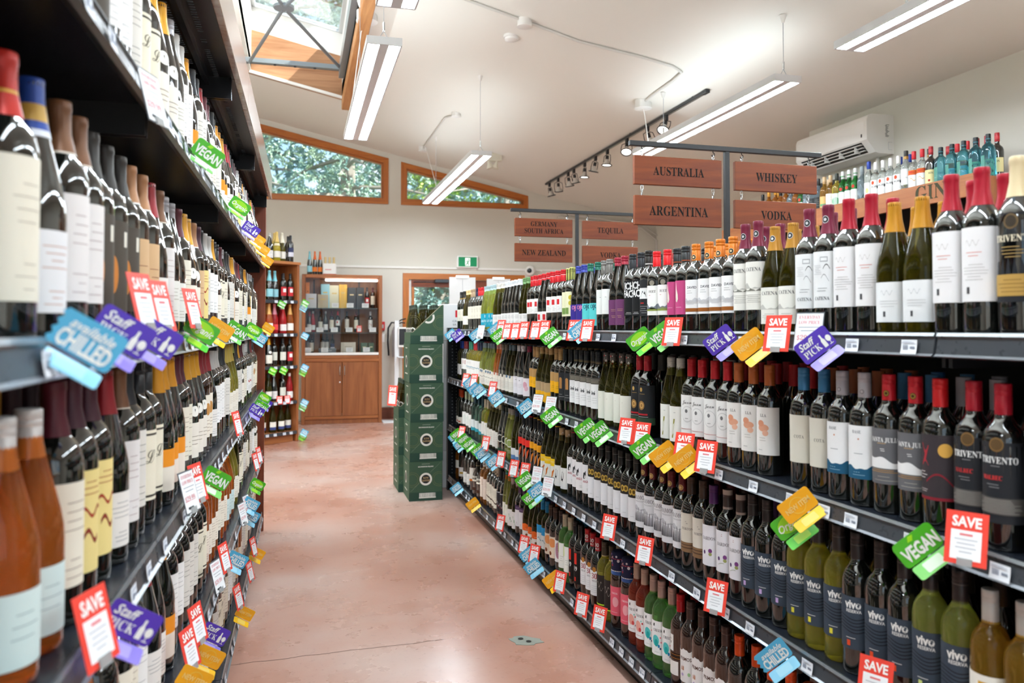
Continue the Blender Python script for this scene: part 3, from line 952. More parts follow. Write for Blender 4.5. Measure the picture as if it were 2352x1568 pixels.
DES = {
 't1': (RW, 'bord', 'dark', 's', '#22201d', [('B', 58, 50, '#c9a45a')], simple(70, 160, CR), 'black-and-gold-capped red with cream label'),
 't2': (WW, 'burg', 'olive', 's', '#e2c890', [], simple(40, 105, '#f2efe4'), 'buff-capped olive white with low cream label'),
 't3': (RW, 'bord', 'dark', 's', '#b59a7c', [], simple(82, 172, CR), 'tan-capped red with wide cream label'),
 't4': (RW, 'bord', 'dark', 's', '#232a4c', [], simple(82, 172, CR), 'navy-capped red with wide cream label'),
 't4b': (RW, 'bord', 'dark', 's', '#d3242c', [], simple(82, 172, CR), 'scarlet-capped red with wide cream label'),
 't5': (WW, 'burg', 'lime', 's', '#a9c3cc', [], [('R', 22, 112, -76, 76, '#17a5c4'), ('T', 'ATUA', 62, 15, 0, '#eef6f8', 's'), ('L', 34, 48, -20, 20, 2, '#e6f4f8'), ('R', 84, 104, -4, 4, '#cfe8ee')], 'pale-blue-capped green white with aqua label'),
 't6': (WW, 'burg', 'olive', 's', '#ece8e0', [], simple(35, 100, WH), 'ivory-capped olive white with white label'),
 't7': (WW, 'burg', 'dark', 's', '#e9edf2', [], simple(38, 104, WH), 'white-capped dark burgundy bottle with white label'),
 't8': (WW, 'burg', 'olive', 's', '#6f9c62', [], simple(38, 96, WH), 'leaf-green-capped white with white label'),
 't9': (RW, 'bord', 'dark', 's', '#d0202a', [('B', 24, 22, '#f0d8d8')], [('R', 92, 172, -78, 78, WH), ('R', 130, 156, -32, 2, '#d42a30'), ('L', 100, 122, -30, 20, 3, GREY)], 'red-capped red with red square on label'),
 't10': (RW, 'burg', 'dark', 's', '#d0202a', [('B', 24, 22, '#f0d8d8')], [('R', 22, 100, -78, 78, WH), ('R', 56, 86, -30, 2, '#d42a30')], 'red-capped burgundy-shaped red with red square low down'),
 't11': (RW, 'bord', 'dark', 's', '#d6d873', [('V', 9, '#26281c')], [('R', 70, 186, -34, 34, '#e6e4c0'), ('E', 30, 158, 22, 12, '#c9b93a'), ('E', 30, 132, 22, 12, '#c9b93a'), ('R', 80, 110, -28, 10, '#7b9a52')], 'yellow-striped-cap red with narrow medalled label'),
 't12': (RW, 'burg', 'dark', 's', '#3a46a0', [('B', 58, 52, '#d97fa8')], [('R', 24, 122, -82, 82, '#3a2f8f'), ('T', 'OJO', 108, 19, 12, '#f08fb4', 'h', 0.85)], 'blue-capped red with pink letters on violet'),
 't13': (RW, 'burg', 'dark', 's', '#1f6a58', [('B', 56, 53, '#cfe0d8')], [('R', 24, 122, -82, 82, '#5ccdcf'), ('T', 'OJO', 108, 19, 12, '#1e3a52', 'h', 0.85), ('L', 34, 42, -10, 20, 1, '#2b5a66')], 'green-capped red with dark letters on turquoise'),
 't14': (RW, 'bord', 'dark', 's', '#74726e', [('B', 12, 10, '#c8c8c8')], [('R', 72, 176, -76, 76, '#e6e8e6'), ('L', 140, 146, -12, 10, 1, INK)], 'grey-capped red with plain white label'),
 't15': (RW, 'burg', 'dark', 's', '#9c2238', [('B', 48, 46, '#c05a68')], [('R', 26, 128, -80, 80, '#6d3b66'), ('P', [(2, 30), (38, 30), (38, 60), (22, 52)], '#c99a5c'), ('L', 80, 92, -20, 24, 2, '#c9a77c'), ('L', 54, 66, -20, 20, 2, '#c9a77c')], 'crimson-capped red with purple label'),
 't16': (RW, 'bord', 'black', 's', '#2c2f34', [], [('R', 60, 196, -80, 80, '#1a1b1e'), ('T', 'ICH', 176, 26, 4, '#f4f4f4', 'h', 0.8), ('T', 'FACE', 146, 26, 4, '#f4f4f4', 'h', 0.7), ('L', 66, 76, -30, 30, 2, '#e6e6e6')], 'black-capped red with huge white letters'),
 't17': (RW, 'bord', 'black', 's', '#23201f', [('B', 50, 46, '#cfcfcf')], [('R', 58, 192, -78, 78, '#26282c'), ('R', 122, 162, -74, 74, '#e8e8e8'), ('P', [(-20, 128), (20, 128), (12, 150), (4, 142), (-6, 152), (-14, 142)], '#3a3c40'), ('R', 104, 108, -24, 4, '#c03030'), ('L', 66, 98, -36, 36, 4, '#bcbcbc')], 'black-and-white-label red beside the red caps'),
 't18': (RW, 'bord', 'dark', 's', '#e01f26', [], [('R', 62, 172, -78, 78, WH), ('T', 'DUET', 150, 9, 8, INK, 's'), ('L', 132, 140, -26, 0, 1, '#c04040'), ('H', 84, 98, 6, -70, 70, '#7a7f8a', 9), ('H', 78, 88, 3, -70, 70, '#8f9a4a', 14), ('E', 8, 182, 17, 10, '#8a8478')], 'bright-red-capped red with hills on white label'),
 't19': (RW, 'bord', 'dark', 's', '#2a2d30', [('B', 50, 47, '#b5562f')], [('R', 62, 180, -80, 80, '#c24a80'), ('P', [(-34, 108), (-24, 104), (-14, 116), (-16, 132), (-26, 150), (-30, 176), (-34, 150), (-38, 124)], '#e6e2d4'), ('L', 84, 90, -36, 16, 1, '#f0c8d8')], 'charcoal-capped red with pink label'),
 't20': (RW, 'bord', 'dark', 's', '#d5761c', [('D', 44, 9, '#1d2024', '#e8d8b0')], [('R', 62, 178, -80, 80, '#edeced'), ('T', 'DAVID', 152, 8, 8, '#3c3f46', 'b', 1.1), ('L', 130, 144, -26, 14, 2, GREY), ('H', 104, 112, 4, -60, 60, '#c4c4c8', 10), ('L', 94, 104, -46, 46, 4, '#b8b8bc'), ('R', 70, 82, -76, 62, '#9a5a22')], 'orange-capped red with bronze-striped white label'),
 't21': (RW, 'bord', 'dark', 'c', '#7a2740', [('D', 34, 9, '#1c1d22', '#c9ccd0')], [('R', 62, 190, -80, 80, '#e9e8e2'), ('T', 'CATENA', 170, 10, 0, '#4a4a4c', 's'), ('H', 118, 126, 7, -76, 70, '#bdbdb8', 8), ('H', 112, 116, 3, -60, 50, '#77776f', 16), ('L', 80, 104, -44, 44, 5, '#a9a9a4')], 'maroon-capsuled red with mountain-sketch label'),
 't22': (WW, 'burg', 'olive', 'c', '#b9842e', [('D', 34, 9, '#1c1d22', '#c9ccd0')], [('R', 26, 128, -78, 78, '#e9e9e2'), ('T', 'CATENA', 112, 10, 0, '#4a4a4c', 's'), ('H', 66, 74, 6, -70, 60, '#c2c2bc', 8), ('L', 38, 56, -40, 40, 4, '#a9a9a4')], 'gold-capsuled white with mountain-sketch label'),
 't23': (RW, 'bord', 'dark', 'c', '#7a2740', [('D', 34, 9, '#1c1d22', '#c9ccd0')], [('R', 60, 190, -80, 80, '#e6e8ea'), ('R', 166, 178, -4, 26, '#a8abb0'), ('R', 168.5, 175.5, -1, 23, '#e6e8ea'), ('W', 150, 10, 8, 34, 2.5, '#55585c', 3.2), ('W', 128, 9, 0, 30, 1.6, '#8b8f94', 4), ('L', 136, 160, -36, 4, 6, '#c6c8cc'), ('L', 96, 108, -36, 36, 2, '#9a9da2'), ('T', 'CATENA', 82, 8, 0, '#55585c', 's')], 'maroon-capsuled red with map-sketch label'),
 't24': (RW, 'bord', 'dark', 'c', '#a8152c', [('B', 60, 57, '#8e1024')], [('R', 60, 192, -78, 78, '#e9e8ea'), ('W', 164, 5, -26, 16, 1.2, '#b4b0ae', 14), ('L', 138, 150, -30, 20, 2, '#d58a86'), ('L', 96, 128, -44, 44, 6, '#bdbcbc'), ('R', 74, 86, -24, -14, '#4c4c50')], 'crimson-capsuled red with handwritten white label'),
 't25': (WW, 'burg', 'olive', 'c', '#bd841c', [], [('R', 28, 118, -58, 58, '#e6e8ea'), ('W', 94, 5, -24, 16, 1.2, '#a9acb0', 14), ('R', 40, 52, -14, -6, '#4c4c50'), ('L', 60, 78, -30, 30, 3, '#c4c6c8')], 'bright-gold-capsuled white with small square label'),
 't26': (RW, 'bord', 'black', 'c', '#d8c6a0', [], [('R', 56, 204, -82, 82, '#24262c'), ('E', 0, 190, 20, 13, '#6a563a'), ('E', 0, 190, 15, 10, '#3a3228'), ('T', 'TRIVENTO', 162, 11, 4, '#e8ddc4', 's'), ('L', 128, 150, -36, 36, 4, '#b3955c'), ('R', 66, 102, -80, 80, '#b8934e'), ('L', 70, 96, -40, 40, 4, '#806030')], 'cream-capsuled black bottle with gold-banded label'),
 'a1': (WW, 'bord', 'olive', 's', '#2348b0', [], [('R', 40, 120, -60, 60, WH), ('R', 80, 112, -10, -2, '#2a2a2e')], 'royal-blue-capped white with white label'),
 'a1b': (RW, 'bord', 'dark', 's', '#8a2632', [], [('R', 90, 170, -60, 60, WH), ('R', 128, 158, -8, 2, '#a03030'), ('P', [(20, 60), (60, 70), (50, 120), (24, 100)], '#c6d04a')], 'dark-red-capped bottle with white label by end panel'),
 'a2': (WW, 'bord', 'straw', 's', '#3fa68c', [], [('R', 62, 168, -80, 80, WH), ('W', 118, 3, -70, 70, 5, '#6f9fb4', 10), ('W', 108, 3, -70, 70, 2, '#2f4a5c', 12), ('L', 140, 156, -40, 40, 2, GREY)], 'teal-capped straw white with wave label'),
 'a2b': (WW, 'bord', 'straw', 's', '#cf2c36', [], [('R', 62, 168, -80, 80, WH), ('W', 118, 3, -70, 70, 5, '#6f9fb4', 10), ('W', 108, 3, -70, 70, 2, '#2f4a5c', 12)], 'red-capped straw white with wave label'),
 'a3': (WW, 'bord', 'straw', 's', '#26345a', [], [('R', 62, 168, -80, 80, WH), ('W', 118, 3, -70, 70, 5, '#6f9fb4', 10)], 'navy-capped straw white with wave label'),
 'a4': (WW, 'burg', 'lime', 's', '#70818e', [], [('R', 20, 116, -82, 82, '#f0ebe0'), ('H', 108, 118, 6, -80, 80, '#f0ebe0', 6), ('E', -20, 110, 14, 9, '#5d7890'), ('W', 74, 3, -50, 50, 2.5, '#4c4c46', 14), ('W', 96, 2, -80, 80, 1.2, '#c98a5a', 3), ('L', 34, 60, -50, 50, 3, GREY)], 'slate-capped lime white with cut cream label'),
 'a5': (RO, 'burg', 'rose', 's', '#c48878', [], [('R', 20, 116, -82, 82, '#f0ebe0'), ('E', -20, 110, 14, 9, '#c77c68'), ('L', 34, 80, -50, 50, 5, GREY)], 'pink-capped salmon rosé with cut cream label'),
 'a6': (RW, 'burg', 'dark', 's', '#6b5f54', [], [('R', 20, 116, -82, 82, '#f0ebe0'), ('E', -20, 110, 14, 9, '#5c5650'), ('L', 34, 80, -50, 50, 5, GREY)], 'taupe-capped dark bottle with cut cream label'),
 'a7': (WW, 'burg', 'olive', 's', '#62727e', [], [('R', 20, 116, -82, 82, '#f0ebe0'), ('E', -20, 110, 14, 9, '#5d7890'), ('L', 34, 80, -50, 50, 5, GREY)], 'slate-capped olive white with cut cream label'),
 'a8': (WW, 'burg', 'dark', 's', '#dcd6da', [('B', 58, 55, '#55505a')], [('R', 22, 122, -80, 80, '#efecf2'), ('W', 100, 3, -6, 6, 3, '#40383c', 3), ('L', 60, 84, -24, 24, 3, '#b8b0b8')], 'lilac-white-capped dark bottle with pale label'),
 'a9': (RW, 'burg', 'dark', 's', '#8c2440', [], [('R', 22, 122, -80, 80, '#efe6ea'), ('E', -10, 84, 26, 18, '#d9a0b0'), ('E', 6, 64, 20, 14, '#e4b8c4')], 'maroon-capped bottle with pink blossom label'),
 'a10': (RW, 'bord', 'dark', 's', '#b8905c', [('B', 48, 47, '#8a6a3c')], [('R', 84, 184, -76, 76, '#bd9560'), ('H', 84, 138, 3, -76, 76, '#f2b21c', 3), ('L', 104, 120, -20, 20, 2, '#8a6420')], 'tan-capped red with tan-over-yellow label'),
 'a11': (WW, 'burg', 'olive', 's', '#b8905c', [('B', 48, 47, '#8a6a3c')], [('R', 22, 124, -76, 76, '#b59a74'), ('H', 22, 74, 3, -76, 76, '#f2b21c', 3), ('L', 44, 58, -20, 20, 2, '#8a6420')], 'tan-capped olive white with tan-over-yellow label'),
 'a12': (RW, 'bord', 'black', 's', '#1e2024', [], [('R', 56, 190, -78, 78, '#2e3034'), ('R', 112, 158, -24, 6, '#b5804a'), ('E', -9, 158, 15, 8, '#b5804a'), ('L', 68, 90, -40, 30, 2, '#c9c9c9')], 'black-capped red with tan arch on charcoal'),
 'a13': (RW, 'bord', 'dark', 's', '#24262a', [('B', 50, 48, '#b59a5c'), ('B', 44, 43, '#b59a5c')], [('R', 58, 190, -78, 78, '#efeff0'), ('R', 162, 190, -78, 78, '#55514a'), ('L', 166, 184, -60, 60, 3, '#c9c2b0'), ('W', 128, 4, -28, 8, 3, '#6a6a6c', 8), ('E', -18, 122, 8, 6, '#5c5c5e'), ('E', 2, 122, 8, 6, '#5c5c5e'), ('L', 78, 108, -26, 30, 3, '#b4b4b6')], 'black-capped red with cyclist on white label'),
 'a14': (WW, 'burg', 'olive', 's', '#5a5450', [('Q', 26, ['#e6e0dc', '#c9bcb8', '#c04a4e', '#e0c8c0', '#d8a060'])], [('R', 26, 140, -78, 78, '#e6e5da'), ('L', 108, 118, -16, -8, 1, INK)], 'floral-capped olive white with large ivory label'),
 'a15': (RW, 'bord', 'black', 's', '#a81a28', [], [('R', 46, 192, -80, 80, '#26282b'), ('E', -12, 176, 9, 8, '#c09a5a'), ('L', 156, 164, -30, 20, 1, '#c09a5a'), ('E', -10, 118, 22, 17, '#9a7442'), ('E', -8, 118, 14, 11, '#d0a464'), ('E', -8, 118, 7, 6, '#9a7442'), ('R', 82, 88, -70, 30, '#b02830'), ('R', 46, 72, -80, 80, '#37503c'), ('L', 72, 80, -40, 40, 1, '#d0d0d0')], 'red-capped bottle with gold spiral on charcoal'),
 'a16': (WW, 'burg', 'olive', 's', '#d6d2ca', [('T', 'Y', 36, 16, '#a09c94', 'b')], [('R', 22, 140, -76, 76, '#ecebe6'), ('P', [(-22, 34), (-14, 34), (-2, 98), (-10, 98)], '#8c8a2e'), ('L', 116, 122, -20, 6, 1, GREY)], 'pale-grey-capped white with olive stroke label'),
 'a17': (RW, 'bord', 'dark', 's', '#c81f2a', [], [('R', 58, 184, -78, 78, '#efefef'), ('T', 'Juan', 162, 13, 0, '#333336', 'i', 0.9), ('E', 4, 122, 34, 26, '#c9c9ca'), ('E', 4, 122, 32, 24, '#efefef'), ('E', 0, 132, 8, 6, '#77777a'), ('L', 104, 112, -14, 14, 1, '#55555a'), ('L', 70, 78, -70, 60, 1, '#c06a70')], 'red-capped bottle with circle and script label'),
 'a18': (RW, 'bord', 'dark', 's', '#b5602c', [], [('R', 56, 186, -78, 78, '#eceae8'), ('T', 'LLA', 164, 8, 4, '#6a6a6c', 's'), ('E', 4, 130, 26, 10, '#e0a488'), ('E', -8, 142, 16, 9, '#dd9a7c'), ('E', 14, 116, 14, 8, '#e6b49c'), ('L', 92, 106, -20, 20, 2, '#b4b0ae'), ('L', 66, 74, -24, 6, 1, GREY)], 'copper-capped red with coral flower label'),
 'a19': (RW, 'bord', 'dark', 's', '#3f80ae', [], [('R', 62, 182, -80, 80, '#dcd8cc'), ('T', 'COTA', 128, 8, 10, '#77746c', 's')], 'sky-blue-capped red with cream label'),
 'a20': (RW, 'bord', 'dark', 's', '#b8b4ba', [('D', 42, 7, '#9a969c', '#c4c0c6')], [('R', 62, 182, -78, 78, '#edeef0'), ('T', 'BASE', 168, 7, -8, '#6a7078', 's'), ('E', 0, 152, 3, 2, '#c07a5a'), ('L', 116, 122, -40, 30, 1, '#8a9098'), ('H', 62, 88, 4, -78, 78, '#1d5878', 9), ('L', 68, 80, -30, 20, 2, '#8fb0c4')], 'silver-capped red with teal mountain label'),
 'a21': (RW, 'bord', 'dark', 's', '#cf2230', [('D', 40, 7, '#a88a3c', '#4a3a20')], [('R', 64, 184, -82, 82, '#66666a'), ('T', 'SANTA JULIA', 160, 10, 4, '#f2f2f2', 's', 0.75), ('L', 150, 154, -30, 30, 1, '#c09a6a'), ('L', 134, 142, -10, 14, 2, '#e6e6e6'), ('H', 98, 116, 6, -72, 72, '#e9e9ea', 5), ('L', 88, 96, -60, 60, 2, '#b88a4c'), ('L', 68, 84, -40, 50, 2, '#a8a49c')], 'red-capped bottle with snowy peak on grey'),
 'a22': (RW, 'bord', 'dark', 's', '#d81f24', [], [('R', 60, 190, -74, 74, '#3a3438'), ('R', 60, 66, -74, 74, '#8a2430'), ('P', [(-40, 128), (-10, 128), (-22, 140), (-10, 168), (-40, 172), (-26, 150)], '#a8303a'), ('W', 96, 16, -20, 74, 4, '#8a2430', 4), ('L', 100, 118, -60, -10, 3, '#e6e0e0'), ('E', 40, 160, 22, 14, '#d9a850'), ('L', 74, 82, -60, -10, 2, '#c9c0c0')], 'red-capped bottle with gold medal on dark label'),
 'a23': (RW, 'bord', 'black', 's', '#b81c30', [], [('R', 50, 196, -82, 82, '#25272c'), ('E', 0, 192, 20, 13, '#7a5c34'), ('E', 0, 192, 16, 10, '#5a4428'), ('T', 'TRIVENTO', 164, 12, 4, '#ececec', 's', 0.8), ('L', 150, 156, -24, 24, 1, '#8a8a8e'), ('T', 'MALBEC', 132, 8, -14, '#d8383a', 's', 0.8), ('L', 112, 122, -40, 20, 2, '#8a8a8e'), ('R', 66, 96, -76, 76, '#55524f'), ('L', 68, 94, -70, 70, 9, '#8f8a85')], 'red-capped black bottle with bronze seal label'),
 'b1': (RW, 'bord', 'dark', 's', '#e4501c', [], [('R', 40, 90, -60, 60, '#efe8da'), ('R', 50, 60, -30, 10, '#c85a3a')], 'orange-capped red with low cream label'),
 'b2': (WW, 'bord', 'dark', 's', '#a9b99a', [], [('R', 56, 150, -74, 74, WH), ('P', [(-20, 70), (10, 70), (4, 130), (-14, 120)], '#7fc4a0')], 'sage-capped bottle with white and green label'),
 'b3': (WW, 'bord', 'aqua', 's', '#1d3f4c', [], [('R', 50, 128, -78, 78, '#e6eef0'), ('H', 50, 74, 3, -78, 78, '#2f9cb0', 8)], 'dark-teal-capped aqua bottle with sea label'),
 'b4': (WW, 'bord', 'straw', 's', '#cfc4ac', [], [('R', 58, 150, -78, 78, WH), ('P', [(-24, 70), (0, 66), (6, 120), (-12, 136)], '#6fb56a'), ('R', 58, 66, -78, 78, '#4a8f9c')], 'cream-capped straw white with green figure label'),
 'b5': (WW, 'burg', 'olive', 's', '#c4b694', [], [('R', 24, 126, -78, 78, '#eceae2'), ('L', 50, 110, -30, 30, 5, '#b0aea6')], 'beige-capped olive white with white label'),
 'b6': (WW, 'burg', 'dark', 's', '#2e3a30', [], [('E', 0, 100, 40, 24, '#e8e8e0'), ('E', 0, 100, 32, 19, '#20241f'), ('R', 24, 40, -70, 70, '#2f4a38')], 'dark-green-capped bottle with white ring label'),
 'b7': (WW, 'burg', 'lime', 's', '#b5b0a8', [], [('E', 0, 100, 40, 24, '#e8e8e0'), ('E', 0, 100, 32, 19, '#8fa05c'), ('L', 40, 60, -40, 40, 3, '#e8e8d8')], 'stone-capped lime bottle with white ring label'),
 'b8': (WW, 'burg', 'olive', 's', '#343e58', [], [('R', 20, 84, -76, 76, '#e6e8ec'), ('R', 20, 44, -76, 76, '#5f86b8')], 'slate-blue-capped bottle with blue-foot label'),
 'b9': (RW, 'bord', 'black', 's', '#17171a', [('B', 4, -1, '#d81f26')], [('R', 132, 170, -80, 80, '#e8342a'), ('P', [(-26, 66), (-18, 84), (-14, 108), (-4, 112), (4, 122), (8, 112), (0, 98), (-6, 80), (-14, 70)], '#e0582a')], 'red-rimmed black bottle with red band'),
 'b10': (RW, 'bord', 'black', 's', '#17171a', [('B', 4, -1, '#f0b81c')], [('R', 136, 172, -80, 80, '#f4a71c'), ('L', 116, 130, -30, 30, 2, '#d8a040'), ('P', [(-26, 60), (-18, 78), (-14, 102), (-4, 106), (4, 116), (8, 106), (0, 92), (-6, 74), (-14, 64)], '#e8862a')], 'yellow-rimmed black bottle with amber band'),
 'b11': (WW, 'burg', 'olive', 's', '#1d1d1f', [('B', 4, -1, '#f0b81c')], [('R', 18, 128, -78, 78, '#efece2'), ('R', 104, 140, -80, 80, '#f6c81a'), ('P', [(-26, 44), (-18, 56), (-14, 78), (-4, 82), (4, 90), (8, 82), (0, 70), (-6, 54), (-14, 48)], '#d9772a')], 'yellow-rimmed olive white with kangaroo label'),
 'b12': (WW, 'burg', 'olive', 's', '#d9b98c', [('Q', 7, ['#efe6d8'])], [('R', 22, 122, -78, 78, '#efeeec'), ('P', [(-24, 60), (-8, 56), (0, 74), (4, 98), (-12, 104), (-20, 84)], '#26262a')], 'tan-capped olive white with black bird label'),
 'b13': (RW, 'bord', 'dark', 's', '#2e2522', [('B', 4, -1, '#a82830')], [('R', 60, 186, -78, 78, '#efeef0'), ('T', 'ANGUS', 112, 10, 4, '#a8324a', 'b', 0.9), ('P', [(-26, 128), (-18, 122), (-4, 126), (4, 140), (0, 160), (-10, 150), (-20, 152)], '#222226'), ('L', 72, 84, 4, 34, 2, GREY)], 'dark-capped red with black bull on white'),
 'b14': (RW, 'bord', 'dark', 's', '#2a2624', [('B', 26, 24, '#7c7874')], [('R', 56, 146, -78, 78, '#ecedf2'), ('R', 146, 192, -80, 80, '#2b2826'), ('E', -14, 168, 17, 13, '#c8a44a'), ('E', 12, 168, 17, 13, '#c8a44a'), ('E', -14, 168, 9, 7, '#6a5220'), ('E', 12, 168, 9, 7, '#6a5220'), ('L', 70, 80, -20, 20, 1, '#b8b8c0')], 'black-capped red with twin gold medals'),
 'b15': (RW, 'bord', 'dark', 's', '#6e2024', [('D', 42, 10, '#c49a5a', '#e0bf86')], [('R', 54, 186, -80, 80, '#e9e9ee'), ('T', 'RAMOS', 166, 15, 4, '#7a7a80', 's', 0.75), ('L', 148, 154, -50, 50, 2, '#b0b0b8'), ('H', 118, 128, 8, -70, 70, '#c4c4cc', 7)] + [('P', [(a - 3, 76), (a + 3, 76), (a + 1.5, 76 + h), (a - 1, 80 + h)], '#4c4c52') for a, h in ((-40, 26), (-33, 40), (-26, 30), (-18, 46), (-10, 36), (-2, 50), (7, 34), (15, 44), (24, 30), (32, 40), (42, 24))], 'oxblood-capped red with pine-forest label'),
 'b16': (RW, 'bord', 'dark', 's', '#4a352a', [], [('R', 92, 186, -80, 80, '#ded8cc'), ('T', 'NORTON', 136, 8, 4, '#77706a', 's', 0.9), ('L', 150, 162, -6, 6, 2, '#4a4a4c'), ('R', 60, 92, -80, 80, '#8a6a4c'), ('R', 72, 76, -80, 80, '#5a4230'), ('R', 82, 85, -80, 80, '#5a4230')], 'brown-capped red with wood-striped label foot'),
 'b17': (RW, 'bord', 'dark', 's', '#4a3c38', [('B', 61, 50, '#b8a69c'), ('B', 14, -1, '#b8a69c')], [('R', 58, 182, -80, 80, '#e8e6ec'), ('T', 'BARDOS', 142, 10, 4, '#6a666c', 's', 0.8), ('L', 164, 174, -4, 4, 2, '#a04848'), ('E', -20, 98, 7, 6, '#5a3a6c'), ('E', 14, 104, 10, 7, '#7a3f80'), ('E', 14, 94, 9, 5, '#9aa060'), ('W', 80, 6, -24, 10, 1.2, '#7a8a50', 2)], 'brown-and-beige-capped red with thistle label'),
 'b17b': (RW, 'bord', 'dark', 's', '#5c2f6c', [], [('R', 58, 182, -80, 80, '#e8e6ec'), ('T', 'BARDOS', 142, 10, 4, '#6a666c', 's', 0.8), ('E', -20, 98, 7, 6, '#5a3a6c'), ('E', 14, 104, 10, 7, '#7a3f80'), ('E', 14, 94, 9, 5, '#9aa060')], 'purple-capped red with thistle label'),
 'b18': (RW, 'bord', 'dark', 's', '#332a2a', [('B', 26, 24, '#5a5250')], VIVO('#c9a8dc'), 'dark-capped red with wavy slate label, lilac square'),
 'b19': (WW, 'bord', 'straw', 's', '#3a302e', [('B', 26, 24, '#5f5652')], VIVO('#e6dc4a'), 'dark-capped golden white with wavy slate label'),
 'b20': (RW, 'bord', 'dark', 's', '#332a2a', [('B', 26, 24, '#5a5250')], VIVO('#ee5428'), 'dark-capped red with wavy slate label, orange square'),
 'b21': (WW, 'bord', 'lime', 's', '#342a29', [('B', 26, 24, '#5f5652')], VIVO('#cfe08a'), 'dark-capped pale-green white with wavy slate label'),
 'b22': (WW, 'bord', 'gold', 's', '#cfcac4', [], [('R', 50, 150, -78, 78, '#efeee6'), ('R', 126, 138, -10, 60, '#d8a840')], 'white-capped amber-gold white with white label'),
 'c1': (RW, 'bord', 'amber', 'c', '#5a3a20', [], [('R', 90, 150, -70, 70, '#e6e2d6')], 'brown glass bottle with pale band by end panel'),
 'c1b': (RW, 'bord', 'dark', 's', '#4a3a8c', [('Q', 9, ['#d04a70', '#e8e0f0'])], [('R', 40, 110, -70, 70, '#efecec'), ('R', 60, 74, -20, 30, '#c8a040')], 'violet-patterned-cap red with white label'),
 'c2': (RW, 'bord', 'dark', 's', '#241f2a', [], simple(30, 110, WH), 'black-capped red with low white label'),
 'c3': (RW, 'bord', 'brown', 'c', '#3a2a20', [], [('R', 96, 176, -70, 70, '#e9e6de'), ('W', 84, 4, -60, 60, 12, '#e07a2a', 2)], 'brown bottle with grey-white label and orange ribbon'),
 'c4': (RW, 'beer', 'brown', 'c', '#2c2018', [('B', 30, 24, '#e0d0a0')], [('R', 104, 140, -80, 80, '#e9e6d8'), ('R', 40, 60, -80, 80, '#4a2a1c')], 'squat brown bottle with cream collar'),
 'c5': (WW, 'bord', 'amber', 's', '#e0dcd8', [('D', 40, 7, '#4a4a4a', '#9a9a9a')], [('R', 40, 176, -60, 60, '#efe0d4'), ('L', 120, 160, -20, 20, 4, '#a05a40')], 'white-capped amber bottle with tall pinkish label'),
 'c6': (RW, 'bord', 'dark', 's', '#c4b29a', [('D', 40, 6, '#5a4a3a', '#8a7a6a')], [('R', 44, 170, -76, 76, '#ece6d6'), ('L', 110, 156, -50, 50, 6, '#8a8478'), ('W', 78, 5, -60, 60, 9, '#5a4434', 9)], 'tan-capped dark bottle with cream vineyard label'),
 'c7': (RW, 'bord', 'black', 'c', '#1c1a1c', [], [('R', 40, 170, -76, 76, '#26242a'), ('R', 160, 164, -76, 76, '#d0d0d4'), ('W', 90, 14, -40, 30, 4, '#e6e2e6', 9), ('W', 70, 10, -30, 40, 3, '#b03040', 7)], 'black bottle with white scribble label'),
 'c8': (WW, 'slim', 'lime', 's', '#1f8a3c', [('B', 61, 38, '#f07a1c'), ('B', 38, 22, '#2f9cc4')], [('R', 20, 130, -80, 80, '#f0efe2'), ('P', [(-50, 30), (-20, 36), (-26, 76), (-48, 70)], '#3f6fc0'), ('P', [(-16, 60), (14, 40), (22, 86), (0, 110)], '#59b84c'), ('P', [(10, 26), (40, 24), (36, 52), (16, 50)], '#e86a9a'), ('P', [(20, 90), (50, 84), (46, 122), (24, 120)], '#f0902c')], 'tricolour-capped lime bottle with patchwork label'),
 'c9': (WW, 'burg', 'olive', 's', '#d0b8b0', [('D', 38, 6, '#6a5a58', '#b09a94')], [('R', 22, 120, -78, 78, '#ecebe8'), ('W', 76, 16, -20, 6, 5, '#3f9a5c', 6), ('W', 60, 12, -6, 16, 5, '#3f9a5c', 6)], 'blush-capped olive white with green swirl label'),
 'c10': (RW, 'bord', 'dark', 's', '#43244c', [('V', 7, '#6a3a74')], [('R', 56, 150, -78, 78, '#ecebf0'), ('R', 150, 176, -80, 80, '#4c3058'), ('W', 70, 10, -20, -6, 3, '#a02840', 4), ('L', 156, 168, -30, 30, 2, '#c0a8c8')], 'purple-capped red with purple-and-white label'),
 'c11': (WW, 'burg', 'olive', 's', '#dd6a1c', [], [('R', 20, 92, -80, 80, '#f0ede8'), ('H', 76, 108, 7, -80, 80, '#ef6a24', 5), ('L', 80, 90, -20, 40, 1, '#f6e6d8'), ('E', -20, 40, 14, 8, '#7a4a2a'), ('E', 8, 54, 10, 7, '#8a5a34')], 'orange-capped olive white with orange-crowned label'),
 'c12': (WW, 'bord', 'olive', 's', '#1f7fb4', [], [('R', 60, 150, -80, 80, '#f0efec'), ('R', 128, 168, -80, 80, '#2f9fdc'), ('W', 96, 8, -30, 20, 5, '#77a0b0', 6)], 'blue-capped bottle with bright blue label band'),
 'c13': (RW, 'bord', 'dark', 's', '#4a3428', [('B', 20, 18, '#80644c')], [('R', 56, 160, -78, 78, '#f0ddc8'), ('E', 0, 130, 40, 22, '#ee9a5c'), ('E', -20, 78, 16, 10, '#8a4a2a')], 'brown-capped red with apricot burst label'),
 'c14': (RW, 'bord', 'dark', 's', '#3a2a26', [('B', 20, 18, '#70584c')], [('R', 56, 160, -70, 70, '#f0eeee'), ('E', 0, 112, 30, 40, '#b9889c'), ('L', 80, 146, -26, 26, 7, '#8f5a74')], 'brown-capped red with mauve oval label'),
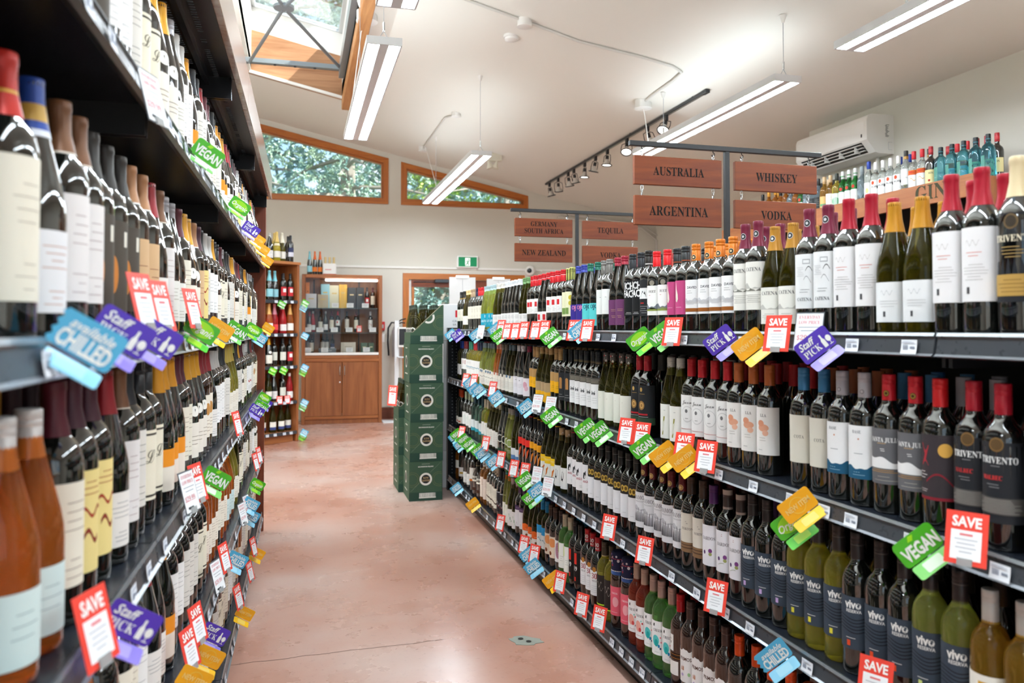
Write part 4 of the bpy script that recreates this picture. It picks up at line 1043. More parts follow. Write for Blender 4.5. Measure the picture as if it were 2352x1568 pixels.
 'c15': (WW, 'bord', 'green', 's', '#cdbfa4', [], [('R', 50, 168, -76, 76, '#f1f2ec'), ('R', 120, 168, -44, -30, '#c6e84a'), ('L', 80, 110, -16, 20, 3, GREY)], 'sand-capped pale-green white with lime bar label'),
 'c16': (RW, 'bord', 'black', 's', '#1d1616', [], [('R', 40, 180, -70, 70, '#1a1616'), ('R', 128, 178, -30, -4, '#e0352a'), ('T', '19', 108, 20, -16, '#f0f0f0', 'b'), ('R', 52, 70, -30, -12, '#e0352a')], 'black-capped red with red bars and white numerals'),
 'c17': (RW, 'bord', 'dark', 's', '#c41f2a', [('T', '30', 30, 16, '#f2e6e6', 'h'), ('T', 'MILE', 46, 8, '#f2e6e6', 'b')], [('R', 60, 164, -78, 78, '#efeef0'), ('E', 0, 170, 15, 11, '#b87a34'), ('T', '30', 142, 22, 0, '#a03040', 's'), ('T', 'MILE', 122, 8, 0, '#8a8084', 's'), ('L', 70, 104, -50, 50, 4, '#c4c2c8')], 'red-capped bottle with bronze rosette white label'),
 'c18': (WW, 'bord', 'straw', 's', '#4c4030', [('B', 61, 54, '#d8cfa8')], [('R', 50, 168, -76, 76, '#2c2726'), ('W', 130, 10, -30, 10, 3, '#b8b0a8', 9), ('W', 112, 8, -20, 20, 2, '#a8a098', 7), ('R', 44, 49, -76, 76, '#c4e83a')], 'brown-capped yellow white with black label'),
 'c19': (RO, 'bord', 'brown', 'k', '#262a4c', [('B', 88, 74, '#2f5aa0'), ('B', 74, 71, '#e6e4ea'), ('B', 26, 23, '#c03a50'), ('Q', 22, ['#b83a50', '#e6e4ea', '#7a5a90'])], [('R', 52, 166, -76, 76, '#e86274'), ('E', 10, 106, 22, 20, '#f2a8b0'), ('T', 'CREEK', 140, 7, 4, '#f6d8dc', 's'), ('L', 60, 70, -30, 30, 1, '#f6d8dc')], 'pink-labelled bottle wearing a navy knitted hood'),
 'c20': (RO, 'bord', 'ruby', 's', '#c2a08e', [], [('R', 50, 168, -78, 78, '#f3f1f2'), ('T', 'CREEK', 134, 9, 4, '#5a5458', 's'), ('P', [(-24, 148), (-14, 146), (-12, 156), (-20, 158)], '#2a2a2c'), ('E', -6, 96, 22, 20, '#eba89c'), ('E', 8, 84, 9, 8, '#d2504e'), ('E', 24, 108, 5, 4, '#c8343c'), ('E', 26, 76, 5, 4, '#8c1f2c'), ('E', 16, 116, 4, 3, '#7fd0c0'), ('L', 58, 66, -40, 40, 1, '#c8707c')], 'blush-capped rosé with coral splash label'),
 'c21': (WW, 'bord', 'green', 's', '#c9a698', [], [('R', 50, 168, -78, 78, '#f3f3f4'), ('T', 'CREEK', 136, 9, 6, '#55565a', 's'), ('P', [(-24, 150), (-14, 148), (-12, 158), (-20, 160)], '#2a2a2c'), ('E', -6, 100, 22, 19, '#56c8c8'), ('E', -2, 92, 12, 13, '#1fa8a8'), ('E', 14, 82, 7, 6, '#2a86b4'), ('E', 24, 112, 4, 3, '#ef7a8a'), ('E', 28, 96, 4, 3, '#ef7a8a'), ('E', 24, 74, 5, 4, '#2a4a70'), ('L', 58, 64, -30, 30, 1, '#c0c4c8')], 'blush-capped pale-green white with turquoise splash'),
 'c22': (RW, 'bord', 'brown', 's', '#c41a22', [], [('R', 118, 172, -70, -10, '#f0f0ee'), ('T', 'G', 150, 18, -36, '#2a2a2c', 's'), ('R', 92, 112, -80, 80, '#2a1c14'), ('L', 90, 114, -70, 70, 2, '#d88a3a'), ('R', 40, 86, -60, 20, '#eceae6')], 'scarlet-capped red with orange-lined band'),
 'c23': (RW, 'bord', 'brown', 's', '#4c3630', [('B', 22, 20, '#7a625a')], [('H', 46, 150, 4, -80, 80, '#edeaea', 16), ('T', 'PRIMOS', 122, 11, 4, '#54332a', 'b', 0.9), ('P', [(-24, 84), (-16, 84), (-16, 94), (-22, 98)], '#b06a3a'), ('P', [(-12, 84), (-4, 84), (-4, 96), (-10, 100)], '#b06a3a'), ('E', 26, 74, 8, 6, '#9cc890'), ('E', -14, 70, 9, 5, '#b8a8d0')], 'brown-capped red with dripping white label'),
 'c24': (RW, 'bord', 'dark', 's', '#f0561a', [], simple(60, 160, '#efe9e0'), 'vivid-orange-capped red on the lowest deck'),
 # tall shelving
 'l1': (RW, 'bord', 'dark', 'c', '#b8281e', [('B', 60, 40, '#d8a840')], simple(40, 190, '#e6e0cf', '#b8b0a0'), 'red-and-gold-capsuled bottle with big cream label'),
 'l2': (RW, 'burg', 'dark', 'c', '#27489a', [('B', 50, 30, '#c8a048'), ('B', 68, 60, '#d8dce4')], simple(30, 124, '#e4e4e6', '#c09888'), 'blue-capsuled burgundy bottle with white label'),
 'l3': (RW, 'bord', 'dark', 'c', '#7a5236', [('B', 68, 52, '#e0d6c6')], simple(46, 180, '#e6e2e0', '#b0a0a0'), 'brown-capsuled bottle with white label'),
 'l4': (RW, 'bord', 'dark', 'c', '#3a3836', [], [('R', 40, 180, -78, 78, '#554e46'), ('E', -22, 96, 14, 30, '#d88a44'), ('R', 140, 164, 10, 24, '#e6e2d6')], 'charcoal-capsuled bottle with orange oval on brown'),
 'l5': (RW, 'bord', 'dark', 'c', '#b5825a', [('B', 68, 50, '#e8e6e4')], [('R', 44, 170, -78, 78, '#d8b48a'), ('L', 100, 130, -20, 20, 2, '#8a4a3a')], 'tan-and-white-capsuled bottle with kraft label'),
 'l6': (RW, 'burg', 'dark', 'c', '#9a1c26', [], simple(28, 112, '#ebe7e2', '#a0a0a0'), 'red-capsuled burgundy bottle with white label'),
 'l7': (RW, 'burg', 'dark', 's', '#a8a6ac', [], simple(28, 116, '#e9e7e0', '#a8a090'), 'grey-capped burgundy bottle with ivory label'),
 'l8': (RW, 'bord', 'dark', 'c', '#5c1f2c', [], simple(48, 176, '#e9e3d2', '#9a8878'), 'oxblood-capsuled bottle with cream label'),
 'l9': (RW, 'burg', 'dark', 'c', '#e0a11c', [], [('R', 30, 120, -76, 76, '#efe8dc'), ('E', 0, 150, 26, 14, '#efece4'), ('L', 60, 90, -24, 24, 3, '#7a6a50')], 'yellow-capsuled burgundy bottle with white crest'),
 'l10': (RO, 'burg', 'rose', 's', '#e8e6e4', [], [('R', 24, 108, -60, 60, '#cfe2e0'), ('L', 50, 90, -30, 30, 3, '#8aa4a8')], 'white-capped amber rosé with pale-blue label'),
 'l11': (RW, 'bord', 'dark', 'c', '#4a2230', [], [('R', 40, 176, -74, 74, '#ecd890'), ('L', 140, 164, -34, 34, 3, '#a8432e'), ('W', 120, 6, -30, 30, 5, '#a8432e', 9), ('W', 88, 8, -20, 20, 7, '#8a3a2a', 6)], 'plum-capsuled bottle with yellow label, red print'),
 'l12': (RW, 'bord', 'dark', 's', '#26262a', [('B', 61, 58, '#b03030')], [('R', 46, 176, -78, 78, '#ece5d0'), ('R', 166, 170, -78, 78, '#4a453c'), ('R', 52, 56, -78, 78, '#4a453c'), ('T', 'L', 128, 26, 0, '#77705f', 'i')], 'black-capped bottle with ruled cream label'),
 'l13': (RW, 'burg', 'dark', 'c', '#e8a01e', [], [('P', [(-60, 140), (0, 120), (50, 140), (50, 176), (-60, 176)], '#ef9a22'), ('R', 30, 116, -78, 78, '#efe6d8'), ('R', 80, 116, -78, 78, '#ee9426')], 'amber-capsuled burgundy bottle with orange pennant'),
 'l14': (RW, 'bord', 'dark', 'c', '#c9c7c4', [], simple(60, 180, WH, '#b0b0b0', 70), 'white-capsuled bottle with white label'),
 'l15': (RO, 'bord', 'rose', 'c', '#e8e2d8', [], simple(40, 130, '#ece4d4', '#a89888'), 'ivory-capsuled copper rosé with cream label'),
 'l16': (WW, 'burg', 'straw', 'c', '#c9b050', [], simple(30, 118, '#efe9db', '#b8a890'), 'straw-capsuled golden white with cream label'),
 'l17': (WW, 'slim', 'olive', 'c', '#9a9a3a', [], [('P', [(-40, 100), (0, 130), (40, 100), (40, 150), (-40, 150)], '#efe4c8'), ('R', 30, 100, -76, 76, '#f0ead8')], 'olive-capsuled flute bottle with cream collar'),
 'l18': (RW, 'bord', 'dark', 'c', '#23252a', [], simple(52, 186, '#dedad2', '#8a8680'), 'black-capsuled bottle with grey-white label'),
 'l19': (RW, 'bord', 'brown', 'c', '#8a1f28', [], [('R', 46, 170, -78, 78, '#efe7d8'), ('E', 0, 128, 26, 18, '#c08a4a'), ('L', 60, 100, -40, 40, 4, '#8a6a5a')], 'ruby-capsuled brown bottle with bronze motif label'),
 'l20': (RW, 'bord', 'black', 's', '#d0d0d2', [('B', 26, 24, '#8a8a8e')], [('R', 40, 176, -78, 78, '#f0efec'), ('W', 110, 12, -40, 40, 8, '#b84a4a', 7), ('L', 60, 80, -40, 40, 3, GREY)], 'silver-capped black bottle with red brush label'),
 # back display, sparkling and others
 'd1': (SP, 'fizz', 'straw', 'f', '#e0c070', [], [('R', 40, 110, -70, 70, '#efece4'), ('R', 170, 196, -80, 80, '#efe2c0')], 'gold-foiled pale sparkling bottle'),
 'd2': (SP, 'fizz', 'dark', 'f', '#7ec4d0', [], [('R', 36, 120, -70, 70, '#8fcad6'), ('L', 60, 100, -30, 30, 3, '#dff0f4')], 'light-blue-foiled dark sparkling bottle'),
 'd3': (SP, 'fizz', 'red', 'f', '#d88a9a', [], [('R', 40, 100, -60, 60, '#e8484a')], 'pink-foiled red sparkling bottle'),
 'd4': (SP, 'fizz', 'rose', 'f', '#d8a45a', [], [('R', 34, 112, -70, 70, '#efe9e2')], 'copper-foiled peach sparkling bottle'),
 'd5': (SP, 'fizz', 'olive', 'f', '#e6e2d0', [], [('R', 34, 112, -70, 70, '#eceae2')], 'cream-foiled olive sparkling bottle'),
 'd6': (SP, 'fizz', 'dark', 'f', '#d8662a', [], [('R', 40, 104, -70, 70, '#e07a30')], 'orange-foiled dark sparkling bottle'),
 'd7': (RW, 'bord', 'dark', 's', '#26262c', [], [('R', 60, 160, -70, 70, '#3a3f60'), ('R', 60, 110, -70, 70, '#d8d8e6')], 'dark bottle with blue-and-white label'),
 'd8': (WW, 'burg', 'dark', 's', '#c8ccc8', [], simple(30, 112, WH), 'silver-capped dark burgundy bottle'),
 'd9': (WW, 'burg', 'olive', 's', '#2a3a34', [], [('R', 30, 116, -70, 70, '#eeeae0'), ('R', 30, 60, -70, 70, '#3f4a80')], 'green-black-capped olive white with blue-foot label'),
 'd10': (RO, 'burg', 'red', 's', '#e6e0dc', [], simple(30, 100, WH), 'white-capped strawberry rosé'),
 'd11': (RW, 'bord', 'dark', 's', '#1f1f22', [], [('R', 50, 150, -70, 70, '#c8323a'), ('R', 90, 130, -30, 30, '#efefef')], 'black-capped bottle with red label'),
 'd12': (RW, 'bord', 'dark', 's', '#2a2a2c', [], simple(60, 150, '#e0e2d6'), 'black-capped bottle with grey-green label'),
 'k1': (WW, 'burg', 'olive', 's', '#2c3a2f', [('B', 26, 24, '#50604f')], [('E', 0, 96, 40, 26, '#f0f0ea'), ('E', 0, 96, 28, 18, '#26322c')], 'dark-green-capped white wine'),
 # spirits
 'g1': ('gin_bottle', 'gin', 'blue', 'x', '#1d2226', [('B', 8, 2, '#9aa4aa')], [('R', 30, 132, -64, -16, '#e6dcb8'), ('T', 'EAST', 92, 13, 16, '#1d5a74', 's', 0.7), ('L', 50, 76, 4, 30, 3, '#3a8098')], 'pale-blue square gin bottle'),
 'g2': ('vodka_bottle', 'spir', 'clear', 'x', '#c8202a', [], [('R', 34, 150, -76, 76, '#f0efec'), ('R', 128, 156, -78, 78, '#d8742a'), ('T', 'SMIRNOFF', 142, 16, 4, '#c8282a', 'h', 0.62), ('R', 124, 128, -78, 78, '#c8282a'), ('W', 92, 9, -30, 30, 5, '#d0a050', 6), ('L', 44, 64, -30, 30, 2, '#a0a0a0')], 'red-capped clear vodka bottle with orange banner'),
 'g3': ('vodka_bottle', 'tall', 'clear', 'x', '#26221f', [('B', 26, 6, '#c09040')], [('R', 70, 180, -76, 76, '#f2f2f2'), ('T', 'Ketel One', 120, 12, 4, '#8a8a8e', 'i', 0.6), ('R', 24, 44, -70, 70, '#c89a5c')], 'black-capped tall clear bottle with white label'),
 'g4': ('rum_bottle', 'spir', 'clear', 'x', '#eceae8', [], [('R', 40, 156, -78, 78, '#f2f1f0'), ('E', -16, 136, 18, 14, '#c8502c'), ('T', 'BACARDI', 108, 14, 4, '#2c2c2e', 'b', 0.75), ('P', [(30, 92), (42, 96), (48, 108), (40, 116), (30, 108)], '#2c2c2e'), ('L', 54, 84, -34, 34, 3, '#b0b0b0')], 'white-capped clear rum bottle with red roundel'),
 'g5': ('gin_bottle', 'shak', 'kelly', 'x', '#d8dad8', [], [('R', 36, 128, -72, 72, '#eff0ea'), ('E', -10, 150, 20, 13, '#c03a30'), ('L', 50, 110, -34, 34, 4, '#7a9a80')], 'silver-capped emerald gin bottle with red seal'),
 'g6': ('whiskey_bottle', 'spir', 'gold', 'x', '#c8a070', [('B', 4, -32, '#d8b88c')], [('R', 36, 130, -70, 70, '#d8b072'), ('R', 50, 70, -40, 40, '#5a9a6a')], 'cork-stoppered golden bottle with tan label'),
 'g7': ('whiskey_bottle', 'spir', 'gold', 'x', '#d0b088', [], [('R', 36, 140, -74, 74, '#ece9e2'), ('L', 60, 120, -30, 30, 3, '#9a9488')], 'cork-stoppered golden bottle with white label'),
 'g8': ('whiskey_bottle', 'spir', 'straw', 'x', '#2c3028', [], [('R', 30, 130, -74, 74, '#dfeadf'), ('E', 0, 70, 50, 30, '#3f9a68')], 'dark-stoppered pale bottle with leafy green label'),
 'g9': ('whiskey_bottle', 'spir', 'smoke', 'x', '#2a2624', [], [('R', 34, 136, -76, 76, '#3a3c3e'), ('L', 60, 120, -40, 40, 4, '#b0aca4')], 'dark-stoppered grey bottle with black label'),
 'g10': ('gin_bottle', 'spir', 'smoke', 'x', '#8a9498', [], [('P', [(-50, 96), (0, 40), (50, 96), (0, 152)], '#eef0f0'), ('L', 80, 108, -26, 26, 3, '#a0a8ac')], 'grey-blue bottle with white diamond label'),
 'g11': ('gin_bottle', 'tall', 'clear', 'x', '#2440a0', [], [('R', 40, 150, -72, 72, '#eef0ee'), ('E', -8, 90, 20, 20, '#d8d890')], 'blue-capped clear gin bottle'),
 'g12': ('whiskey_bottle', 'spir', 'dark', 'x', '#a82028', [('B', 6, -14, '#c8323a')], [('R', 40, 130, -76, 76, '#e8d9a0'), ('T', 'SON', 108, 13, 10, '#2a2a28', 's'), ('R', 52, 66, -16, 6, '#a83a30')], 'red-capped dark whiskey bottle with yellow label'),
 'g13': ('whiskey_bottle', 'tall', 'amber', 'x', '#d0902c', [], [('R', 40, 150, -74, 74, '#e0a850'), ('R', 150, 164, -74, 74, '#d8d0b8')], 'gold-capped amber whiskey bottle'),
 'g14': ('whiskey_bottle', 'spir', 'amber', 'x', '#1f1c1a', [], [('R', 40, 130, -74, 74, '#e6dfd0'), ('L', 60, 120, -40, 40, 4, '#5a3a24')], 'black-capped amber whiskey bottle'),
}
for _k, _d in DES.items():
    for _op in _d[6]:
        if _op[0] == 'T': glyphs(_op[1], _op[6])
    for _op in _d[5]:
        if _op[0] == 'T': glyphs(_op[1], _op[5])
PLACED = []
ZSC = {'t21': 1.0, 't23': 1.0, 't24': 1.01, 't26': 1.03, 't22': .92, 't25': .91, 't18': .92, 't19': .91, 't20': .91, 'b18': 1.0, 'b19': 1.0, 'b20': 1.0, 'b21': 1.0, 'b15': .93}
def bottle(key, x, y, z, rz, where, group, lab=True, sc=(0.945, 1.0)):
    kind, shape, glass, ck, cc, cx, ops, words_ = DES[key]
    if kind == RW: kind = 'corked_red_bottle' if ck == 'c' else 'screwcap_red_bottle'
    o = obj(kind, body_mesh(shape, glass), None, (x, y, z), rz)
    o.scale = (sc[0], sc[0], sc[1])
    if key not in CAPM: CAPM[key] = cap_mesh(shape, ck, cc, cx)
    obj({'s': 'screw_cap', 'k': 'knitted_hood', 'x': 'stopper'}.get(ck, 'capsule'), CAPM[key], o)
    if lab and ops:
        if key not in LAB: LAB[key] = label_mesh(shape, ops)
        obj('paper_label', LAB[key], o)
    o['category'] = 'bottle'
    o['group'] = group
    PLACED.append((o, words_, where))
    return o
def relax(items, lo, hi):
    """items: [pos, radius, key]; keep the near ones where they are, push farther ones back, drop what no longer fits"""
    items.sort(key=lambda t: t[0])
    out = []
    for it in items:
        if it[0] < lo: it[0] = lo
        if out:
            need = out[-1][0] + out[-1][1] + it[1] + 0.0020
            if it[0] < need: it[0] = need
        if it[0] + it[1] > hi + 0.04: break
        out.append(it)
    items[:] = out
    return items
# ------------------------------------------------------------------ shelving
def price_mesh():
    b = MB()
    w, h = 0.040, 0.027
    n = 5
    vs, fs = [], []
    for i in range(n + 1):        # curls outwards at its foot
        t = i / n
        z = h / 2 - h * t
        y = -0.0012 - 0.004 * t * t
        vs += [(-w / 2, y, z), (w / 2, y, z)]
        if i: fs.append((2 * i - 2, 2 * i, 2 * i + 1, 2 * i - 1))
    b.add(vs, fs, paper('#e9edf4'))
    ink, ink2 = paper('#8a93a4'), paper('#b9c0cc')
    for k in range(7): b.box(-0.014 + k * 0.0019, -0.0130 + k * 0.0019, -0.0036, -0.0034, -0.006, 0.004, ink)
    b.box(0.004, 0.016, -0.0036, -0.0034, -0.004, 0.001, ink)
    b.box(-0.016, 0.014, -0.0028, -0.0026, 0.007, 0.0085, ink2)
    b.box(-0.016, 0.008, -0.0028, -0.0026, 0.0095, 0.0105, ink2)
    return b.mesh('price_label')
PRICE = price_mesh()
RAIL = pm('#3a3e44', 0.28, spec=0.6)
RAILB = pm('#9aa0a6', 0.25, metal=0.7)
RAILC = pm('#8a8e94', 0.3, metal=0.5)
KICK = pm('#17120f', 0.45)

def shelf_unit(parent, sgn, y0, y1, zs, u0, u1, seed, thick=0.028, lip=0.038, labels=True, rail_clear=False):
    """one shelf board with its ticket rail. sgn=+1: front edge faces -x (aisle on the low-x side); -1: faces +x"""
    b = MB()
    def bx(a, c, *r): b.box(min(a, c), max(a, c), *r)
    bx(u0, u1, y0 + 0.002, y1 - 0.002, zs - 0.004, zs, SHELFM)
    bx(u0, u0 + sgn * 0.012, y0 + 0.002, y1 - 0.002, zs - thick, zs - 0.004, BLACK)
    for q in (0.45, 0.7):
        m = u0 + (u1 - u0) * q
        bx(m - 0.02, m + 0.02, y0 + 0.01, y1 - 0.01, zs - 0.016, zs - 0.004, BLACK)
    bx(u0 + sgn * 0.02, u1, y0 + 0.004, y0 + 0.012, zs - 0.06, zs - 0.004, BLACK)
    bx(u0 + sgn * 0.02, u1, y1 - 0.012, y1 - 0.004, zs - 0.06, zs - 0.004, BLACK)
    sh = b.build('shelf', parent)
    b = MB()
    e = 0.012 * sgn
    pr = [(u0, zs + 0.004), (u0 - e * 0.35, zs + 0.005), (u0 - e * 0.6, zs - 0.001), (u0 - e * 0.3, zs - 0.006), (u0 - e * 0.75, zs - lip + 0.004), (u0 - e * 1.2, zs - lip), (u0 - e * 0.4, zs - lip - 0.003), (u0, zs - lip + 0.004)]
    n = len(pr)
    vs = [(x, y0 + 0.003, z) for x, z in pr] + [(x, y1 - 0.003, z) for x, z in pr]
    cols = [RAIL, RAILB, RAIL, RAIL, RAILC, RAIL, RAIL, RAIL]
    for i in range(n):
        j = (i + 1) % n
        b.add([vs[i], vs[i + n], vs[j + n], vs[j]], [(0, 1, 2, 3)], cols[i])
    b.add(vs[:n], [tuple(range(n))], RAIL)
    b.add(vs[n:], [tuple(range(n))[::-1]], RAIL)
    rl = b.build('ticket_rail', sh)
    if labels:
        rnd = random.Random(seed)
        y = y0 + 0.06
        while y < y1 - 0.05:
            o = obj('price_label', PRICE, sh, (u0 - e * 0.72, y, zs - 0.022), -pi / 2 * sgn)
            y += rnd.choice((0.088, 0.12, 0.16, 0.17, 0.235))
    return sh

def wire_dots(b, x0, x1, y, z0, z1, mat):
    """two-column punched slots of an upright end panel, as small inset plates"""
    for x in (x0, x1):
        z = z0
        while z < z1:
            b.box(x - 0.0035, x + 0.0035, y - 0.0012, y, z, z + 0.007, mat)
            z += 0.0254

# low black gondola across the aisle
GX, GXB, GY1 = 1.14, 1.62, 6.07
ZS = [0.118, 0.508, 0.876, 1.246]
low = empty('gondola_shelving', (GX, GY1, 0), label='low black four-level gondola of wine across the aisle', category='store shelving')
def under(o, root):
    o.parent = root
    o.matrix_parent_inverse = Matrix.Translation(root.location).inverted()
class Root:
    pass
secs = [GY1 - 1.22 * k for k in range(5)] + [0.35]
def lowpart(b, name, **k):
    o = b.build(name, None, **k)
    under(o, low)
    return o
holder = []
for lv, zs in enumerate(ZS):
    for k in range(5):
        sh = shelf_unit(None, 1, secs[k + 1], secs[k], zs, GX if lv else GX - 0.0, GXB if lv < 3 else GXB + 0.44, 11 * lv + k)
        under(sh, low)
b = MB(); b.box(GX + 0.035, GX + 0.055, secs[-1], GY1 - 0.02, 0, 0.09, KICK); lowpart(b, 'kick_plate')
b = MB(); b.box(GX + 0.004, GX + 0.02, secs[-1], GY1 - 0.02, 0.045, 0.085, KICK); lowpart(b, 'kick_plate')
b = MB(); b.box(GXB, GXB + 0.02, secs[-1], GY1, 0.05, 1.24, BLACKM); lowpart(b, 'back_panel')
b = MB(); b.box(GXB + 0.42, GXB + 0.44, secs[-1], GY1, 0.0, 1.24, BLACKM); lowpart(b, 'back_panel')
b = MB()
b.box(GX - 0.01, GXB + 0.44, GY1, GY1 + 0.02, 0, 1.262, BLACKM)
b.box(GX - 0.012, GX + 0.0, GY1 - 0.03, GY1 + 0.02, 0, 1.262, BLACK)
DOT = pm('#777a80', 0.5)
wire_dots(b, GX + 0.03, GX + 0.062, GY1, 0.1, 1.22, DOT)
wire_dots(b, GX + 0.12, GX + 0.152, GY1, 0.1, 1.22, DOT)
lowpart(b, 'end_panel')
for y in secs[1:5]:
    b = MB(); b.box(GXB - 0.03, GXB, y - 0.02, y + 0.02, 0.05, 1.24, BLACK); lowpart(b, 'upright')

# tall wall-side shelving with cherry end panel and valance
LU, LUB = -0.262, -0.74
LZ = [0.118, 0.50, 0.876, 1.246, 1.665]
LS1, LS0 = 5.13, 0.25
tall = empty('wall_shelving', tuple(LW(LU, LS1)), -PHI, label='tall black shelving with cherry end panel and wooden valance', category='store shelving')
def tallpart(b, name, **k):
    o = b.build(name, None, **k) if isinstance(b, MB) else b
    o.parent = tall
    o.location = Vector((-LU, -LS1, 0))
    return o
lsec = [LS1 - 1.2 * k for k in range(4)] + [LS0]
for lv, zs in enumerate(LZ):
    for k in range(4):
        sh = shelf_unit(None, -1, lsec[k + 1], lsec[k], zs, LU, LUB, 101 * lv + k + 5)
        tallpart(sh, '')
b = MB(); b.box(LU - 0.045, LU - 0.03, LS0, LS1, 0, 0.08, KICK); tallpart(b, 'kick_plate')
b = MB(); b.box(LUB - 0.02, LUB, LS0, LS1, 0.0, 2.1, BLACKM); tallpart(b, 'back_panel')
ENDW = wood('#5e2613', '#8f4527', 2, 0.3, 5.0)
b = MB(); b.bbox(LUB - 0.03, LU + 0.014, LS1, LS1 + 0.032, 0, 2.075, ENDW, 0.003); tallpart(b, 'end_panel')
VALW = wood('#8d6a58', '#b49a8a', 2, 0.14, 5.0)
CU = -0.214
VZ0, VZ1 = 2.072, 2.215
for k, (s0, s1) in enumerate(((3.06, LS1 + 0.03), (LS0, 3.055))):
    b = MB(); b.bbox(CU - 0.02, CU, s0, s1, VZ0, VZ1, VALW, 0.002); tallpart(b, 'valance_board')
# top shelf of punched steel: plates with slots left open between little bridges
for k in range(4):
    y0, y1 = lsec[k + 1] + 0.003, lsec[k] - 0.003
    b = MB()
    zt = 2.085
    b.box(LUB, LU - 0.10, y0, y1, zt, zt + 0.004, BLACK)
    b.box(LU - 0.085, LU - 0.035, y0, y1, zt, zt + 0.004, BLACK)
    b.box(LU - 0.020, CU - 0.02, y0, y1, zt, zt + 0.004, BLACK)
    for a, c in ((LU - 0.10, LU - 0.085), (LU - 0.035, LU - 0.020)):
        y = y0
        while y < y1:
            solid = 0.010 if random.random() < 0.93 else 0.06
            b.box(a, c, y, min(y1, y + solid), zt, zt + 0.004, BLACK)
            y += solid + 0.007
    b.box(LU - 0.065, LU - 0.05, y0, y1, zt - 0.03, zt, SHELFM)
    b.box(LUB, CU - 0.03, y0 + 0.002, y0 + 0.010, zt - 0.07, zt, BLACK)
    b.box(LUB, CU - 0.03, y1 - 0.010, y1 - 0.002, zt - 0.07, zt, BLACK)
    tallpart(b, 'top_shelf')
for y in lsec[1:4]:
    b = MB(); b.box(LUB, LUB + 0.03, y - 0.02, y + 0.02, 0.0, 2.1, BLACK); tallpart(b, 'upright')

# ------------------------------------------------------------------ wine on the low gondola (spots along each shelf, far end first)
XB = GX + 0.057
ROWS = {
 3: 't1:1060,1068 t2:1076,1081 t3:1087,1091 t4:1096 t4b:1103,1109 t5:1117,1123,1132,1138 t6:1147,1156 t7:1167,1174,1183,1189,1196 t8:1206,1215 t9:1226,1235,1244 t10:1254,1264 t9:1273,1282,1294 t11:1317,1331 t12:1346,1361 t13:1375,1390 t14:1405,1419 t15:1441,1458 t16:1477,1493 t17:1510 t18:1528,1549 t19:1567,1590 t20:1616,1637,1663,1695 t21:1733,1765 t22:1802,1845 t23:1885,1928 t24:1977,2030 t25:2080,2140 t24:2190,2265 t26:2340,2440',
 2: 'a1:1060,1065 a1b:1070,1075 a2:1085,1089 a2b:1094,1100 a3:1107,1111 a4:1115,1121,1127,1134,1140 a5:1147,1153 a6:1160,1167 a7:1175,1182 a8:1193,1203 a9:1216 a10:1230,1242 a11:1251,1259,1270 a10:1281,1293 a12:1311,1322 a13:1331,1343,1355,1366,1378 a14:1394,1411,1429,1449 a15:1472,1490 a16:1548,1573 a17:1600,1621,1649,1678 a18:1700,1734,1766 a19:1848,1891 a20:1944,1990 a21:2040,2102 a22:2162 a23:2241,2309 a14:2420',
 1: 'b1:1057,1062 b2:1072,1079,1087 b3:1094,1101,1112 b4:1121,1130 b5:1139,1149,1159,1168 b6:1176,1184 b7:1190,1199 b8:1207,1215 b9:1223,1232,1241 b10:1247,1255,1265 b11:1273,1283,1294 b12:1313,1322 b13:1332,1345,1358,1370 b14:1383,1397,1413,1434,1452,1468,1487 b15:1508,1523,1543,1567,1592 b16:1627,1642 b17b:1667 b17:1697,1723 b18:1748,1777,1809 b19:1855,1903,1947 b20:1992,2044,2098 b21:2156,2223 b22:2292,2352',
 0: 'c1:1057 c1b:1063 c2:1075,1081 c3:1089 c4:1098,1106 c5:1115,1122 c6:1130,1135,1141,1147 c7:1155,1162 c8:1167,1175 c9:1183,1190 c10:1198,1205 c11:1217,1227,1240 c12:1254,1261 c13:1270,1283 c14:1296 c15:1310,1319 c16:1331,1341 c17:1352,1363,1377 c18:1399,1407 c19:1423,1449 c20:1470,1489 c21:1503,1524,1547 c22:1568 c23:1593,1615,1640,1670 c24:1700,1735,1775',
}
LEVEL = {3: "low gondola's top shelf", 2: "low gondola's second shelf", 1: "low gondola's third shelf", 0: "low gondola's bottom deck"}
for lv, spec in ROWS.items():
    items = []
    for part in spec.split():
        key, pxs = part.split(':')
        for px in pxs.split(','):
            y = onX(int(px), {3: 690, 2: 960, 1: 1150, 0: 1300}[lv], XB).y
            items.append([y, shp_r(DES[key][1]) * 0.89, key])
    y, k_ = min(items)[0], min(items)[2]
    for q in range(5):
        y -= 0.076
        items.append([y, shp_r(DES[k_][1]) * 0.89, k_])
    relax(items, 0.42, GY1 - 0.085)
    items.sort(key=lambda t: -t[0])
    for y, r, key in items:
        bottle(key, XB + random.uniform(-.004, .004), y, ZS[lv] + 0.0005, rad(-(70 - 5.5 * (y - 1)) + random.uniform(-5, 5)), LEVEL[lv], 'front row on the ' + LEVEL[lv], sc=(0.89, ZSC.get(key, 0.95)))
    if lv == 3:   # the row behind stands taller than the gaps between the fronts
        back = items[6:]
        its = [[y + 0.035, r, k] for y, r, k in back]
        relax(its, 0.5, GY1 - 0.1)
        its.sort(key=lambda t: -t[0])
        for y, r, key in its:
            bottle(key, XB + 0.088, y, ZS[lv] + 0.0005, rad(-68), "low gondola's top shelf behind", 'row behind on the top shelf', lab=False, sc=(0.89, ZSC.get(key, 0.95)))
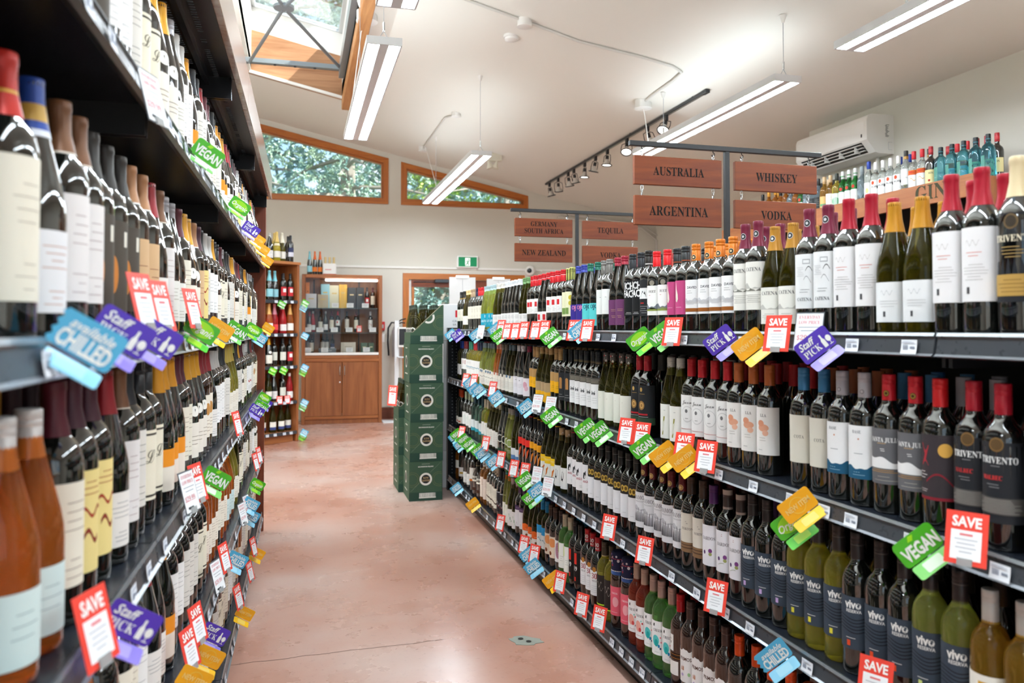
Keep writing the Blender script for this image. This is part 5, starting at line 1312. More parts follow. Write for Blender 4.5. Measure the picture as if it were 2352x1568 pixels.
# the deep rows on the lower shelves, dark and uncounted
def deep(name, rows, xs, zs, label, rotz=0.0):
    b = MB()
    pr = [(0, .0), (.032, .002), (.033, .18), (.027, .206), (.014, .229), (.0135, .284), (0, .284)]
    for zz, seq in zip(zs, rows):
        for (y, r, key) in seq:
            for x in xs:
                d = DES[key]
                b.lathe(pr, 10, GLASS['dark'], Matrix.Translation((x, y, zz)))
                b.lathe([(.0146, .226), (.0143, .285), (0, .286)], 10, pm(d[4], 0.4), Matrix.Translation((x, y, zz)))
    return b.build(name, None, 50, kind='stuff', label=label, category='bottles')
def back_seq(spec, zpy, seed):
    rnd = random.Random(seed)
    keys = [p.split(':')[0] for p in spec.split() for _ in p.split(':')[1].split(',')]
    out, y = [], GY1 - 0.10
    n = int((GY1 - 0.7) / 0.0795)
    for i in range(n):
        out.append((y, 0.038, keys[min(len(keys) - 1, int(i / n * len(keys)))]))
        y -= 0.0795
    return out
deep('deeper_bottles', [back_seq(ROWS[l], 0, l) for l in (2, 1, 0)], (XB + 0.09, XB + 0.18), [ZS[2] + .0005, ZS[1] + .0005, ZS[0] + .0005], 'dark rows of further bottles standing deep in the low gondola')

# ------------------------------------------------------------------ wine on the tall shelving
SEQ = {
 3: ['l1', 'l2', 'l3', 'l3', 'l4', 'l4', 'l4', 'l5', 'l5', 'l6', 'l3', 'l7', 'l7', 'l8', 'l9', 'l9', 'l5', 'l11', 'l18', 'l14', 'l14', 'l9', 'l12', 'l12', 'l8', 'l7', 'l18', 'l18', 'l5', 'l9', 'l14', 'l8', 'l8', 'l6', 'l12', 'l12', 'l18', 'l13', 'l11', 'l11', 'l14', 'l7', 'l7', 'l8', 'l18', 'l12', 'l5', 'l16', 'l16', 'l17', 'l18', 'l14'],
 4: ['l18', 'l20', 'l18', 'l4', 'l14', 'l14', 'l18', 'l12', 'l12', 'l9', 'l9', 'l7', 'l14', 'l14', 'l13', 'l18', 'l18', 'l6', 'l8', 'l8', 'l18', 'l12', 'l13', 'l13', 'l9', 'l6', 'l6', 'l18', 'l18', 'l11', 'l11', 'l20', 'l20', 'l12', 'l18', 'l13', 'l14', 'l14', 'l8', 'l18', 'l18', 'l9', 'l6', 'l12', 'l12', 'l18', 'l14', 'l8', 'l18', 'l18'],
 2: ['l10', 'l10', 'l8', 'l11', 'l11', 'l6', 'l3', 'l18', 'l12', 'l12', 'l13', 'l13', 'l13', 'l8', 'l8', 'l9', 'l9', 'l9', 'l19', 'l19', 'l6', 'l14', 'l14', 'l14', 'l18', 'l18', 'l12', 'l16', 'l16', 'l16', 'l17', 'l18', 'l18', 'l9', 'l8', 'l8', 'l14', 'l14', 'l20', 'l20', 'l18', 'l18', 'l19', 'l19', 'l12', 'l11', 'l8', 'l20', 'l20', 'l6', 'l18', 'l20'],
 1: ['l16', 'l10', 'l18', 'l8', 'l8', 'l14', 'l6', 'l6', 'l13', 'l14', 'l14', 'l18', 'l18', 'l18', 'l12', 'l12', 'l15', 'l15', 'l15', 'l15', 'l8', 'l15', 'l15', 'l10', 'l10', 'l10', 'l16', 'l16', 'l17', 'l17', 'l12', 'l12', 'l18', 'l18', 'l8', 'l8', 'l17', 'l17', 'l18', 'l18', 'l14', 'l14', 'l9', 'l9', 'l6', 'l6', 'l18', 'l20', 'l20', 'l12', 'l18', 'l18'],
 0: ['l14', 'l18', 'l16', 'l16', 'l18', 'l19', 'l19', 'l16', 'l16', 'l12', 'l12', 'l18', 'l18', 'l14', 'l14', 'l14', 'l18', 'l18', 'l12', 'l12', 'l8', 'l8', 'l14', 'l14', 'l18', 'l18', 'l5', 'l5', 'l15', 'l15', 'l18', 'l18', 'l8', 'l8', 'l14', 'l14', 'l12', 'l12', 'l18', 'l18', 'l19', 'l19', 'l15', 'l18', 'l18', 'l8', 'l8', 'l14', 'l18', 'l18'],
}
LLEVEL = {4: 'tall shelving highest shelf', 3: 'tall shelving eye-level shelf', 2: 'tall shelving third shelf', 1: 'tall shelving fourth shelf', 0: 'tall shelving floor deck'}
SSTART = {3: 0.925, 4: 0.95, 2: 0.93, 1: 1.15, 0: 1.35}
UB = LU - 0.06
for lv, seq in SEQ.items():
    s = SSTART[lv]
    got = []
    for key in seq:
        r = shp_r(DES[key][1])
        s += r
        if s + r > LS1 - 0.03: break
        got.append((s, key))
        s += r + random.uniform(0.006, 0.018)
    for s, key in reversed(got):
        p = LW(UB + random.uniform(-.004, .004), s, LZ[lv] + 0.0005)
        bottle(key, p.x, p.y, p.z, rad(66 - 2.5 * s + random.uniform(-6, 6)) - PHI, LLEVEL[lv], 'front row on the ' + LLEVEL[lv], sc=(0.98, 0.95 if key == 'l10' else 1.045))
b = MB()
pr = [(0, .0), (.036, .002), (.037, .19), (.030, .218), (.0155, .242), (.0148, .30), (0, .30)]
caps_ = ['#c8922c', '#5a3a2a', '#c8922c', '#3a1f2a', '#2a2a2c', '#7a2430', '#b59a7c', '#23252a']
for lv in range(5):
    s, i = 0.72 if lv != 3 else 0.98, lv
    while s < LS1 - 0.05:
        for u in (UB - 0.09, UB - 0.18):
            p = LW(u, s, LZ[lv] + 0.0005)
            b.lathe(pr, 10, GLASS['dark'], Matrix.Translation(p))
            b.lathe([(.0162, .238), (.0158, .3012), (0, .302)], 10, pm(caps_[(i // 3) % 8], 0.4), Matrix.Translation(p))
        s += 0.0797
        i += 1
b.build('deeper_bottles', None, 50, kind='stuff', label='dark rows of further bottles standing deep in the tall shelving', category='bottles')
# a few stand on top, behind the valance
for i, s in enumerate((3.35, 3.55, 3.9, 4.15, 4.4, 4.62)):
    p = LW(CU - 0.075, s, 2.0895)
    bottle(('l9', 'l18', 'l14', 'l12', 'l9', 'l18')[i], p.x, p.y, p.z, rad(70), 'behind the tall shelving valance', 'bottles behind the valance')

# ------------------------------------------------------------------ cards and wobblers
def rrect(w, h, r, n=4):
    pts = []
    for cx, cz, a0 in ((w / 2 - r, h / 2 - r, 0), (-w / 2 + r, h / 2 - r, 90), (-w / 2 + r, -h / 2 + r, 180), (w / 2 - r, -h / 2 + r, 270)):
        for i in range(n + 1):
            a = rad(a0 + 90 * i / n)
            pts.append((cx + r * cos(a), cz + r * sin(a)))
    return pts
GREEN, LIME, BLUE, BLUE2, PURP, PURP2, AMB, YEL, REDC = '#4cb526', '#9be01f', '#52b2da', '#a8dcf0', '#5234b4', '#8a78d8', '#fbb21a', '#fdca24', '#ee4a3c'
def wob_mesh(kind):
    b, pr, lf = MB(), MB(), MB()
    w, h = 0.082, 0.050
    gloss = lambda c: pm(c, 0.3, spec=0.5)
    wt_ = paper('#f4f6f2')
    y = -0.0012
    def leaf(c, c2=None, s=None, st='h'):
        # folded foot of the wobbler, tipped away under the card
        Mx = Matrix.Translation((0.002, 0.002, -h / 2 - 0.004)) @ Matrix.Rotation(rad(-52), 4, 'X')
        lf.prism([(x, z - 0.013) for x, z in rrect(w * 0.92, 0.028, 0.005)], 0, 0.001, gloss(c), Mx)
        if c2: lf.prism([(x, z - 0.013) for x, z in rrect(w * 0.46, 0.02, 0.003)], -0.0006, -0.0003, gloss(c2), Mx)
    if kind in ('vegan', 'organic'):
        b.prism(rrect(w, h, 0.009), 0, 0.001, gloss(GREEN))
        if kind == 'vegan':
            pr.flat([(-0.012, 0.014), (-0.002, 0.013), (0.004, 0.022), (-0.006, 0.0235)], y * .6, gloss(LIME))
            pr.text('VEGAN', 'h', 0.002, -0.004, 0.024, wt_, y=y, wmax=0.072)
            leaf('#7fd06a', '#dff0d8')
        else:
            pr.flat([(0.032 * cos(2 * pi * i / 24), 0.02 * sin(2 * pi * i / 24)) for i in range(24)], y * .6, gloss(LIME))
            pr.text('Organic', 'k', 0, -0.001, 0.017, wt_, y=y, wmax=0.066)
            leaf('#58c43a', '#a6e03a')
    elif kind == 'chilled':
        P = rrect(w, h, 0.007)
        P = [p for p in P if not (p[0] < -w / 2 + 0.0071)]
        saw = []
        for i in range(9):
            z = h / 2 - 0.002 - (h - 0.004) * i / 8
            saw.append((-w / 2 + (0.0 if i % 2 else 0.005), z))
        b.prism(P[:5] + saw + P[5:], 0, 0.001, gloss(BLUE))
        pr.text('available', 'k', 0.002, 0.011, 0.012, wt_, y=y, wmax=0.056)
        pr.text('CHILLED', 'h', 0.002, -0.009, 0.021, wt_, y=y, wmax=0.066)
        leaf('#8fcfea', BLUE2)
    elif kind == 'pick':
        b.prism(rrect(w, h, 0.007), 0, 0.001, gloss(PURP))
        pr.text('Staff', 'k', -0.014, 0.012, 0.015, wt_, y=y, wmax=0.04)
        pr.text('PICK', 's', -0.012, -0.008, 0.015, wt_, y=y, wmax=0.042)
        bt_ = [(0.014, -0.018), (0.023, -0.018), (0.023, -0.002), (0.0205, 0.003), (0.0205, 0.012), (0.0165, 0.012), (0.0165, 0.003), (0.014, -0.002)]
        pr.flat(bt_, y, wt_)
        pr.flat([(0.031 + 0.006 * cos(2 * pi * i / 12), -0.004 + 0.0075 * sin(2 * pi * i / 12)) for i in range(12)], y, wt_)
        pr.flat([(0.0303, -0.018), (0.0317, -0.018), (0.0317, -0.008), (0.0303, -0.008)], y, wt_)
        pr.flat([(0.0265, -0.0185), (0.0355, -0.0185), (0.0355, -0.017), (0.0265, -0.017)], y, wt_)
        leaf('#8f80dc', '#b0a4ec')
    elif kind == 'new':
        b.prism(rrect(w, h, 0.007), 0, 0.001, gloss(AMB))
        n = 28
        ring = [((0.019 * cos(2 * pi * i / n), 0.019 * sin(2 * pi * i / n)), (0.0165 * cos(2 * pi * i / n), 0.0165 * sin(2 * pi * i / n))) for i in range(n)]
        for i in range(n):
            (a0, a1), (c0, c1) = ring[i], ring[(i + 1) % n]
            if abs(a0[1]) > 0.007: pr.flat([a0, c0, c1, a1], y * .7, paper('#f7c24a'))
        pr.text('NEW ITEM', 'h', 0, 0, 0.0115, paper('#f9d27a'), y=y, wmax=0.062)
        leaf(YEL, '#f8d86a')
    return b.mesh('wobbler_card'), pr.mesh('printed_lettering'), lf.mesh('folded_foot')
def card_mesh(kind):
    b, pr, cl = MB(), MB(), MB()
    w, h = 0.066, 0.089
    y = -0.0008
    if kind == 'save':
        b.prism([(-w / 2, -h / 2), (w / 2, -h / 2), (w / 2, h / 2), (-w / 2, h / 2)], 0, 0.001, pm(REDC, 0.4))
        pr.text('SAVE', 'h', 0, 0.0275, 0.0165, paper('#f8f4f2'), y=y, wmax=0.046)
        pr.flat([(-0.024, -0.036), (0.024, -0.036), (0.024, 0.013), (-0.024, 0.013)], y * .6, paper('#f1f2f5'))
        r, g = paper('#e07a80'), paper('#a8acb4')
        pr.flat([(-0.010, 0.004), (0.010, 0.004), (0.010, 0.0075), (-0.010, 0.0075)], y, r)
        for i, q in enumerate((0.018, 0.014, 0.016, 0.010)):
            pr.flat([(-q, -0.003 - 0.007 * i), (q, -0.003 - 0.007 * i), (q, -0.0018 - 0.007 * i), (-q, -0.0018 - 0.007 * i)], y, g)
    elif kind == 'low':
        b.prism([(-w / 2, -h / 2), (w / 2, -h / 2), (w / 2, h / 2), (-w / 2, h / 2)], 0, 0.001, pm('#5c6066', 0.4))
        pr.flat([(-w / 2 + 0.002, -h / 2 + 0.002), (w / 2 - 0.002, -h / 2 + 0.002), (w / 2 - 0.002, h / 2 - 0.003), (-w / 2 + 0.002, h / 2 - 0.003)], y * .5, paper('#eef0f2'))
        rd, g, k = paper('#d88a90'), paper('#9a9ea6'), paper('#3a3c40')
        pr.text('EVERYDAY', 's', 0, 0.033, 0.0075, rd, y=y, wmax=0.05)
        pr.text('LOW PRICE', 's', 0, 0.021, 0.0075, rd, y=y, wmax=0.05)
        for i, q in enumerate((0.024, 0.018)):
            pr.flat([(-q, 0.009 - 0.008 * i), (q, 0.009 - 0.008 * i), (q, 0.0105 - 0.008 * i), (-q, 0.0105 - 0.008 * i)], y, g)
        pr.text('$29.99', 's', -0.004, -0.014, 0.011, rd, y=y, wmax=0.044)
        pr.flat([(-0.02, -0.036), (0.004, -0.036), (0.004, -0.031), (-0.02, -0.031)], y, k)
    cl.prism([(-0.012, -h / 2 - 0.002), (0.012, -h / 2 - 0.002), (0.012, -h / 2 + 0.011), (-0.012, -h / 2 + 0.011)], -0.003, -0.0012, pm('#d9dcdc', 0.15, trans=0.6))
    return b.mesh('card'), pr.mesh('printed_lettering'), cl.mesh('clear_clip')
for _s, _t in (('VEGAN', 'h'), ('Organic', 'i'), ('available', 'i'), ('CHILLED', 'h'), ('Staff', 'i'), ('PICK', 's'), ('NEW ITEM', 'h'), ('SAVE', 'h'), ('EVERYDAY', 's'), ('LOW PRICE', 's'), ('$29.99', 's')): pass
TAGM = {k: wob_mesh(k) for k in ('vegan', 'organic', 'chilled', 'pick', 'new')}
TAGM.update({k: card_mesh(k) for k in ('save', 'low')})
TWORDS = {'vegan': 'green vegan wobbler', 'organic': 'green organic wobbler with lime oval', 'chilled': 'blue available-chilled wobbler', 'pick': 'purple staff-pick wobbler with bottle picture', 'new': 'amber new-item wobbler', 'save': 'red save card with white panel', 'low': 'white everyday-low-price card'}
TNAME = {'save': 'sale_card', 'low': 'price_card'}
TAGS = []
def tagcard(kind, pos, side, where, roll=None, extra=0.0, size=1.0):
    o = obj(TNAME.get(kind, 'shelf_wobbler'), TAGM[kind][0])
    o.location = pos
    if kind in ('save', 'low'):
        yaw = rad(-62) if side > 0 else rad(72)
        M_ = Matrix.Rotation(yaw + extra, 4, 'Z') @ Matrix.Rotation(rad(-14), 4, 'X')
    else:
        M_ = Matrix.Rotation(rad(-20) if side > 0 else rad(14), 4, 'Z') @ Matrix.Rotation(rad(-(38 if roll is None else roll)) if side > 0 else rad(33 if roll is None else roll), 4, 'Y')
    o.rotation_euler = M_.to_euler()
    o.scale = (size, 1, size)
    obj('printed_lettering', TAGM[kind][1], o)
    obj('clear_clip' if kind in ('save', 'low') else 'folded_foot', TAGM[kind][2], o)
    o['category'] = 'shelf tag'
    o['group'] = 'tags along the ' + where
    TAGS.append((o, TWORDS[kind], where))
T = {
 3: 'chilled:1034,767 pick:1049,768 chilled:1091,768 low:1104,762 chilled:1136,755 vegan:1143,769 save:1150,752 save:1164,760 save:1183,760 save:1203,758 save:1229,758 save:1250,757 vegan:1262,771 save:1317,758 chilled:1328,757 save:1348,758 organic:1468,778 vegan:1516,766 save:1544,761 pick:1653,780 new:1720,790 save:1785,765 low:1857,761 pick:1872,792',
 2: 'save:1069,872 chilled:1077,878 save:1088,874 chilled:1087,892 chilled:1097,895 save:1131,893 chilled:1138,912 chilled:1206,933 low:1234,926 low:1264,932 vegan:1263,953 vegan:1344,983 vegan:1372,990 save:1438,989 save:1473,1000 vegan:1476,1025 new:1523,1042 save:1570,1028 new:1570,1052 save:1621,1048 new:1832,1160 organic:1815,1200 vegan:2108,1252 save:2219,1236',
 1: 'chilled:1042,1002 vegan:1047,996 save:1060,993 vegan:1062,1008 chilled:1054,1020 vegan:1074,1018 vegan:1096,1032 chilled:1106,1040 save:1115,1018 chilled:1131,1058 save:1150,1054 save:1180,1075 save:1205,1083 vegan:1203,1100 low:1233,1092 vegan:1218,1140 chilled:1232,1125 low:1258,1117 save:1398,1210 save:1480,1264 save:1644,1370 chilled:1775,1505 save:2010,1565',
 0: 'chilled:1047,1120 new:1085,1156 save:1149,1200 save:1203,1250 chilled:1211,1272 save:1227,1272 chilled:1222,1300 new:1268,1330 save:1286,1336 save:1336,1388 save:1376,1420',
}
def offaisle(kind): return 0.036 if kind in ('save', 'low') else 0.058
for lv, spec in T.items():
    for part in spec.split():
        k, q = part.split(':')
        px, py = map(int, q.split(','))
        p = onX(px, py, GX - offaisle(k))
        if k in ('save', 'low'): p.z = max(p.z, ZS[lv] - 0.03)
        tagcard(k, p, 1, LEVEL[lv])
TL = {
 4: 'vegan:478,352 organic:551,473 pick:577,526 new:592,549 new:604,571 new:614,597 low:352,225',
 3: 'chilled:200,780 pick:284,762 pick:360,774 save:331,692 save:373,702 save:444,708 organic:464,757 new:505,756 vegan:545,758 organic:583,757 new:617,752 chilled:598,775',
 2: 'save:546,972 pick:590,942 vegan:600,932 pick:611,925 organic:608,913 save:455,1108 low:435,1128 vegan:497,1098',
 1: 'save:222,1440 pick:303,1430 low:500,1322 save:517,1280 chilled:545,1284 low:558,1180 low:568,1160 chilled:578,1183 chilled:577,1156 organic:592,1112 save:588,1060 save:596,1045',
 0: 'save:455,1432 pick:494,1456 save:437,1488 new:481,1508 new:447,1560 save:548,1370 new:563,1408 save:575,1312 new:592,1270 save:583,1255',
}
for lv, spec in TL.items():
    for part in spec.split():
        k, q = part.split(':')
        px, py = map(int, q.split(','))
        s, z = onL(px, py, LU + (0.024 if k in ('save', 'low') else 0.040))
        p = LW(LU + (0.024 if k in ('save', 'low') else 0.040), s, z)
        tagcard(k, p, -1, LLEVEL[lv], size=0.86 if k not in ('save', 'low') else 1.0)
# ------------------------------------------------------------------ hanging category signs on T-shaped stands
IRON = pm('#2a2b2e', 0.38, spec=0.5)
INKS = paper('#0d0a08')
def hook_chain(b, x, y, z0, z1):
    """open S hook and eye between heights z0 (upper) and z1"""
    n = 10
    top = [(x, y, z0), (x, y, z0 - 0.008)] + [(x + 0.008 * sin(pi * i / 6 * 1.4), y, z0 - 0.016 + 0.008 * cos(pi * i / 6 * 1.4)) for i in range(7)]
    b.tube(top, 0.0018, IRON, 6)
    m = z1 + 0.010
    b.tube([(x + 0.0055 * cos(2 * pi * i / n), y, m + 0.0065 * sin(2 * pi * i / n)) for i in range(n)], 0.0013, CHROME, 5, closed=True)
    m2 = (z0 - 0.02 + m) / 2
    b.tube([(x, y + 0.005 * cos(2 * pi * i / n), m2 + 0.010 * sin(2 * pi * i / n)) for i in range(n)], 0.0013, CHROME, 5, closed=True)
    b.tube([(x, y, z1), (x, y, m - 0.005)], 0.0014, CHROME, 5)
def sign_stand(ppx, y, bar_y, bars, boards, words_):
    pole = onY(ppx, 450, y)
    X = pole.x
    t = empty('sign_stand', (X, y, 1.25), label=words_[0], category='sign stand')
    zb = onY(*bar_y, y).z
    x0, x1 = onY(bars[0], bar_y[1], y).x - X, onY(bars[1], bar_y[1], y).x - X
    b = MB(); b.bbox(-0.011, 0.011, -0.011, 0.011, 0.0, zb - 1.25 - 0.022, IRON, 0.002); b.build('pole', t)
    b = MB(); b.bbox(x0, x1, -0.011, 0.011, zb - 1.25 - 0.022, zb - 1.25, IRON, 0.002); b.build('crossbar', t)
    b = MB(); b.box(-0.06, 0.06, -0.05, 0.05, 0.0, 0.004, IRON); b.build('base_plate', t)
    for lines, xa, xb, ya, yb_, lab, upper, sc in boards:
        A, B_ = onY(xa, ya, y), onY(xa, yb_, y)
        xr = onY(xb, ya, y).x
        w, h = xr - A.x, A.z - B_.z
        o = MB()
        o.bbox(-w / 2, w / 2, -0.010, 0.010, -h, 0, SIGNW, 0.002)
        bd = o.build('hanging_sign', None, None, ((A.x + xr) / 2, y, A.z), label=lab, category='sign', group='hanging wooden category signs')
        l = MB()
        for i, s in enumerate(lines):
            n = len(lines)
            z = -h * (0.5 if n == 1 else (0.30, 0.68)[i])
            l.text(s, 's', 0, z, h * sc, INKS, y=-0.0106, wmax=w * 0.9, sx=0.80)
        l.build('painted_lettering', bd)
        k = MB()
        for q in (-0.41, 0.41):
            zt = (zb - 0.022) if upper is None else onY(xa, upper, y).z
            if upper is None: hook_chain(k, w * q, 0, zt - A.z, 0.0)
            else:
                for j in range(2):
                    zz = (zt - A.z) * (0.3 + 0.4 * j)
                    k.tube([(w * q + (0.006 * cos(2 * pi * i / 10) if j else 0), (0 if j else 0.006 * cos(2 * pi * i / 10)), zz + (zt - A.z) * 0.32 * sin(2 * pi * i / 10)) for i in range(10)], 0.0014, CHROME, 5, closed=True)
                k.tube([(w * q, 0, 0), (w * q, 0, (zt - A.z) * 0.2)], 0.0016, CHROME, 5)
                k.tube([(w * q, 0, (zt - A.z) * 0.85), (w * q, 0, (zt - A.z))], 0.0016, CHROME, 5)
        k.build('hook', bd)
ys1 = onX(1669, 450, 1.84).y
sign_stand(1669, ys1, (1660, 337), (1445, 1884), [
    (['AUSTRALIA'], 1455, 1655, 357, 423, 'wooden australia sign, upper board beside the whiskey one', None, 0.30),
    (['ARGENTINA'], 1456, 1655, 448, 516, 'wooden argentina sign hung under the australia board', 423, 0.32),
    (['WHISKEY'], 1686, 1873, 371, 437, 'wooden whiskey sign in front of the air conditioner', None, 0.30),
    (['VODKA'], 1686, 1872, 459, 524, 'wooden vodka sign hung under the whiskey board', 437, 0.30)],
    ['black T-shaped stand carrying the australia and whiskey boards'])
ys2 = onX(1325, 500, 1.84).y
sign_stand(1325, ys2, (1320, 484), (1173, 1480), [
    (['GERMANY', 'SOUTH AFRICA'], 1182, 1314, 500, 542, 'wooden germany and south africa sign of two lines', None, 0.26),
    (['NEW ZEALAND'], 1182, 1314, 558, 600, 'wooden new zealand sign under the germany board', 542, 0.30),
    (['TEQUILA'], 1337, 1464, 507, 548, 'wooden tequila sign on the farther stand', None, 0.30),
    (['VODKA'], 1337, 1464, 564, 605, 'wooden vodka sign under the tequila board', 548, 0.30)],
    ['black T-shaped stand carrying the germany and tequila boards'])

# ------------------------------------------------------------------ spirits cabinet along the side wall
UX, UY0, UY1 = 4.0, 3.80, 6.85
uc = empty('spirits_cabinet', (UX, UY0, 0), label='cherry wood spirits cabinet with gin lettering on its valance', category='cabinet')
def upart(b, name):
    o = b.build(name, None); under(o, uc); return o
under2 = lambda o: under(o, uc)
zv0, zv1 = 2.075, 2.215
b = MB(); b.bbox(UX, UX + 0.022, UY0, 5.25, zv0, zv1, GINW, 0.002); v1 = upart(b, 'valance_board')
b = MB(); b.bbox(UX, UX + 0.022, 5.253, UY1, zv0, zv1, GINW, 0.002); upart(b, 'valance_board')
b = MB(); b.bbox(UX + 0.022, XR - 0.02, UY0, UY0 + 0.024, 0, zv1 - 0.03, CABW, 0.002); upart(b, 'side_panel')
b = MB(); b.bbox(UX + 0.022, XR - 0.02, UY1 - 0.024, UY1, 0, zv1 - 0.03, CABW, 0.002); upart(b, 'side_panel')
b = MB(); b.box(UX + 0.022, XR - 0.02, UY0 + 0.024, UY1 - 0.024, zv1 - 0.055, zv1 - 0.03, CABW); upart(b, 'top_board')
b = MB(); b.box(XR - 0.035, XR - 0.02, UY0 + 0.024, UY1 - 0.024, 0.0, zv1 - 0.055, BLACKM); upart(b, 'back_panel')
for z in (0.3, 0.75, 1.2, 1.62):
    b = MB(); b.box(UX + 0.03, XR - 0.035, UY0 + 0.024, UY1 - 0.024, z, z + 0.025, BLACK); upart(b, 'shelf')
b = MB()
for z in (0.325, 0.775, 1.225, 1.645):
    for i in range(34):
        y = UY0 + 0.08 + 0.087 * i
        Mx = Matrix.Translation((UX + 0.24, y, z + 0.0005))
        b.lathe([(0, 0), (.038, .002), (.039, .17), (.03, .2), (.016, .215), (.016, .25), (0, .25)], 10, GLASS['dark'], Mx)
        b.lathe([(.0395, .04), (.0395, .14)], 10, paper(('#e6dfd0', '#d8b072', '#e8e8e4', '#3a3c3e')[(i // 3) % 4]), Mx)
        b.lathe([(.017, .245), (.017, .278), (0, .28)], 10, pm(('#1f1c1a', '#c8a070', '#a82028', '#d8dad8')[(i // 3) % 4], 0.4), Mx)
b.build('deeper_bottles', None, 50, kind='stuff', label='shaded rows of spirits standing inside the cherry spirits cabinet', category='bottles')
gy = onX(2137, 437, UX).y
b = MB()
Mx = Matrix.Translation((UX - 0.0012, gy, 2.156)) @ Matrix.Rotation(-pi / 2, 4, 'Z')
b.text('GIN', 's', 0, 0, 0.098, paper('#3d3a22'), M=Mx, sx=1.0)
gl_ = b.build('painted_lettering'); under2(gl_)
TOPZ = zv1 - 0.0298
GXB2 = UX + 0.085
SPIR = [('g14', 1752), ('g13', 1766), ('g13', 1781), ('g14', 1793), ('g13', 1806), ('g9', 1819), ('g14', 1832), ('g5', 1845), ('g10', 1857), ('g9', 1870), ('g9', 1884), ('g6', 1897), ('g7', 1912), ('g8', 1925), ('g5', 1943), ('g5', 1962), ('g5', 1978), ('g10', 2003), ('g11', 2020), ('g4', 2034), ('g4', 2058), ('g4', 2080), ('g4', 2099), ('g3', 2117), ('g2', 2138), ('g2', 2164), ('g12', 2184), ('g1', 2206), ('g1', 2232), ('g1', 2257), ('g1', 2281), ('g1', 2306)]
items = [[onX(px, 430, GXB2).y, shp_r(DES[k][1]) * (0.98 if DES[k][1] == 'gin' else 0.86), k] for k, px in SPIR]
relax(items, UY0 + 0.05, UY1 - 0.05)
items.sort(key=lambda t: -t[0])
for y, r, k in items: bottle(k, GXB2, y, TOPZ, rad(-62 + random.uniform(-4, 4)), 'spirits cabinet top, front row', 'spirits along the cabinet top', sc=(0.86, 1.0))
bk = [('g13', 1788), ('g14', 1815), ('g6', 1850), ('g7', 1903), ('g14', 1930), ('g5', 1952), ('g11', 2046), ('g11', 2069), ('g11', 2090), ('g3', 2136), ('g12', 2190), ('g2', 2200), ('g2', 2234), ('g12', 2250), ('g12', 2273), ('g12', 2292)]
its = [[onX(px, 430, GXB2 + 0.11).y, shp_r(DES[k][1]) * (0.98 if DES[k][1] == 'gin' else 0.86), k] for k, px in bk]
relax(its, UY0 + 0.05, UY1 - 0.05)
its.sort(key=lambda t: -t[0])
for y, r, k in its: bottle(k, GXB2 + 0.11, y, TOPZ, rad(-62), 'spirits cabinet top, second row', 'spirits along the cabinet top', sc=(0.86, 1.0))
b = MB()
q = onX(1908, 405, XR - 0.10)
b.bbox(XR - 0.16, XR - 0.02, q.y - 0.16, q.y + 0.16, TOPZ, TOPZ + 0.30, pm('#26221f', 0.6), 0.003)
cb = b.build('display_box', label='dark flat box standing behind the whiskey bottles under the air conditioner', category='box')
b = MB(); b.box(XR - 0.161, XR - 0.160, q.y - 0.1, q.y + 0.1, TOPZ + 0.2, TOPZ + 0.26, pm('#3d3630', 0.5)); b.build('printed_panel', cb)

# ------------------------------------------------------------------ wall air conditioner
ay0, ay1 = 5.02, 5.90
az0 = 2.60
ac = empty('air_conditioner', (XR, ay0, az0), label='white split air conditioner high on the side wall', category='air conditioner')
prof = [(XR, 0.30), (XR - 0.20, 0.30), (XR - 0.232, 0.285), (XR - 0.245, 0.25), (XR - 0.245, 0.10), (XR - 0.165, 0.008), (XR - 0.14, 0.0), (XR, 0.0)]
def acb(poly, y0, y1, mat, name):
    b = MB()
    n = len(poly)
    b.add([(x - XR, y0 - ay0, z) for x, z in poly] + [(x - XR, y1 - ay0, z) for x, z in poly], [tuple(range(n))[::-1], tuple(range(n, 2 * n))] + [(i, (i + 1) % n, (i + 1) % n + n, i + n) for i in range(n)], mat)
    return b.build(name, ac, 30)
acb(prof, ay0 + 0.012, ay1 - 0.012, WHITEM, 'body')
acb([(x * 1.0, z) for x, z in prof], ay0, ay0 + 0.011, WHITEM, 'side_cover')
acb(prof, ay1 - 0.011, ay1, WHITEM, 'side_cover')
b = MB(); b.add([(-0.2465, 0.03, 0.245), (-0.2465, 0.85, 0.245), (-0.2465, 0.85, 0.104), (-0.2465, 0.03, 0.104)], [(0, 1, 2, 3)], WHITEM); b.build('front_panel', ac)
b = MB()
M_ = Matrix.Identity(4)
b.add([(-0.2375, 0.07, 0.089), (-0.2375, 0.82, 0.089), (-0.174, 0.82, 0.016), (-0.174, 0.07, 0.016)], [(0, 1, 2, 3)], pm('#2c2a28', 0.8))
b.build('air_outlet', ac)
for i in range(3):
    b = MB(); t = 0.2 + i * 0.28
    x, z = -0.242 + 0.066 * t, 0.088 - 0.074 * t
    b.bbox(x - 0.012, x + 0.02, 0.075, 0.815, z - 0.004, z + 0.001, WHITEM, 0.001); b.build('louvre', ac)
for i in range(4):
    b = MB(); b.box(-0.236, -0.18, 0.15 + 0.18 * i, 0.153 + 0.18 * i, 0.02, 0.075, WHITEM); b.build('outlet_fin', ac)
b = MB()
gk = paper('#55565a')
rnd = random.Random(2)
for i in range(14): b.box(-0.075 + rnd.uniform(-.004, .004), -0.05 + rnd.uniform(-.012, .01), -0.0008, -0.0003, 0.22 - i * 0.007, 0.2235 - i * 0.007, gk)
b.box(-0.05, -0.012, -0.0008, -0.0003, 0.03, 0.032, GREYP); b.box(-0.05, -0.048, -0.0008, -0.0003, 0.03, 0.09, GREYP); b.box(-0.05, -0.012, -0.0008, -0.0003, 0.088, 0.09, GREYP)
b.box(-0.2475, -0.247, 0.05, 0.065, 0.125, 0.15, gk)
b.build('printed_marks', ac)
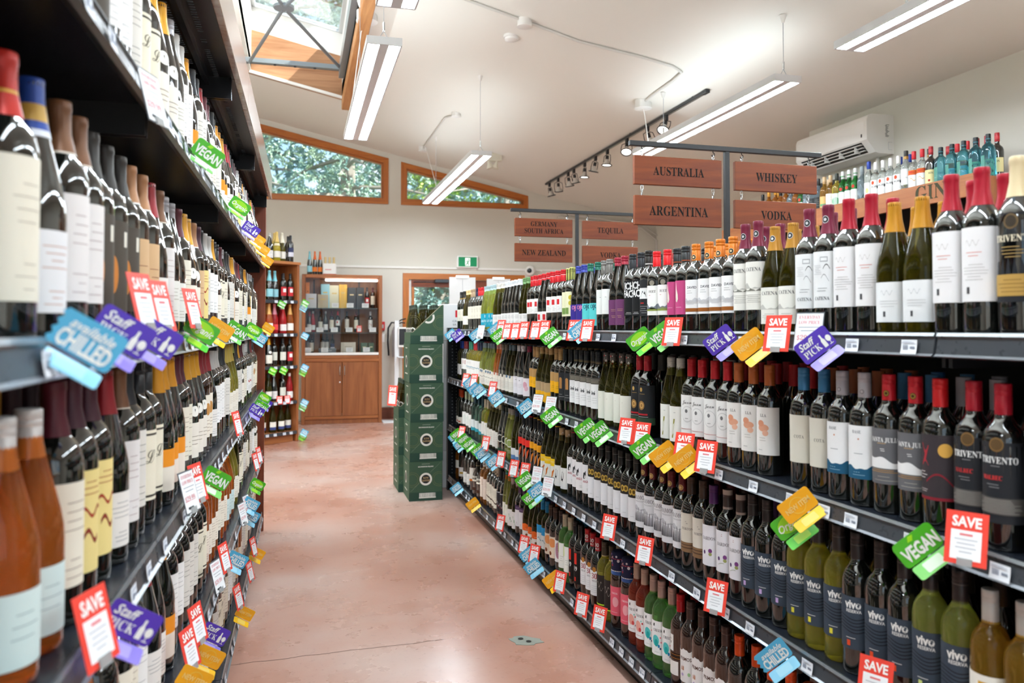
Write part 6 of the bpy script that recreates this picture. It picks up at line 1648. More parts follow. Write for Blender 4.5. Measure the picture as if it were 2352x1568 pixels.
b = MB(); b.tube([(XR - 0.03, ay0 + 0.14, az0 + 0.01), (XR - 0.03, ay0 + 0.15, az0 - 0.15), (XR - 0.03, ay0 + 0.1, az0 - 0.4)], 0.012, WHITEP, 8)
b.build('refrigerant_pipe', None, label='short white pipe dropping from the air conditioner', category='pipe')

# ------------------------------------------------------------------ black track with spotlights
t0, t1 = onCeil(1618, 203), onCeil(1258, 421)
trX = (t0.x + t1.x) / 2
tr = empty('track_light', (trX, t0.y, ceil_z(trX)), label='long black ceiling track carrying ten adjustable spotlights', category='track light')
L = t1.y - t0.y
b = MB(); b.bbox(-0.018, 0.018, 0, L, -0.03, -0.006, IRON, 0.003); b.box(-0.006, 0.006, 0.05, L - 0.05, -0.0315, -0.0295, CHROME); b.bbox(-0.02, 0.02, -0.02, 0.06, -0.034, -0.004, IRON, 0.003); b.build('track', tr)
for k in range(4):
    b = MB(); b.box(-0.012, 0.012, L * (0.05 + 0.3 * k), L * (0.05 + 0.3 * k) + 0.02, -0.008, 0.01, IRON); b.build('track_clip', tr)
BULB = pm((1.0, 0.95, 0.86), 0.4, emit=2.5)
BGLASS = pm('#d8d6d0', 0.3)
spots_ = [(1530, 262), (1487, 290), (1440, 318), (1395, 348), (1368, 365), (1343, 378), (1318, 390), (1305, 400), (1282, 412), (1262, 424)]
rnd = random.Random(12)
tilts = [(35, 40), (-40, 40), (30, 60), (5, 20), (15, -60), (2, 0), (-15, 20), (-18, 40), (-20, 60), (-15, 10)]
for (px, py), (ta, az) in zip(spots_, tilts):
    y = onX(px, py - 20, trX).y - t0.y
    y = max(0.25, min(L - 0.03, y))
    b = MB()
    b.bbox(-0.014, 0.014, y - 0.02, y + 0.02, -0.075, -0.03, IRON, 0.003)
    hd = b.build('spotlight', tr)
    Mx = Matrix.Translation((0, y, -0.075)) @ Matrix.Rotation(rad(az), 4, 'Z') @ Matrix.Rotation(rad(ta), 4, 'Y')
    b = MB()
    b.tube([(0.0, 0, 0.0), (0.0, 0.05, -0.02), (0.0, 0.058, -0.08), (0, 0.05, -0.128)], 0.004, IRON, 6, Mx)
    b.tube([(0.0, 0, 0.0), (0.0, -0.05, -0.02), (0.0, -0.058, -0.08), (0, -0.05, -0.128)], 0.004, IRON, 6, Mx)
    b.tube([(0.055 * cos(2 * pi * i / 18), 0.055 * sin(2 * pi * i / 18), -0.128) for i in range(18)], 0.006, IRON, 6, Mx, closed=True)
    b.lathe([(0.0, -0.018), (0.018, -0.02), (0.019, -0.062), (0.0, -0.064)][::-1], 14, IRON, Mx)
    b.build('lamp_holder', hd, 40)
    b = MB()
    b.lathe([(0.017, -0.06), (0.024, -0.08), (0.044, -0.112), (0.048, -0.124)][::-1], 18, BGLASS, Mx)
    b.lathe([(0.047, -0.124), (0.0, -0.127)][::-1], 18, BULB, Mx)
    b.build('bulb', hd, 50)

# ------------------------------------------------------------------ ceiling fittings: conduit, boxes, detector, emergency heads
CND = pm('#d9d6d0', 0.45)
def ceil_run(pts, r, dz=0.012):
    out = []
    for q in pts:
        p = onCeil(*q)
        out.append(Vector((p.x, p.y, p.z - dz)))
    return out
b = MB(); b.tube(ceil_run([(1060, -8), (1205, 45), (1330, 92), (1470, 127), (1545, 149), (1566, 163), (1545, 182), (1500, 214), (1479, 232)], 0.012), 0.011, CND, 8)
b.build('ceiling_conduit', None, 60, label='white conduit crossing the ceiling to the junction box above the lamp', category='conduit')
def junction(px, py, r, h, label):
    p = onCeil(px, py)
    t = empty('junction_box', (p.x, p.y, p.z), label=label, category='junction box')
    b = MB(); b.lathe([(0, 0.02), (r, 0.02), (r, -h), (0, -h)][::-1], 22, WHITEP); b.build('box', t, 40)
    b = MB(); b.lathe([(r + 0.004, -h), (r + 0.004, -h - 0.008), (r * 0.8, -h - 0.012), (0, -h - 0.012)][::-1], 22, WHITEP); b.build('cover_plate', t, 40)
    return p
j1 = junction(1205, 46, 0.055, 0.045, 'small white junction box on the ceiling conduit near the smoke detector')
j2 = junction(1477, 234, 0.075, 0.055, 'round white junction box above the lit lamp by the spotlight track')
j3 = junction(843, 32, 0.085, 0.06, 'round white junction box beside the skylight beam')
j4 = junction(1048, 260, 0.05, 0.03, 'small white junction box by the middle lamp wires')
j5 = junction(971, 338, 0.055, 0.045, 'white box at the lower end of the short conduit')
b = MB(); b.tube([j4 - Vector((0, 0, .02)), onCeil(1022, 268) - Vector((0, 0, .012)), j5 - Vector((0, 0, .02))], 0.010, CND, 8)
b.build('ceiling_conduit', None, 60, label='short bent white conduit between two boxes near the raked windows', category='conduit')
def cord(p, zend, label, dx=0.0, dy=0.0):
    b = MB(); b.tube([p - Vector((0, 0, .06)), Vector((p.x + dx * .3, p.y + dy * .3, p.z - 0.12)), Vector((p.x + dx, p.y + dy, zend))], 0.004, WHITEP, 6)
    b.build('lamp_cord', None, 60, label=label, category='cord')
cord(j2, ZL + 0.05, 'white cord from round box down to the lamp by the track', 3.06 - j2.x, 6.5 - j2.y)
cord(j5, ZL + 0.05, 'grey cord dropping in front of the smaller raked window', 1.63 - j5.x, 9.4 - j5.y)
cord(j3, ZL + 0.05, 'white cord running down behind the lamp under the skylight', 0.40 - j3.x, 0.3)
p = onCeil(1175, 84)
sd = empty('smoke_detector', p, label='round white smoke detector on the ceiling', category='smoke detector')
b = MB(); b.lathe([(0, 0.01), (0.065, 0.01), (0.065, -0.012), (0, -0.012)][::-1], 26, WHITEP); b.build('base', sd, 40)
b = MB(); b.lathe([(0.056, -0.012), (0.054, -0.03), (0.035, -0.036), (0.02, -0.04), (0, -0.042)][::-1], 26, WHITEM); b.build('sensor_head', sd, 60)
p = onCeil(1131, 352)
em = empty('emergency_light', p, label='cream twin-head emergency light over the far lamp', category='emergency light')
CRM = pm('#dcd7c6', 0.45)
b = MB(); b.bbox(-0.12, 0.12, -0.04, 0.04, -0.10, 0.0, CRM, 0.008); b.build('battery_box', em)
for s in (-1, 1):
    b = MB()
    Mx = Matrix.Translation((0.055 * s, -0.01, -0.10)) @ Matrix.Rotation(rad(16 * s), 4, 'Y')
    b.lathe([(0.015, 0.0), (0.02, -0.03), (0.046, -0.085), (0.05, -0.095), (0.044, -0.1), (0, -0.096)][::-1], 16, CRM, Mx)
    b.build('lamp_head', em, 50)

# ------------------------------------------------------------------ exit sign, camera, pull station, switch
pa, pb = onY(1048, 588, YW), onY(1096, 616, YW)
w, h = pb.x - pa.x, pa.z - pb.z
ex = empty('exit_sign', ((pa.x + pb.x) / 2, YW - 0.03, (pa.z + pb.z) / 2), label='green running-man exit sign with white frame over the door', category='exit sign')
b = MB(); b.bbox(-w / 2, w / 2, -0.03, 0.03, -h / 2, h / 2, WHITEM, 0.006); b.build('housing', ex)
b = MB(); b.box(-w / 2 + 0.02, w / 2 - 0.02, -0.0325, -0.03, -h / 2 + 0.018, h / 2 - 0.016, pm('#0f8a58', 0.4, emit=0.06)); b.build('green_face', ex)
b = MB()
wm, gm = pm('#f4f6f2', 0.4, emit=0.2), pm('#0f8a58', 0.4, emit=0.06)
sc = h / 0.25
b.flat([(-0.055 * sc, -0.085 * sc), (0.055 * sc, -0.085 * sc), (0.055 * sc, 0.085 * sc), (-0.055 * sc, 0.085 * sc)], -0.0328, wm)
man = [[(0.0, 0.02), (0.028, 0.03), (0.012, -0.03), (-0.016, -0.026)], [(-0.016, -0.026), (0.012, -0.03), (0.03, -0.05), (0.018, -0.058), (-0.002, -0.042)], [(0.018, -0.058), (0.03, -0.05), (0.022, -0.078), (0.012, -0.076)], [(-0.016, -0.026), (-0.002, -0.034), (-0.03, -0.07), (-0.062, -0.074), (-0.062, -0.064), (-0.036, -0.06)], [(0.024, 0.03), (0.05, 0.006), (0.056, 0.012), (0.03, 0.04)], [(0.0, 0.03), (-0.03, 0.016), (-0.04, -0.008), (-0.032, -0.01), (-0.022, 0.008), (0.004, 0.016)]]
for p in man: b.flat([(x * sc, z * sc) for x, z in p], -0.0331, gm)
b.flat([((0.026 + 0.013 * cos(2 * pi * i / 14)) * sc, (0.056 + 0.013 * sin(2 * pi * i / 14)) * sc) for i in range(14)], -0.0331, gm)
b.build('running_figure', ex)
p = onY(1218, 622, YW - 0.06)
sc_ = empty('security_camera', p, label='white dome security camera beside the door frame', category='camera')
b = MB()
b.lathe([(0.075 * sin(pi * i / 12), -0.075 * cos(pi * i / 12)) for i in range(13)], 22, WHITEM); b.build('camera_ball', sc_, 60)
b = MB()
Mx = Matrix.Rotation(rad(-28), 4, 'Z') @ Matrix.Rotation(rad(90), 4, 'X')
b.lathe([(0.036, 0.066), (0.034, 0.072), (0.012, 0.079), (0, 0.08)], 18, pm('#2a2c30', 0.2), Mx); b.build('camera_lens', sc_, 50)
b = MB(); b.lathe([(0.05, 0.06), (0.05, 0.045), (0, 0.045)], 16, WHITEP, Matrix.Rotation(rad(-90), 4, 'X')); b.build('mounting_base', sc_)
pa, pb = onY(872, 740, YW), onY(882, 757, YW)
fp = empty('fire_pull_station', ((pa.x + pb.x) / 2 + 0.0, YW - 0.02, (pa.z + pb.z) / 2), label='red fire pull station on the wall by the wine cabinet', category='fire alarm')
b = MB(); b.bbox(-0.04, 0.04, -0.02, 0.02, -0.06, 0.06, pm('#c8202a', 0.4), 0.005); b.build('housing', fp)
b = MB(); b.bbox(-0.02, 0.02, -0.028, -0.02, -0.03, 0.02, pm('#b8b4b4', 0.4), 0.002); b.build('pull_handle', fp)
pa, pb = onY(873, 767, YW), onY(882, 785, YW)
ls = empty('light_switch', ((pa.x + pb.x) / 2, YW - 0.004, (pa.z + pb.z) / 2), label='white wall switch under the red pull station', category='switch')
b = MB(); b.bbox(-0.038, 0.038, -0.004, 0.004, -0.058, 0.058, WHITEM, 0.002); b.build('cover_plate', ls)
b = MB(); b.bbox(-0.014, 0.014, -0.009, -0.004, -0.03, 0.03, WHITEP, 0.002); b.build('rocker', ls)
b = MB()
q0, q1 = onY(1488, 516, YW - 0.04), onY(1516, 640, YW - 0.04)
for d in (0, 0.05):
    b = MB(); b.tube([Vector((q0.x - 1.4 - d, YW - 0.03, q0.z + 0.12 - d)), Vector((q0.x - 0.1, YW - 0.03, q0.z - d)), Vector((q1.x - d, YW - 0.03, q0.z - 0.18 - d)), Vector((q1.x - d, YW - 0.03, 0.5))], 0.014, CND, 8)
    b.build('wall_conduit', None, 60, label='white conduit bending down the far wall by the recess, ' + ('outer of the pair' if d == 0 else 'inner of the pair'), category='conduit')

# ------------------------------------------------------------------ glazed wine cabinet on the far wall
CX0, CX1, CY0, CY1, CZ = 0.045, 1.085, 10.58, 10.98, 1.965
wc = empty('wine_cabinet', (CX0, CY0, 0), label='cherry wine cabinet with glass sliding doors over two wooden doors', category='cabinet')
def cpart(b, name, parent=None, **k):
    o = b.build(name, None, **k)
    if parent is None: under(o, wc)
    else:
        o.parent = parent
        o.matrix_parent_inverse = Matrix.Translation(wc.location).inverted() @ Matrix.Translation(wc.location)
    return o
def cb_(x0, x1, y0, y1, z0, z1, m, name, c=0.003):
    b = MB(); b.bbox(x0, x1, y0, y1, z0, z1, m, c); return cpart(b, name)
cb_(CX0, CX0 + 0.045, CY0, CY1, 0, CZ, CABW, 'side_panel')
cb_(CX1 - 0.045, CX1, CY0, CY1, 0, CZ, CABW, 'side_panel')
cb_(CX0 + 0.045, CX1 - 0.045, CY0, CY1, CZ - 0.045, CZ, EDGEX, 'top_board')
cb_(CX0 + 0.045, CX1 - 0.045, CY1 - 0.02, CY1, 0.1, CZ - 0.045, wood('#8a5a3a', '#a8724a', 2, 0.45), 'back_panel')
cb_(CX0 + 0.045, CX1 - 0.045, CY0 + 0.01, CY1 - 0.02, 0.86, 0.90, EDGEX, 'middle_board')
cb_(CX0 + 0.045, CX1 - 0.045, CY0 + 0.0, CY0 + 0.03, 0.815, 0.858, EDGEX, 'rail')
cb_(CX0 + 0.045, CX1 - 0.045, CY0 + 0.005, CY0 + 0.03, 0.062, 0.10, EDGEX, 'rail')
cb_(CX0 + 0.045, CX1 - 0.045, CY0 + 0.02, CY0 + 0.04, 0.0, 0.06, CABW, 'plinth')
cb_(CX0 + 0.045, CX1 - 0.045, CY0 + 0.0, CY0 + 0.04, 0.902, 0.935, WHITEP, 'sliding_track', 0.002)
mid = (CX0 + CX1) / 2
for x0, x1, hx in ((CX0 + 0.048, mid - 0.003, mid - 0.03), (mid + 0.003, CX1 - 0.048, mid + 0.03)):
    d = cb_(x0, x1, CY0 + 0.004, CY0 + 0.024, 0.103, 0.812, CABW, 'door')
    b = MB(); b.tube([(hx, CY0 + 0.006, 0.77), (hx, CY0 - 0.022, 0.755), (hx, CY0 - 0.024, 0.70), (hx, CY0 - 0.022, 0.645), (hx, CY0 + 0.006, 0.63)], 0.006, CHROME, 8)
    o = b.build('door_handle'); o.parent = d
b = MB(); b.lathe([(0.011, 0), (0.011, 0.006), (0, 0.008)], 14, CHROME, Matrix.Translation((mid - 0.03, CY0 + 0.002, 0.545)) @ Matrix.Rotation(rad(90), 4, 'X')); cpart(b, 'lock')
for z in (1.19, 1.515):
    b = MB(); b.box(CX0 + 0.05, CX1 - 0.05, CY0 + 0.05, CY1 - 0.02, z, z + 0.008, pm('#7a8a88', 0.1, trans=0.5)); cpart(b, 'glass_shelf')
for x0, x1, y in ((CX0 + 0.047, mid + 0.02, CY0 + 0.012), (mid - 0.02, CX1 - 0.047, CY0 + 0.022)):
    b = MB(); b.box(x0, x1, y, y + 0.005, 0.936, CZ - 0.047, pane_mat((0.97, 0.97, 0.96), 0.5)); cpart(b, 'sliding_pane')
b = MB(); b.tube([(CX0 + 0.3, CY0 + 0.06, CZ - 0.07), (CX1 - 0.06, CY0 + 0.06, CZ - 0.07)], 0.014, pm((1, .97, .92), 0.4, emit=5.0), 8); cpart(b, 'strip_light')
for x in (CX0 + 0.16, CX0 + 0.76):
    b = MB(); b.box(x - 0.008, x + 0.008, CY1 - 0.03, CY1 - 0.02, 0.94, CZ - 0.05, BLACK); cpart(b, 'shelf_standard')
def gift(px0, px1, py0, py1, dy, col, label, name='gift_box', c2=None):
    yy = CY0 + dy
    a, c = onY(px0, py0, yy), onY(px1, py1, yy)
    a.x, c.x = max(a.x, CX0 + 0.05), min(c.x, CX1 - 0.05)
    zb = 0.9 if py1 > 790 else (1.198 if py1 > 740 else 1.523)
    b = MB(); b.bbox(a.x, c.x, yy, yy + 0.09, zb + 0.001, a.z, pm(col, 0.45), 0.002)
    o = b.build(name, label=label, category='box')
    b = MB(); b.box(a.x + (c.x - a.x) * 0.25, a.x + (c.x - a.x) * 0.75, yy - 0.001, yy, zb + (a.z - zb) * 0.62, zb + (a.z - zb) * 0.68, paper(c2 or '#c8b070')); x = b.build('printed_band'); x.parent = o
gift(737, 757, 652, 707, 0.2, '#8fc4d4', 'pale-blue gift box on the top shelf of the wine cabinet')
gift(757, 779, 655, 707, 0.2, '#cfd0b8', 'cream gift box on the top shelf of the wine cabinet')
gift(779, 797, 653, 707, 0.18, '#d2a83c', 'yellow gift box on the top shelf of the wine cabinet')
gift(699, 711, 648, 672, 0.22, '#ee8a24', 'small orange carton at the side of the wine cabinet', c2='#c86a18')
gift(701, 727, 674, 707, 0.12, '#c9ccd0', 'white boxed glass set on the top shelf of the wine cabinet')
gift(730, 754, 676, 707, 0.11, '#b3a890', 'kraft boxed decanter on the top shelf of the wine cabinet')
gift(799, 817, 660, 707, 0.16, '#34363a', 'charcoal bottle box on the top shelf of the wine cabinet, nearer the middle', c2='#c8b890')
gift(819, 836, 660, 707, 0.16, '#303236', 'charcoal bottle box on the top shelf of the wine cabinet, beside the red wines', c2='#c8b890')
gift(783, 817, 786, 816, 0.14, '#d8d3c6', 'cream wooden case on the lowest glass-cabinet level', c2='#b8b0a0')
gift(829, 844, 787, 816, 0.12, '#4e6a56', 'green-framed wine carton at the low corner of the glass cabinet', c2='#e0d8b0')
gift(846, 859, 787, 816, 0.12, '#4a6450', 'green-framed wine carton beside the cabinet side panel', c2='#e0d8b0')
gift(732, 772, 800, 816, 0.14, '#77828a', 'flat grey box with white edge on the lowest glass-cabinet level', c2='#eef0f0')
CABB = [('d11', 843, 1.523), ('l8', 856, 1.523), ('l6', 702, 1.198), ('d10', 719, 1.198), ('d12', 736, 1.198), ('d8', 748, 1.198), ('l8', 762, 1.198), ('t9', 776, 1.198), ('l18', 797, 1.198), ('l8', 818, 1.198), ('l20', 851, 1.198), ('l18', 742, 0.9), ('l18', 752, 0.9), ('d7', 764, 0.9), ('l18', 704, 0.9), ('l8', 716, 0.9)]
for k, px, z in CABB:
    yy = CY0 + (0.26 if z == 0.9 else 0.2)
    p = onY(px, 700, yy)
    bottle(k, min(max(p.x, CX0 + 0.1), CX1 - 0.1), yy + (0.06 if k == 'l18' and z == 0.9 else 0), z + (0.002 if z == 0.9 else 0.009), 0, 'glazed cabinet ' + {1.523: 'upper', 1.198: 'middle', 0.9: 'lowest'}[z] + ' level', 'wine inside the glazed cabinet', sc=(0.78, 0.92))
for i, (px, z) in enumerate([(770, 1.53), (804, 1.53), (839, 1.53), (707, 1.206), (735, 1.206), (768, 1.206), (802, 1.206), (856, 1.206), (707, 0.94), (746, 0.94), (803, 0.94), (842, 0.94)]):
    p = onY(px, 720, CY0 + 0.07)
    b = MB(); b.prism([(-0.045, 0), (0.045, 0), (0.045, 0.06), (-0.045, 0.06)], 0, 0.003, paper('#e9ecee')); 
    o = b.build('info_card', None, None, (p.x, CY0 + 0.06, z + 0.001))
    o['label'] = 'white info card in the glazed cabinet, ' + ORD[(i if i < 3 else i - 3 if i < 8 else i - 8)] + ' along its ' + ('upper' if i < 3 else 'middle' if i < 8 else 'lowest') + ' level'
    o['category'] = 'card'; o['group'] = 'info cards in the wine cabinet'
    b = MB()
    for q in range(3): b.flat([(-0.034 + 0.004 * q, 0.044 - 0.013 * q), (0.034 - 0.006 * q, 0.044 - 0.013 * q), (0.034 - 0.006 * q, 0.048 - 0.013 * q), (-0.034 + 0.004 * q, 0.048 - 0.013 * q)], -0.0006, paper('#a9adb3'))
    b.build('printed_lines', o)
p = onY(825, 751, CY0 + 0.06)
o = obj('sale_card', TAGM['save'][0], None, (p.x, CY0 + 0.055, 1.206 + 0.043)); obj('printed_lettering', TAGM['save'][1], o)
o['label'] = 'red save card inside the glazed wine cabinet'; o['category'] = 'shelf tag'
for k, px, wd in (('d2', 711, 0), ('d6', 723, 0), ('d6', 735, 0)):
    p = onY(px, 620, CY0 + 0.1); bottle(k, p.x, CY0 + 0.1, CZ + 0.0005, 0, 'on top of the wine cabinet', 'bottles on top of the wine cabinet', sc=(0.72, 0.95))
pk = empty('bottle_carrier', (onY(757, 625, CY0 + 0.1).x, CY0 + 0.1, CZ), label='white printed carrier with three gold-foiled necks on the wine cabinet', category='carton')
b = MB(); b.prism([(-0.085, 0), (0.085, 0), (0.085, 0.135), (0.07, 0.15), (-0.085, 0.15)], -0.05, 0.05, paper('#ecebe8')); b.box(-0.06, 0.02, -0.051, -0.05, 0.06, 0.075, paper('#d9a0a0')); b.box(-0.085, 0.085, -0.051, -0.05, 0.0, 0.012, paper('#b85a50')); b.build('carton', pk)
for q in (-0.055, 0.0, 0.055):
    b = MB(); b.lathe([(0.016, 0.13), (0.014, 0.2), (0.0155, 0.21), (0.0155, 0.235), (0, 0.24)], 12, pm('#d8c08a', 0.35, metal=0.4), Matrix.Translation((q, 0, 0))); b.build('foiled_neck', pk, 40)

# ------------------------------------------------------------------ angled cherry display of sparkling wine
DA = rad(38)
DP = Vector((0.012, 9.10, 0))
dw, dd = 0.92, 0.34
ds = empty('display_rack', tuple(DP), DA, label='cherry wood open display rack of sparkling wine, turned to the aisle', category='shelving')
DWD = wood('#8a4c26', '#b06f3f', 2, 0.36, 4.0)
DWX = wood('#9a5a30', '#bd7c48', 0, 0.36, 4.0)
DZ = [0.12, 0.455, 0.845, 1.2, 1.565, 1.965]
def dpart(x0, x1, y0, y1, z0, z1, m, name):
    b = MB(); b.bbox(x0, x1, y0, y1, z0, z1, m, 0.003); return b.build(name, ds)
dpart(-0.03, 0.0, 0, dd, 0.0, DZ[5], DWD, 'side_panel')
dpart(-dw, -dw + 0.03, 0, dd, 0.0, DZ[5], DWD, 'side_panel')
dpart(-dw + 0.03, -0.03, dd - 0.02, dd, 0.0, DZ[5], DWD, 'back_panel')
dpart(-dw - 0.01, 0.01, -0.012, dd, DZ[5], DZ[5] + 0.03, DWX, 'top_board')
dpart(-dw + 0.06, -0.05, 0.03, 0.05, 0.0, 0.09, DWX, 'plinth')
for z in DZ[:5]:
    s = dpart(-dw + 0.03, -0.03, 0.0, dd - 0.02, z - 0.02, z, DWX, 'shelf')
    b = MB(); b.box(-dw + 0.03, -0.03, -0.012, 0.0, z - 0.034, z + 0.002, RAIL); b.build('ticket_rail', s)
    for q in (-0.11, -0.2, -0.32, -0.42):
        if (z * 1000 + q * 100) % 3 < 2: obj('price_label', PRICE, s, (q, -0.012, z - 0.018))
def dpos(x, y, z): return DP + Vector((cos(DA) * x - sin(DA) * y, sin(DA) * x + cos(DA) * y, z))
DL = {5: ['d5', 'd8', 'd1', 'd5', 'd7'], 4: ['d1', 'd1', 'd2', 'd2', 'd11', 'd11'], 3: ['d4', 'd3', 'd4', 'd3', 'd10', 'd4'], 2: ['d7', 'd7', 'l9', 'd12', 'd12', 'd11'], 1: ['d8', 'd8', 'd9', 'd8', 'd12', 'd10'], 0: ['d9', 'd9', 'd9', 'd9']}
DWHERE = {5: 'display rack top board', 4: 'display rack top shelf', 3: 'display rack second shelf', 2: 'display rack third shelf', 1: 'display rack fourth shelf', 0: 'display rack bottom shelf'}
for lv, ks in DL.items():
    n = len(ks)
    for i, k in enumerate(ks):
        x = -0.075 - (n - 1 - i) * (0.092 if n > 4 else 0.11)
        z = DZ[lv] + (0.03 if lv == 5 else 0) + 0.0006
        p = dpos(x, 0.07 + (0.0 if i % 3 else 0.03), z)
        bottle(k, p.x, p.y, p.z, DA + rad(-8), DWHERE[lv], 'sparkling wine in the display rack')
        if lv in (5, 3) and i % 2 == 0:
            p = dpos(x + 0.045, 0.17, z); bottle(k, p.x, p.y, p.z, DA, DWHERE[lv] + ' behind', 'sparkling wine in the display rack')
        if lv in (1, 2, 4) and i % 2:
            p = dpos(x - 0.02, 0.18, z); bottle(('d11' if lv == 4 else 'd12'), p.x, p.y, p.z, DA, DWHERE[lv] + ' behind', 'sparkling wine in the display rack')
def dtag(kind, x, y, lv, dz, where, yaw=0.0):
    p = dpos(x, y, DZ[lv] + dz)
    o = obj('sale_card' if kind == 'save' else 'shelf_wobbler', TAGM[kind][0], None, p)
    o.rotation_euler = (Matrix.Rotation(DA + yaw - rad(30), 4, 'Z') @ Matrix.Rotation(rad(0 if kind == 'save' else 30), 4, 'Y')).to_euler()
    obj('printed_lettering', TAGM[kind][1], o); 
    if kind != 'save': obj('folded_foot', TAGM[kind][2], o)
    o['category'] = 'shelf tag'; o['group'] = 'tags on the display rack'
    TAGS.append((o, TWORDS[kind], where))
dtag('vegan', -0.27, -0.05, 4, -0.04, 'display rack, its top shelf')
for x in (-0.62, -0.38, -0.24): dtag('organic', x, -0.05, 2, -0.04, 'display rack, its third shelf')
dtag('save', -0.27, -0.02, 1, 0.02, 'display rack, its fourth shelf'); dtag('save', -0.17, -0.02, 1, 0.02, 'display rack, its fourth shelf')
dtag('vegan', -0.56, -0.05, 0, -0.045, 'display rack, its bottom shelf')
for lv, ks in ((4, ('vegan', 'chilled')), (3, ('chilled',)), (2, ('chilled', 'organic')), (1, ('chilled', 'vegan')), (0, ('chilled', 'organic'))):
    for i, k in enumerate(ks): dtag(k, 0.045, -0.05 + 0.03 * i, lv, -0.02 - 0.055 * i, 'display rack side panel')

# ------------------------------------------------------------------ wine cases
CG, CGD, GOLD = pm('#3a5842', 0.6, bump=0.1), pm('#1f4436', 0.55), paper('#8f8a58')
def ringpts(r0, r1, n=26, a0=0, a1=360):
    out = []
    for i in range(n):
        a, c = rad(a0 + (a1 - a0) * i / n), rad(a0 + (a1 - a0) * (i + 1) / n)
        out.append([(r0 * cos(a), r0 * sin(a)), (r0 * cos(c), r0 * sin(c)), (r1 * cos(c), r1 * sin(c)), (r1 * cos(a), r1 * sin(a))])
    return out
glyphs('KIM', 's'); glyphs('CRAWFORD', 's'); glyphs('SAUVIGNON BLANC', 'h')
def face_print(b, w, h, half=False):
    """front print of a green case in local x/z, centre of the face at 0,0, drawn at y=0"""
    wt_ = paper('#eceae2')
    clip = lambda pts: all(-w / 2 < x < w / 2 for x, z in pts)
    b.flat([(-w / 2, -h / 2), (w / 2, -h / 2), (w / 2, -h / 2 + 0.062), (-w / 2, -h / 2 + 0.062)], -0.0004, CGD)
    for cx in (-0.098, 0.098):
        for r in (0.040, 0.052):
            for q in ringpts(r, r + 0.0012):
                q = [(x + cx, z + 0.012) for x, z in q]
                if clip(q): b.flat(q, -0.0007, GOLD)
    if not half:
        for q in ringpts(0.032, 0.046): b.flat([(x, z + 0.014) for x, z in q], -0.0011, wt_)
        b.flat([(0.034 * cos(2 * pi * i / 26), 0.014 + 0.034 * sin(2 * pi * i / 26)) for i in range(26)], -0.0009, paper('#26282a'))
        b.text('KIM', 's', 0, 0.024, 0.013, paper('#c8a878'), y=-0.0014)
        b.text('CRAWFORD', 's', 0, 0.004, 0.013, paper('#c8a878'), y=-0.0014, wmax=0.064)
        b.text('SAUVIGNON BLANC', 'h', 0, h / 2 - 0.038, 0.0085, wt_, y=-0.0010, wmax=0.115)
        b.flat([(-0.03, h / 2 - 0.021), (0.03, h / 2 - 0.021), (0.03, h / 2 - 0.017), (-0.03, h / 2 - 0.017)], -0.001, paper('#8f988a'))
        n = 26
        for i in range(n):
            t = i / n
            x, z = -w / 2 + 0.012 + (w - 0.024) * t, -h / 2 + 0.07 + (h - 0.08) * t
            if (x * x + (z - 0.014) ** 2) ** .5 > 0.049: b.flat([(x, z), (x + 0.005, z + 0.005), (x + 0.0042, z + 0.0058), (x - 0.0008, z + 0.0008)], -0.001, paper('#b9bfae'))
    bx_, bz = 0.012, -h / 2 + 0.038
    b.flat([(bx_ - 0.062, bz - 0.019), (bx_ + 0.062, bz - 0.019), (bx_ + 0.062, bz - 0.011), (bx_ - 0.062, bz - 0.011)], -0.001, wt_)
    rnd = random.Random(3)
    x = bx_ - 0.060
    while x < bx_ + 0.058:
        ww = rnd.choice((0.002, 0.0035, 0.005))
        b.flat([(x, bz - 0.013), (x + ww, bz - 0.013), (x + ww, bz + 0.019), (x, bz + 0.019)], -0.001, wt_)
        x += ww + rnd.choice((0.0012, 0.0022))
def side_print(b, w, h):
    wt_ = paper('#e6e4dc')
    for q in ringpts(0.034, 0.046): b.flat([(x, z + 0.01) for x, z in q], -0.0009, wt_)
    b.flat([(0.034 * cos(2 * pi * i / 26), 0.01 + 0.034 * sin(2 * pi * i / 26)) for i in range(26)], -0.0007, paper('#2c2a28'))
    b.flat([(-0.07, -h / 2 + 0.06), (0.07, -h / 2 + 0.06), (0.07, -h / 2 + 0.068), (-0.07, -h / 2 + 0.068)], -0.0009, wt_)
    b.flat([(-0.05, h / 2 - 0.035), (0.05, h / 2 - 0.035), (0.05, h / 2 - 0.029), (-0.05, h / 2 - 0.029)], -0.0009, wt_)
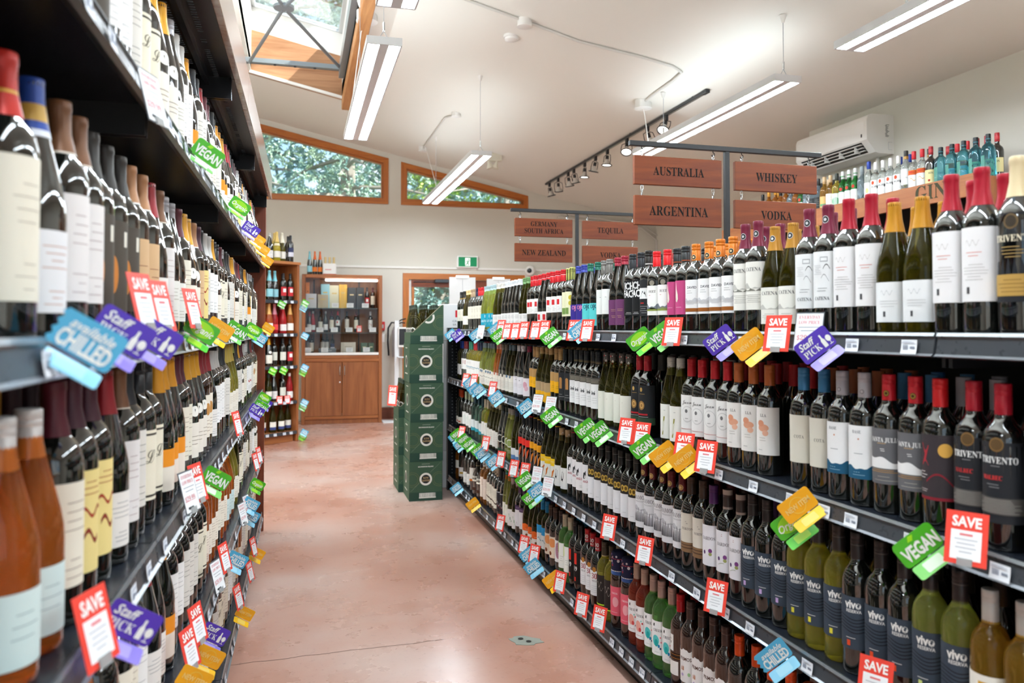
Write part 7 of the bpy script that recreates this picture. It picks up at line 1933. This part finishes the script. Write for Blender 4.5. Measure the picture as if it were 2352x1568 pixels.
def case(x0, x1, y0, y1, z0, z1, label, cut=False, group='green wine cases stacked at the aisle end'):
    w, d, h = x1 - x0, y1 - y0, z1 - z0
    t = empty('wine_case', (x0, y0, z0), label=label, category='carton', group=group)
    LOW = 0.085
    if not cut:
        b = MB(); b.bbox(0, w, 0, d, 0.001, h - 0.001, CG, 0.003); b.build('carton', t)
        for f0, f1 in ((0.0, d / 2 - 0.001), (d / 2 + 0.001, d)):
            b = MB(); b.box(0.002, w - 0.002, f0 + 0.002, f1 - 0.002, h - 0.001, h, CG); b.build('top_flap', t)
    else:
        e = 0.004
        b = MB(); b.box(0, w, 0, d, 0.001, 0.006, CG); b.build('carton', t)
        poly = [(0, 0), (w, 0), (w, h), (w - 0.012, h), (0.018, LOW), (0, LOW)]
        for yy in (0, d - e):
            b = MB(); b.prism(poly, yy, yy + e, CG); b.build('cut_panel', t)
        b = MB(); b.box(0, e, e, d - e, 0.006, LOW, CG); b.build('side_panel', t)
        b = MB(); b.box(w - e, w, e, d - e, 0.006, h, CG); b.build('side_panel', t)
        b = MB(); b.prism([(0, LOW), (0.018, LOW), (w - 0.012, h), (w, h), (w, h + 0.002), (w - 0.013, h + 0.002), (0.017, LOW + 0.002), (0, LOW + 0.002)], -0.0004, e, paper('#c9bfa4')); b.build('cut_edge', t)
    b = MB(); fb = MB()
    face_print(fb, w, h, half=cut)
    if cut:
        wt_ = paper('#eceae2')
        for q in ringpts(0.032, 0.046):
            q = [(x + 0.01, z + 0.052) for x, z in q]
            if all(z + h / 2 < LOW + (x + w / 2 - 0.018) * (h - LOW) / (w - 0.03) - 0.003 for x, z in q): fb.flat(q, -0.0011, wt_)
    Mx = Matrix.Translation((w / 2, 0, h / 2))
    b.add(fb.v, [], CG)
    fb.v = [tuple(Mx @ Vector(p)) for p in fb.v]
    fb.build('front_print', t)
    if not cut:
        sb = MB(); side_print(sb, d, h)
        Mx = Matrix.Translation((0, d / 2, h / 2)) @ Matrix.Rotation(-pi / 2, 4, 'Z')
        sb.v = [tuple(Mx @ Vector(p)) for p in sb.v]
        sb.build('side_print', t)
    return t
BX0, BX1, BY0, BY1 = 0.785, 1.03, 5.72, 6.05
bh = 0.286
nm = ['lowest', 'second', 'third', 'fourth']
for k in range(4): case(BX0 + 0.004 * ((k * 7) % 3), BX1 + 0.004 * ((k * 7) % 3), BY0, BY1, bh * k, bh * (k + 1), nm[k] + ' closed green case in the front stack by the gondola end')
case(BX0 + 0.006, BX1 + 0.006, BY0, BY1, bh * 4, bh * 5 + 0.0, 'cut-open green case of bottles crowning the front stack', cut=True)
SX_, SY_ = BX0 - 0.005, BY1 + 0.012
for k in range(2): case(SX_ - 0.03, SX_ + 0.215, SY_, SY_ + 0.33, bh * k, bh * (k + 1), nm[k] + ' closed green case in the hidden rear stack', group='green wine cases in the rear stack')
case(SX_ - 0.03, SX_ + 0.215, SY_, SY_ + 0.33, bh * 2, bh * 3, 'cut-open green case of bottles on the lower rear stack', cut=True, group='green wine cases in the rear stack')
for (ox, oy, oz, wh) in ((BX0 + 0.006, BY0, bh * 4 + 0.007, 'open green case, front stack'), (SX_ - 0.03, SY_, bh * 2 + 0.007, 'open green case, rear stack')):
    for j in range(4):
        for i in range(3 if oz > 1 else 2):
            bottle('k1', ox + 0.043 + 0.0768 * i, oy + 0.043 + 0.081 * j, oz, rad(-45), wh, 'wine in the cut-open cases', sc=(0.86, 0.93))
o = obj('sale_card', TAGM['save'][0], None, (SX_ - 0.075, SY_ + 0.02, 0.74)); o.rotation_euler = (rad(-6), 0, rad(-58)); o.scale = (1.7, 1, 1.75)
obj('printed_lettering', TAGM['save'][1], o); o['label'] = 'large red save card taped to the rear case stack'; o['category'] = 'shelf tag'
# white cases beside them
glyphs('CA', 'b'); glyphs('SA', 'b')
WC = pm('#e4e4e6', 0.6, bump=0.1)
for k in range(5):
    t = empty('white_case', (1.105, 6.13, 0.29 * k), label=nm[k] + ' white wine case in the pale stack behind the gondola end' if k < 4 else 'topmost white wine case with red square behind the gondola end', category='carton', group='white wine cases behind the gondola')
    b = MB(); b.bbox(0, 0.30, 0, 0.33, 0.001, 0.289, WC, 0.004); b.build('carton', t)
    b = MB()
    b.box(0.10, 0.155, -0.0008, -0.0002, 0.185, 0.24, pm('#cc2230', 0.5))
    for i, s in enumerate(('CA', 'SA')): b.text(s, 'b', 0.095 + 0.0 * i, 0.155 - 0.028 * i, 0.014, paper('#8a8c90'), y=-0.0008, sx=1.3)
    b.build('printed_lettering', t)

# ------------------------------------------------------------------ white sheets on clip stands, dispenser stand, extinguisher
for px0, px1, py0, py1, lab in ((1032, 1092, 636, 705, 'white hanging sheet on a clip stand before the glass door, nearer the hinge'), (1118, 1172, 640, 705, 'white hanging sheet on a clip stand before the door mullion')):
    yy = 8.6
    a, c = onY(px0, py0, yy), onY(px1, py1, yy)
    t = empty('sheet_stand', ((a.x + c.x) / 2, yy, 0), label=lab, category='stand')
    w = (c.x - a.x) / 2
    b = MB(); b.box(-w, -0.002, -0.002, 0.002, c.z - 0.25, a.z, paper('#c6c5c4')); b.build('paper_sheet', t)
    b = MB(); b.box(0.002, w, -0.002, 0.002, c.z - 0.25, a.z, paper('#c6c5c4')); b.build('paper_sheet', t)
    b = MB(); b.bbox(-w * 0.5, w * 0.5, -0.008, 0.006, a.z - 0.012, a.z + 0.02, WHITEM, 0.002); b.build('clip_rail', t)
    b = MB(); b.tube([(0, 0.006, 0.0), (0, 0.006, a.z)], 0.005, GREYP, 8); b.build('pole', t)
    b = MB(); b.lathe([(0.14, 0.0), (0.13, 0.012), (0, 0.014)], 24, GREYP); b.build('foot', t)
yy = 10.62
b0 = onZ(898, 964, 0.0)
sx_ = onY(911, 850, yy).x
t = empty('dispenser_stand', (sx_, yy, 0), label='slim grey hand-sanitiser stand with dark panel beside the door', category='stand')
b = MB(); b.bbox(-0.03, 0.03, -0.015, 0.015, 0.012, 1.36, pm('#dfe1e4', 0.4), 0.004); b.build('pole', t)
b = MB(); b.bbox(-0.19, 0.16, -0.14, 0.14, 0.0, 0.012, pm('#dfe1e4', 0.4), 0.004); b.build('base_plate', t)
b = MB(); b.bbox(0.012, 0.15, -0.05, -0.016, 1.0, 1.27, WHITEM, 0.008); p_ = b.build('dispenser', t)
b = MB(); b.box(0.025, 0.137, -0.052, -0.05, 1.03, 1.25, pm('#2c2f33', 0.3)); b.build('dark_panel', p_)
b = MB(); b.bbox(0.0, 0.16, -0.12, -0.016, 0.86, 0.875, pm('#dfe1e4', 0.4), 0.003); b.build('drip_tray', t)
p = onY(912, 735, YW - 0.09)
fe = empty('fire_extinguisher', (p.x, YW - 0.09, 0.86), label='fire extinguisher with black hose on the wall behind the stand', category='fire extinguisher')
RED = pm('#c4262a', 0.3)
b = MB(); b.lathe([(0, 0.0), (0.062, 0.0), (0.068, 0.01), (0.068, 0.36), (0.05, 0.41), (0.02, 0.43), (0.02, 0.455), (0, 0.455)], 22, pm('#c9cacc', 0.35, metal=0.4)); b.build('cylinder', fe, 40)
b = MB(); b.tube([(-0.02, 0, 0.455), (0.05, -0.01, 0.51), (0.12, -0.02, 0.53)], 0.009, BLACK, 8); b.tube([(0, 0, 0.455), (0.06, -0.01, 0.475), (0.11, -0.02, 0.47)], 0.009, BLACK, 8); b.build('lever', fe, 60)
b = MB(); b.lathe([(0.022, 0.455), (0.026, 0.47), (0.02, 0.50), (0, 0.505)], 14, RED); b.build('valve', fe, 40)
b = MB(); b.tube([(-0.01, -0.02, 0.47), (-0.08, -0.03, 0.475), (-0.125, -0.03, 0.40), (-0.13, -0.03, 0.2), (-0.115, -0.02, 0.02)], 0.012, BLACK, 8); b.build('hose', fe, 60)

# ------------------------------------------------------------------ labels that single each bottle and card out
def finish(rows, fmt_one, fmt_many):
    by = {}
    for o, w_, where in rows: by.setdefault((w_, where), []).append(o)
    for (w_, where), os_ in by.items():
        for i, o in enumerate(os_):
            o['label'] = fmt_one(w_, where) if len(os_) == 1 else fmt_many(ORD[i], w_, where)
finish(PLACED, lambda w_, p: w_ + ', ' + p, lambda n, w_, p: n + ' ' + w_ + ', ' + p)
finish(TAGS, lambda w_, p: w_ + ', ' + p, lambda n, w_, p: n + ' ' + w_ + ', ' + p)
bpy.context.view_layer.update()
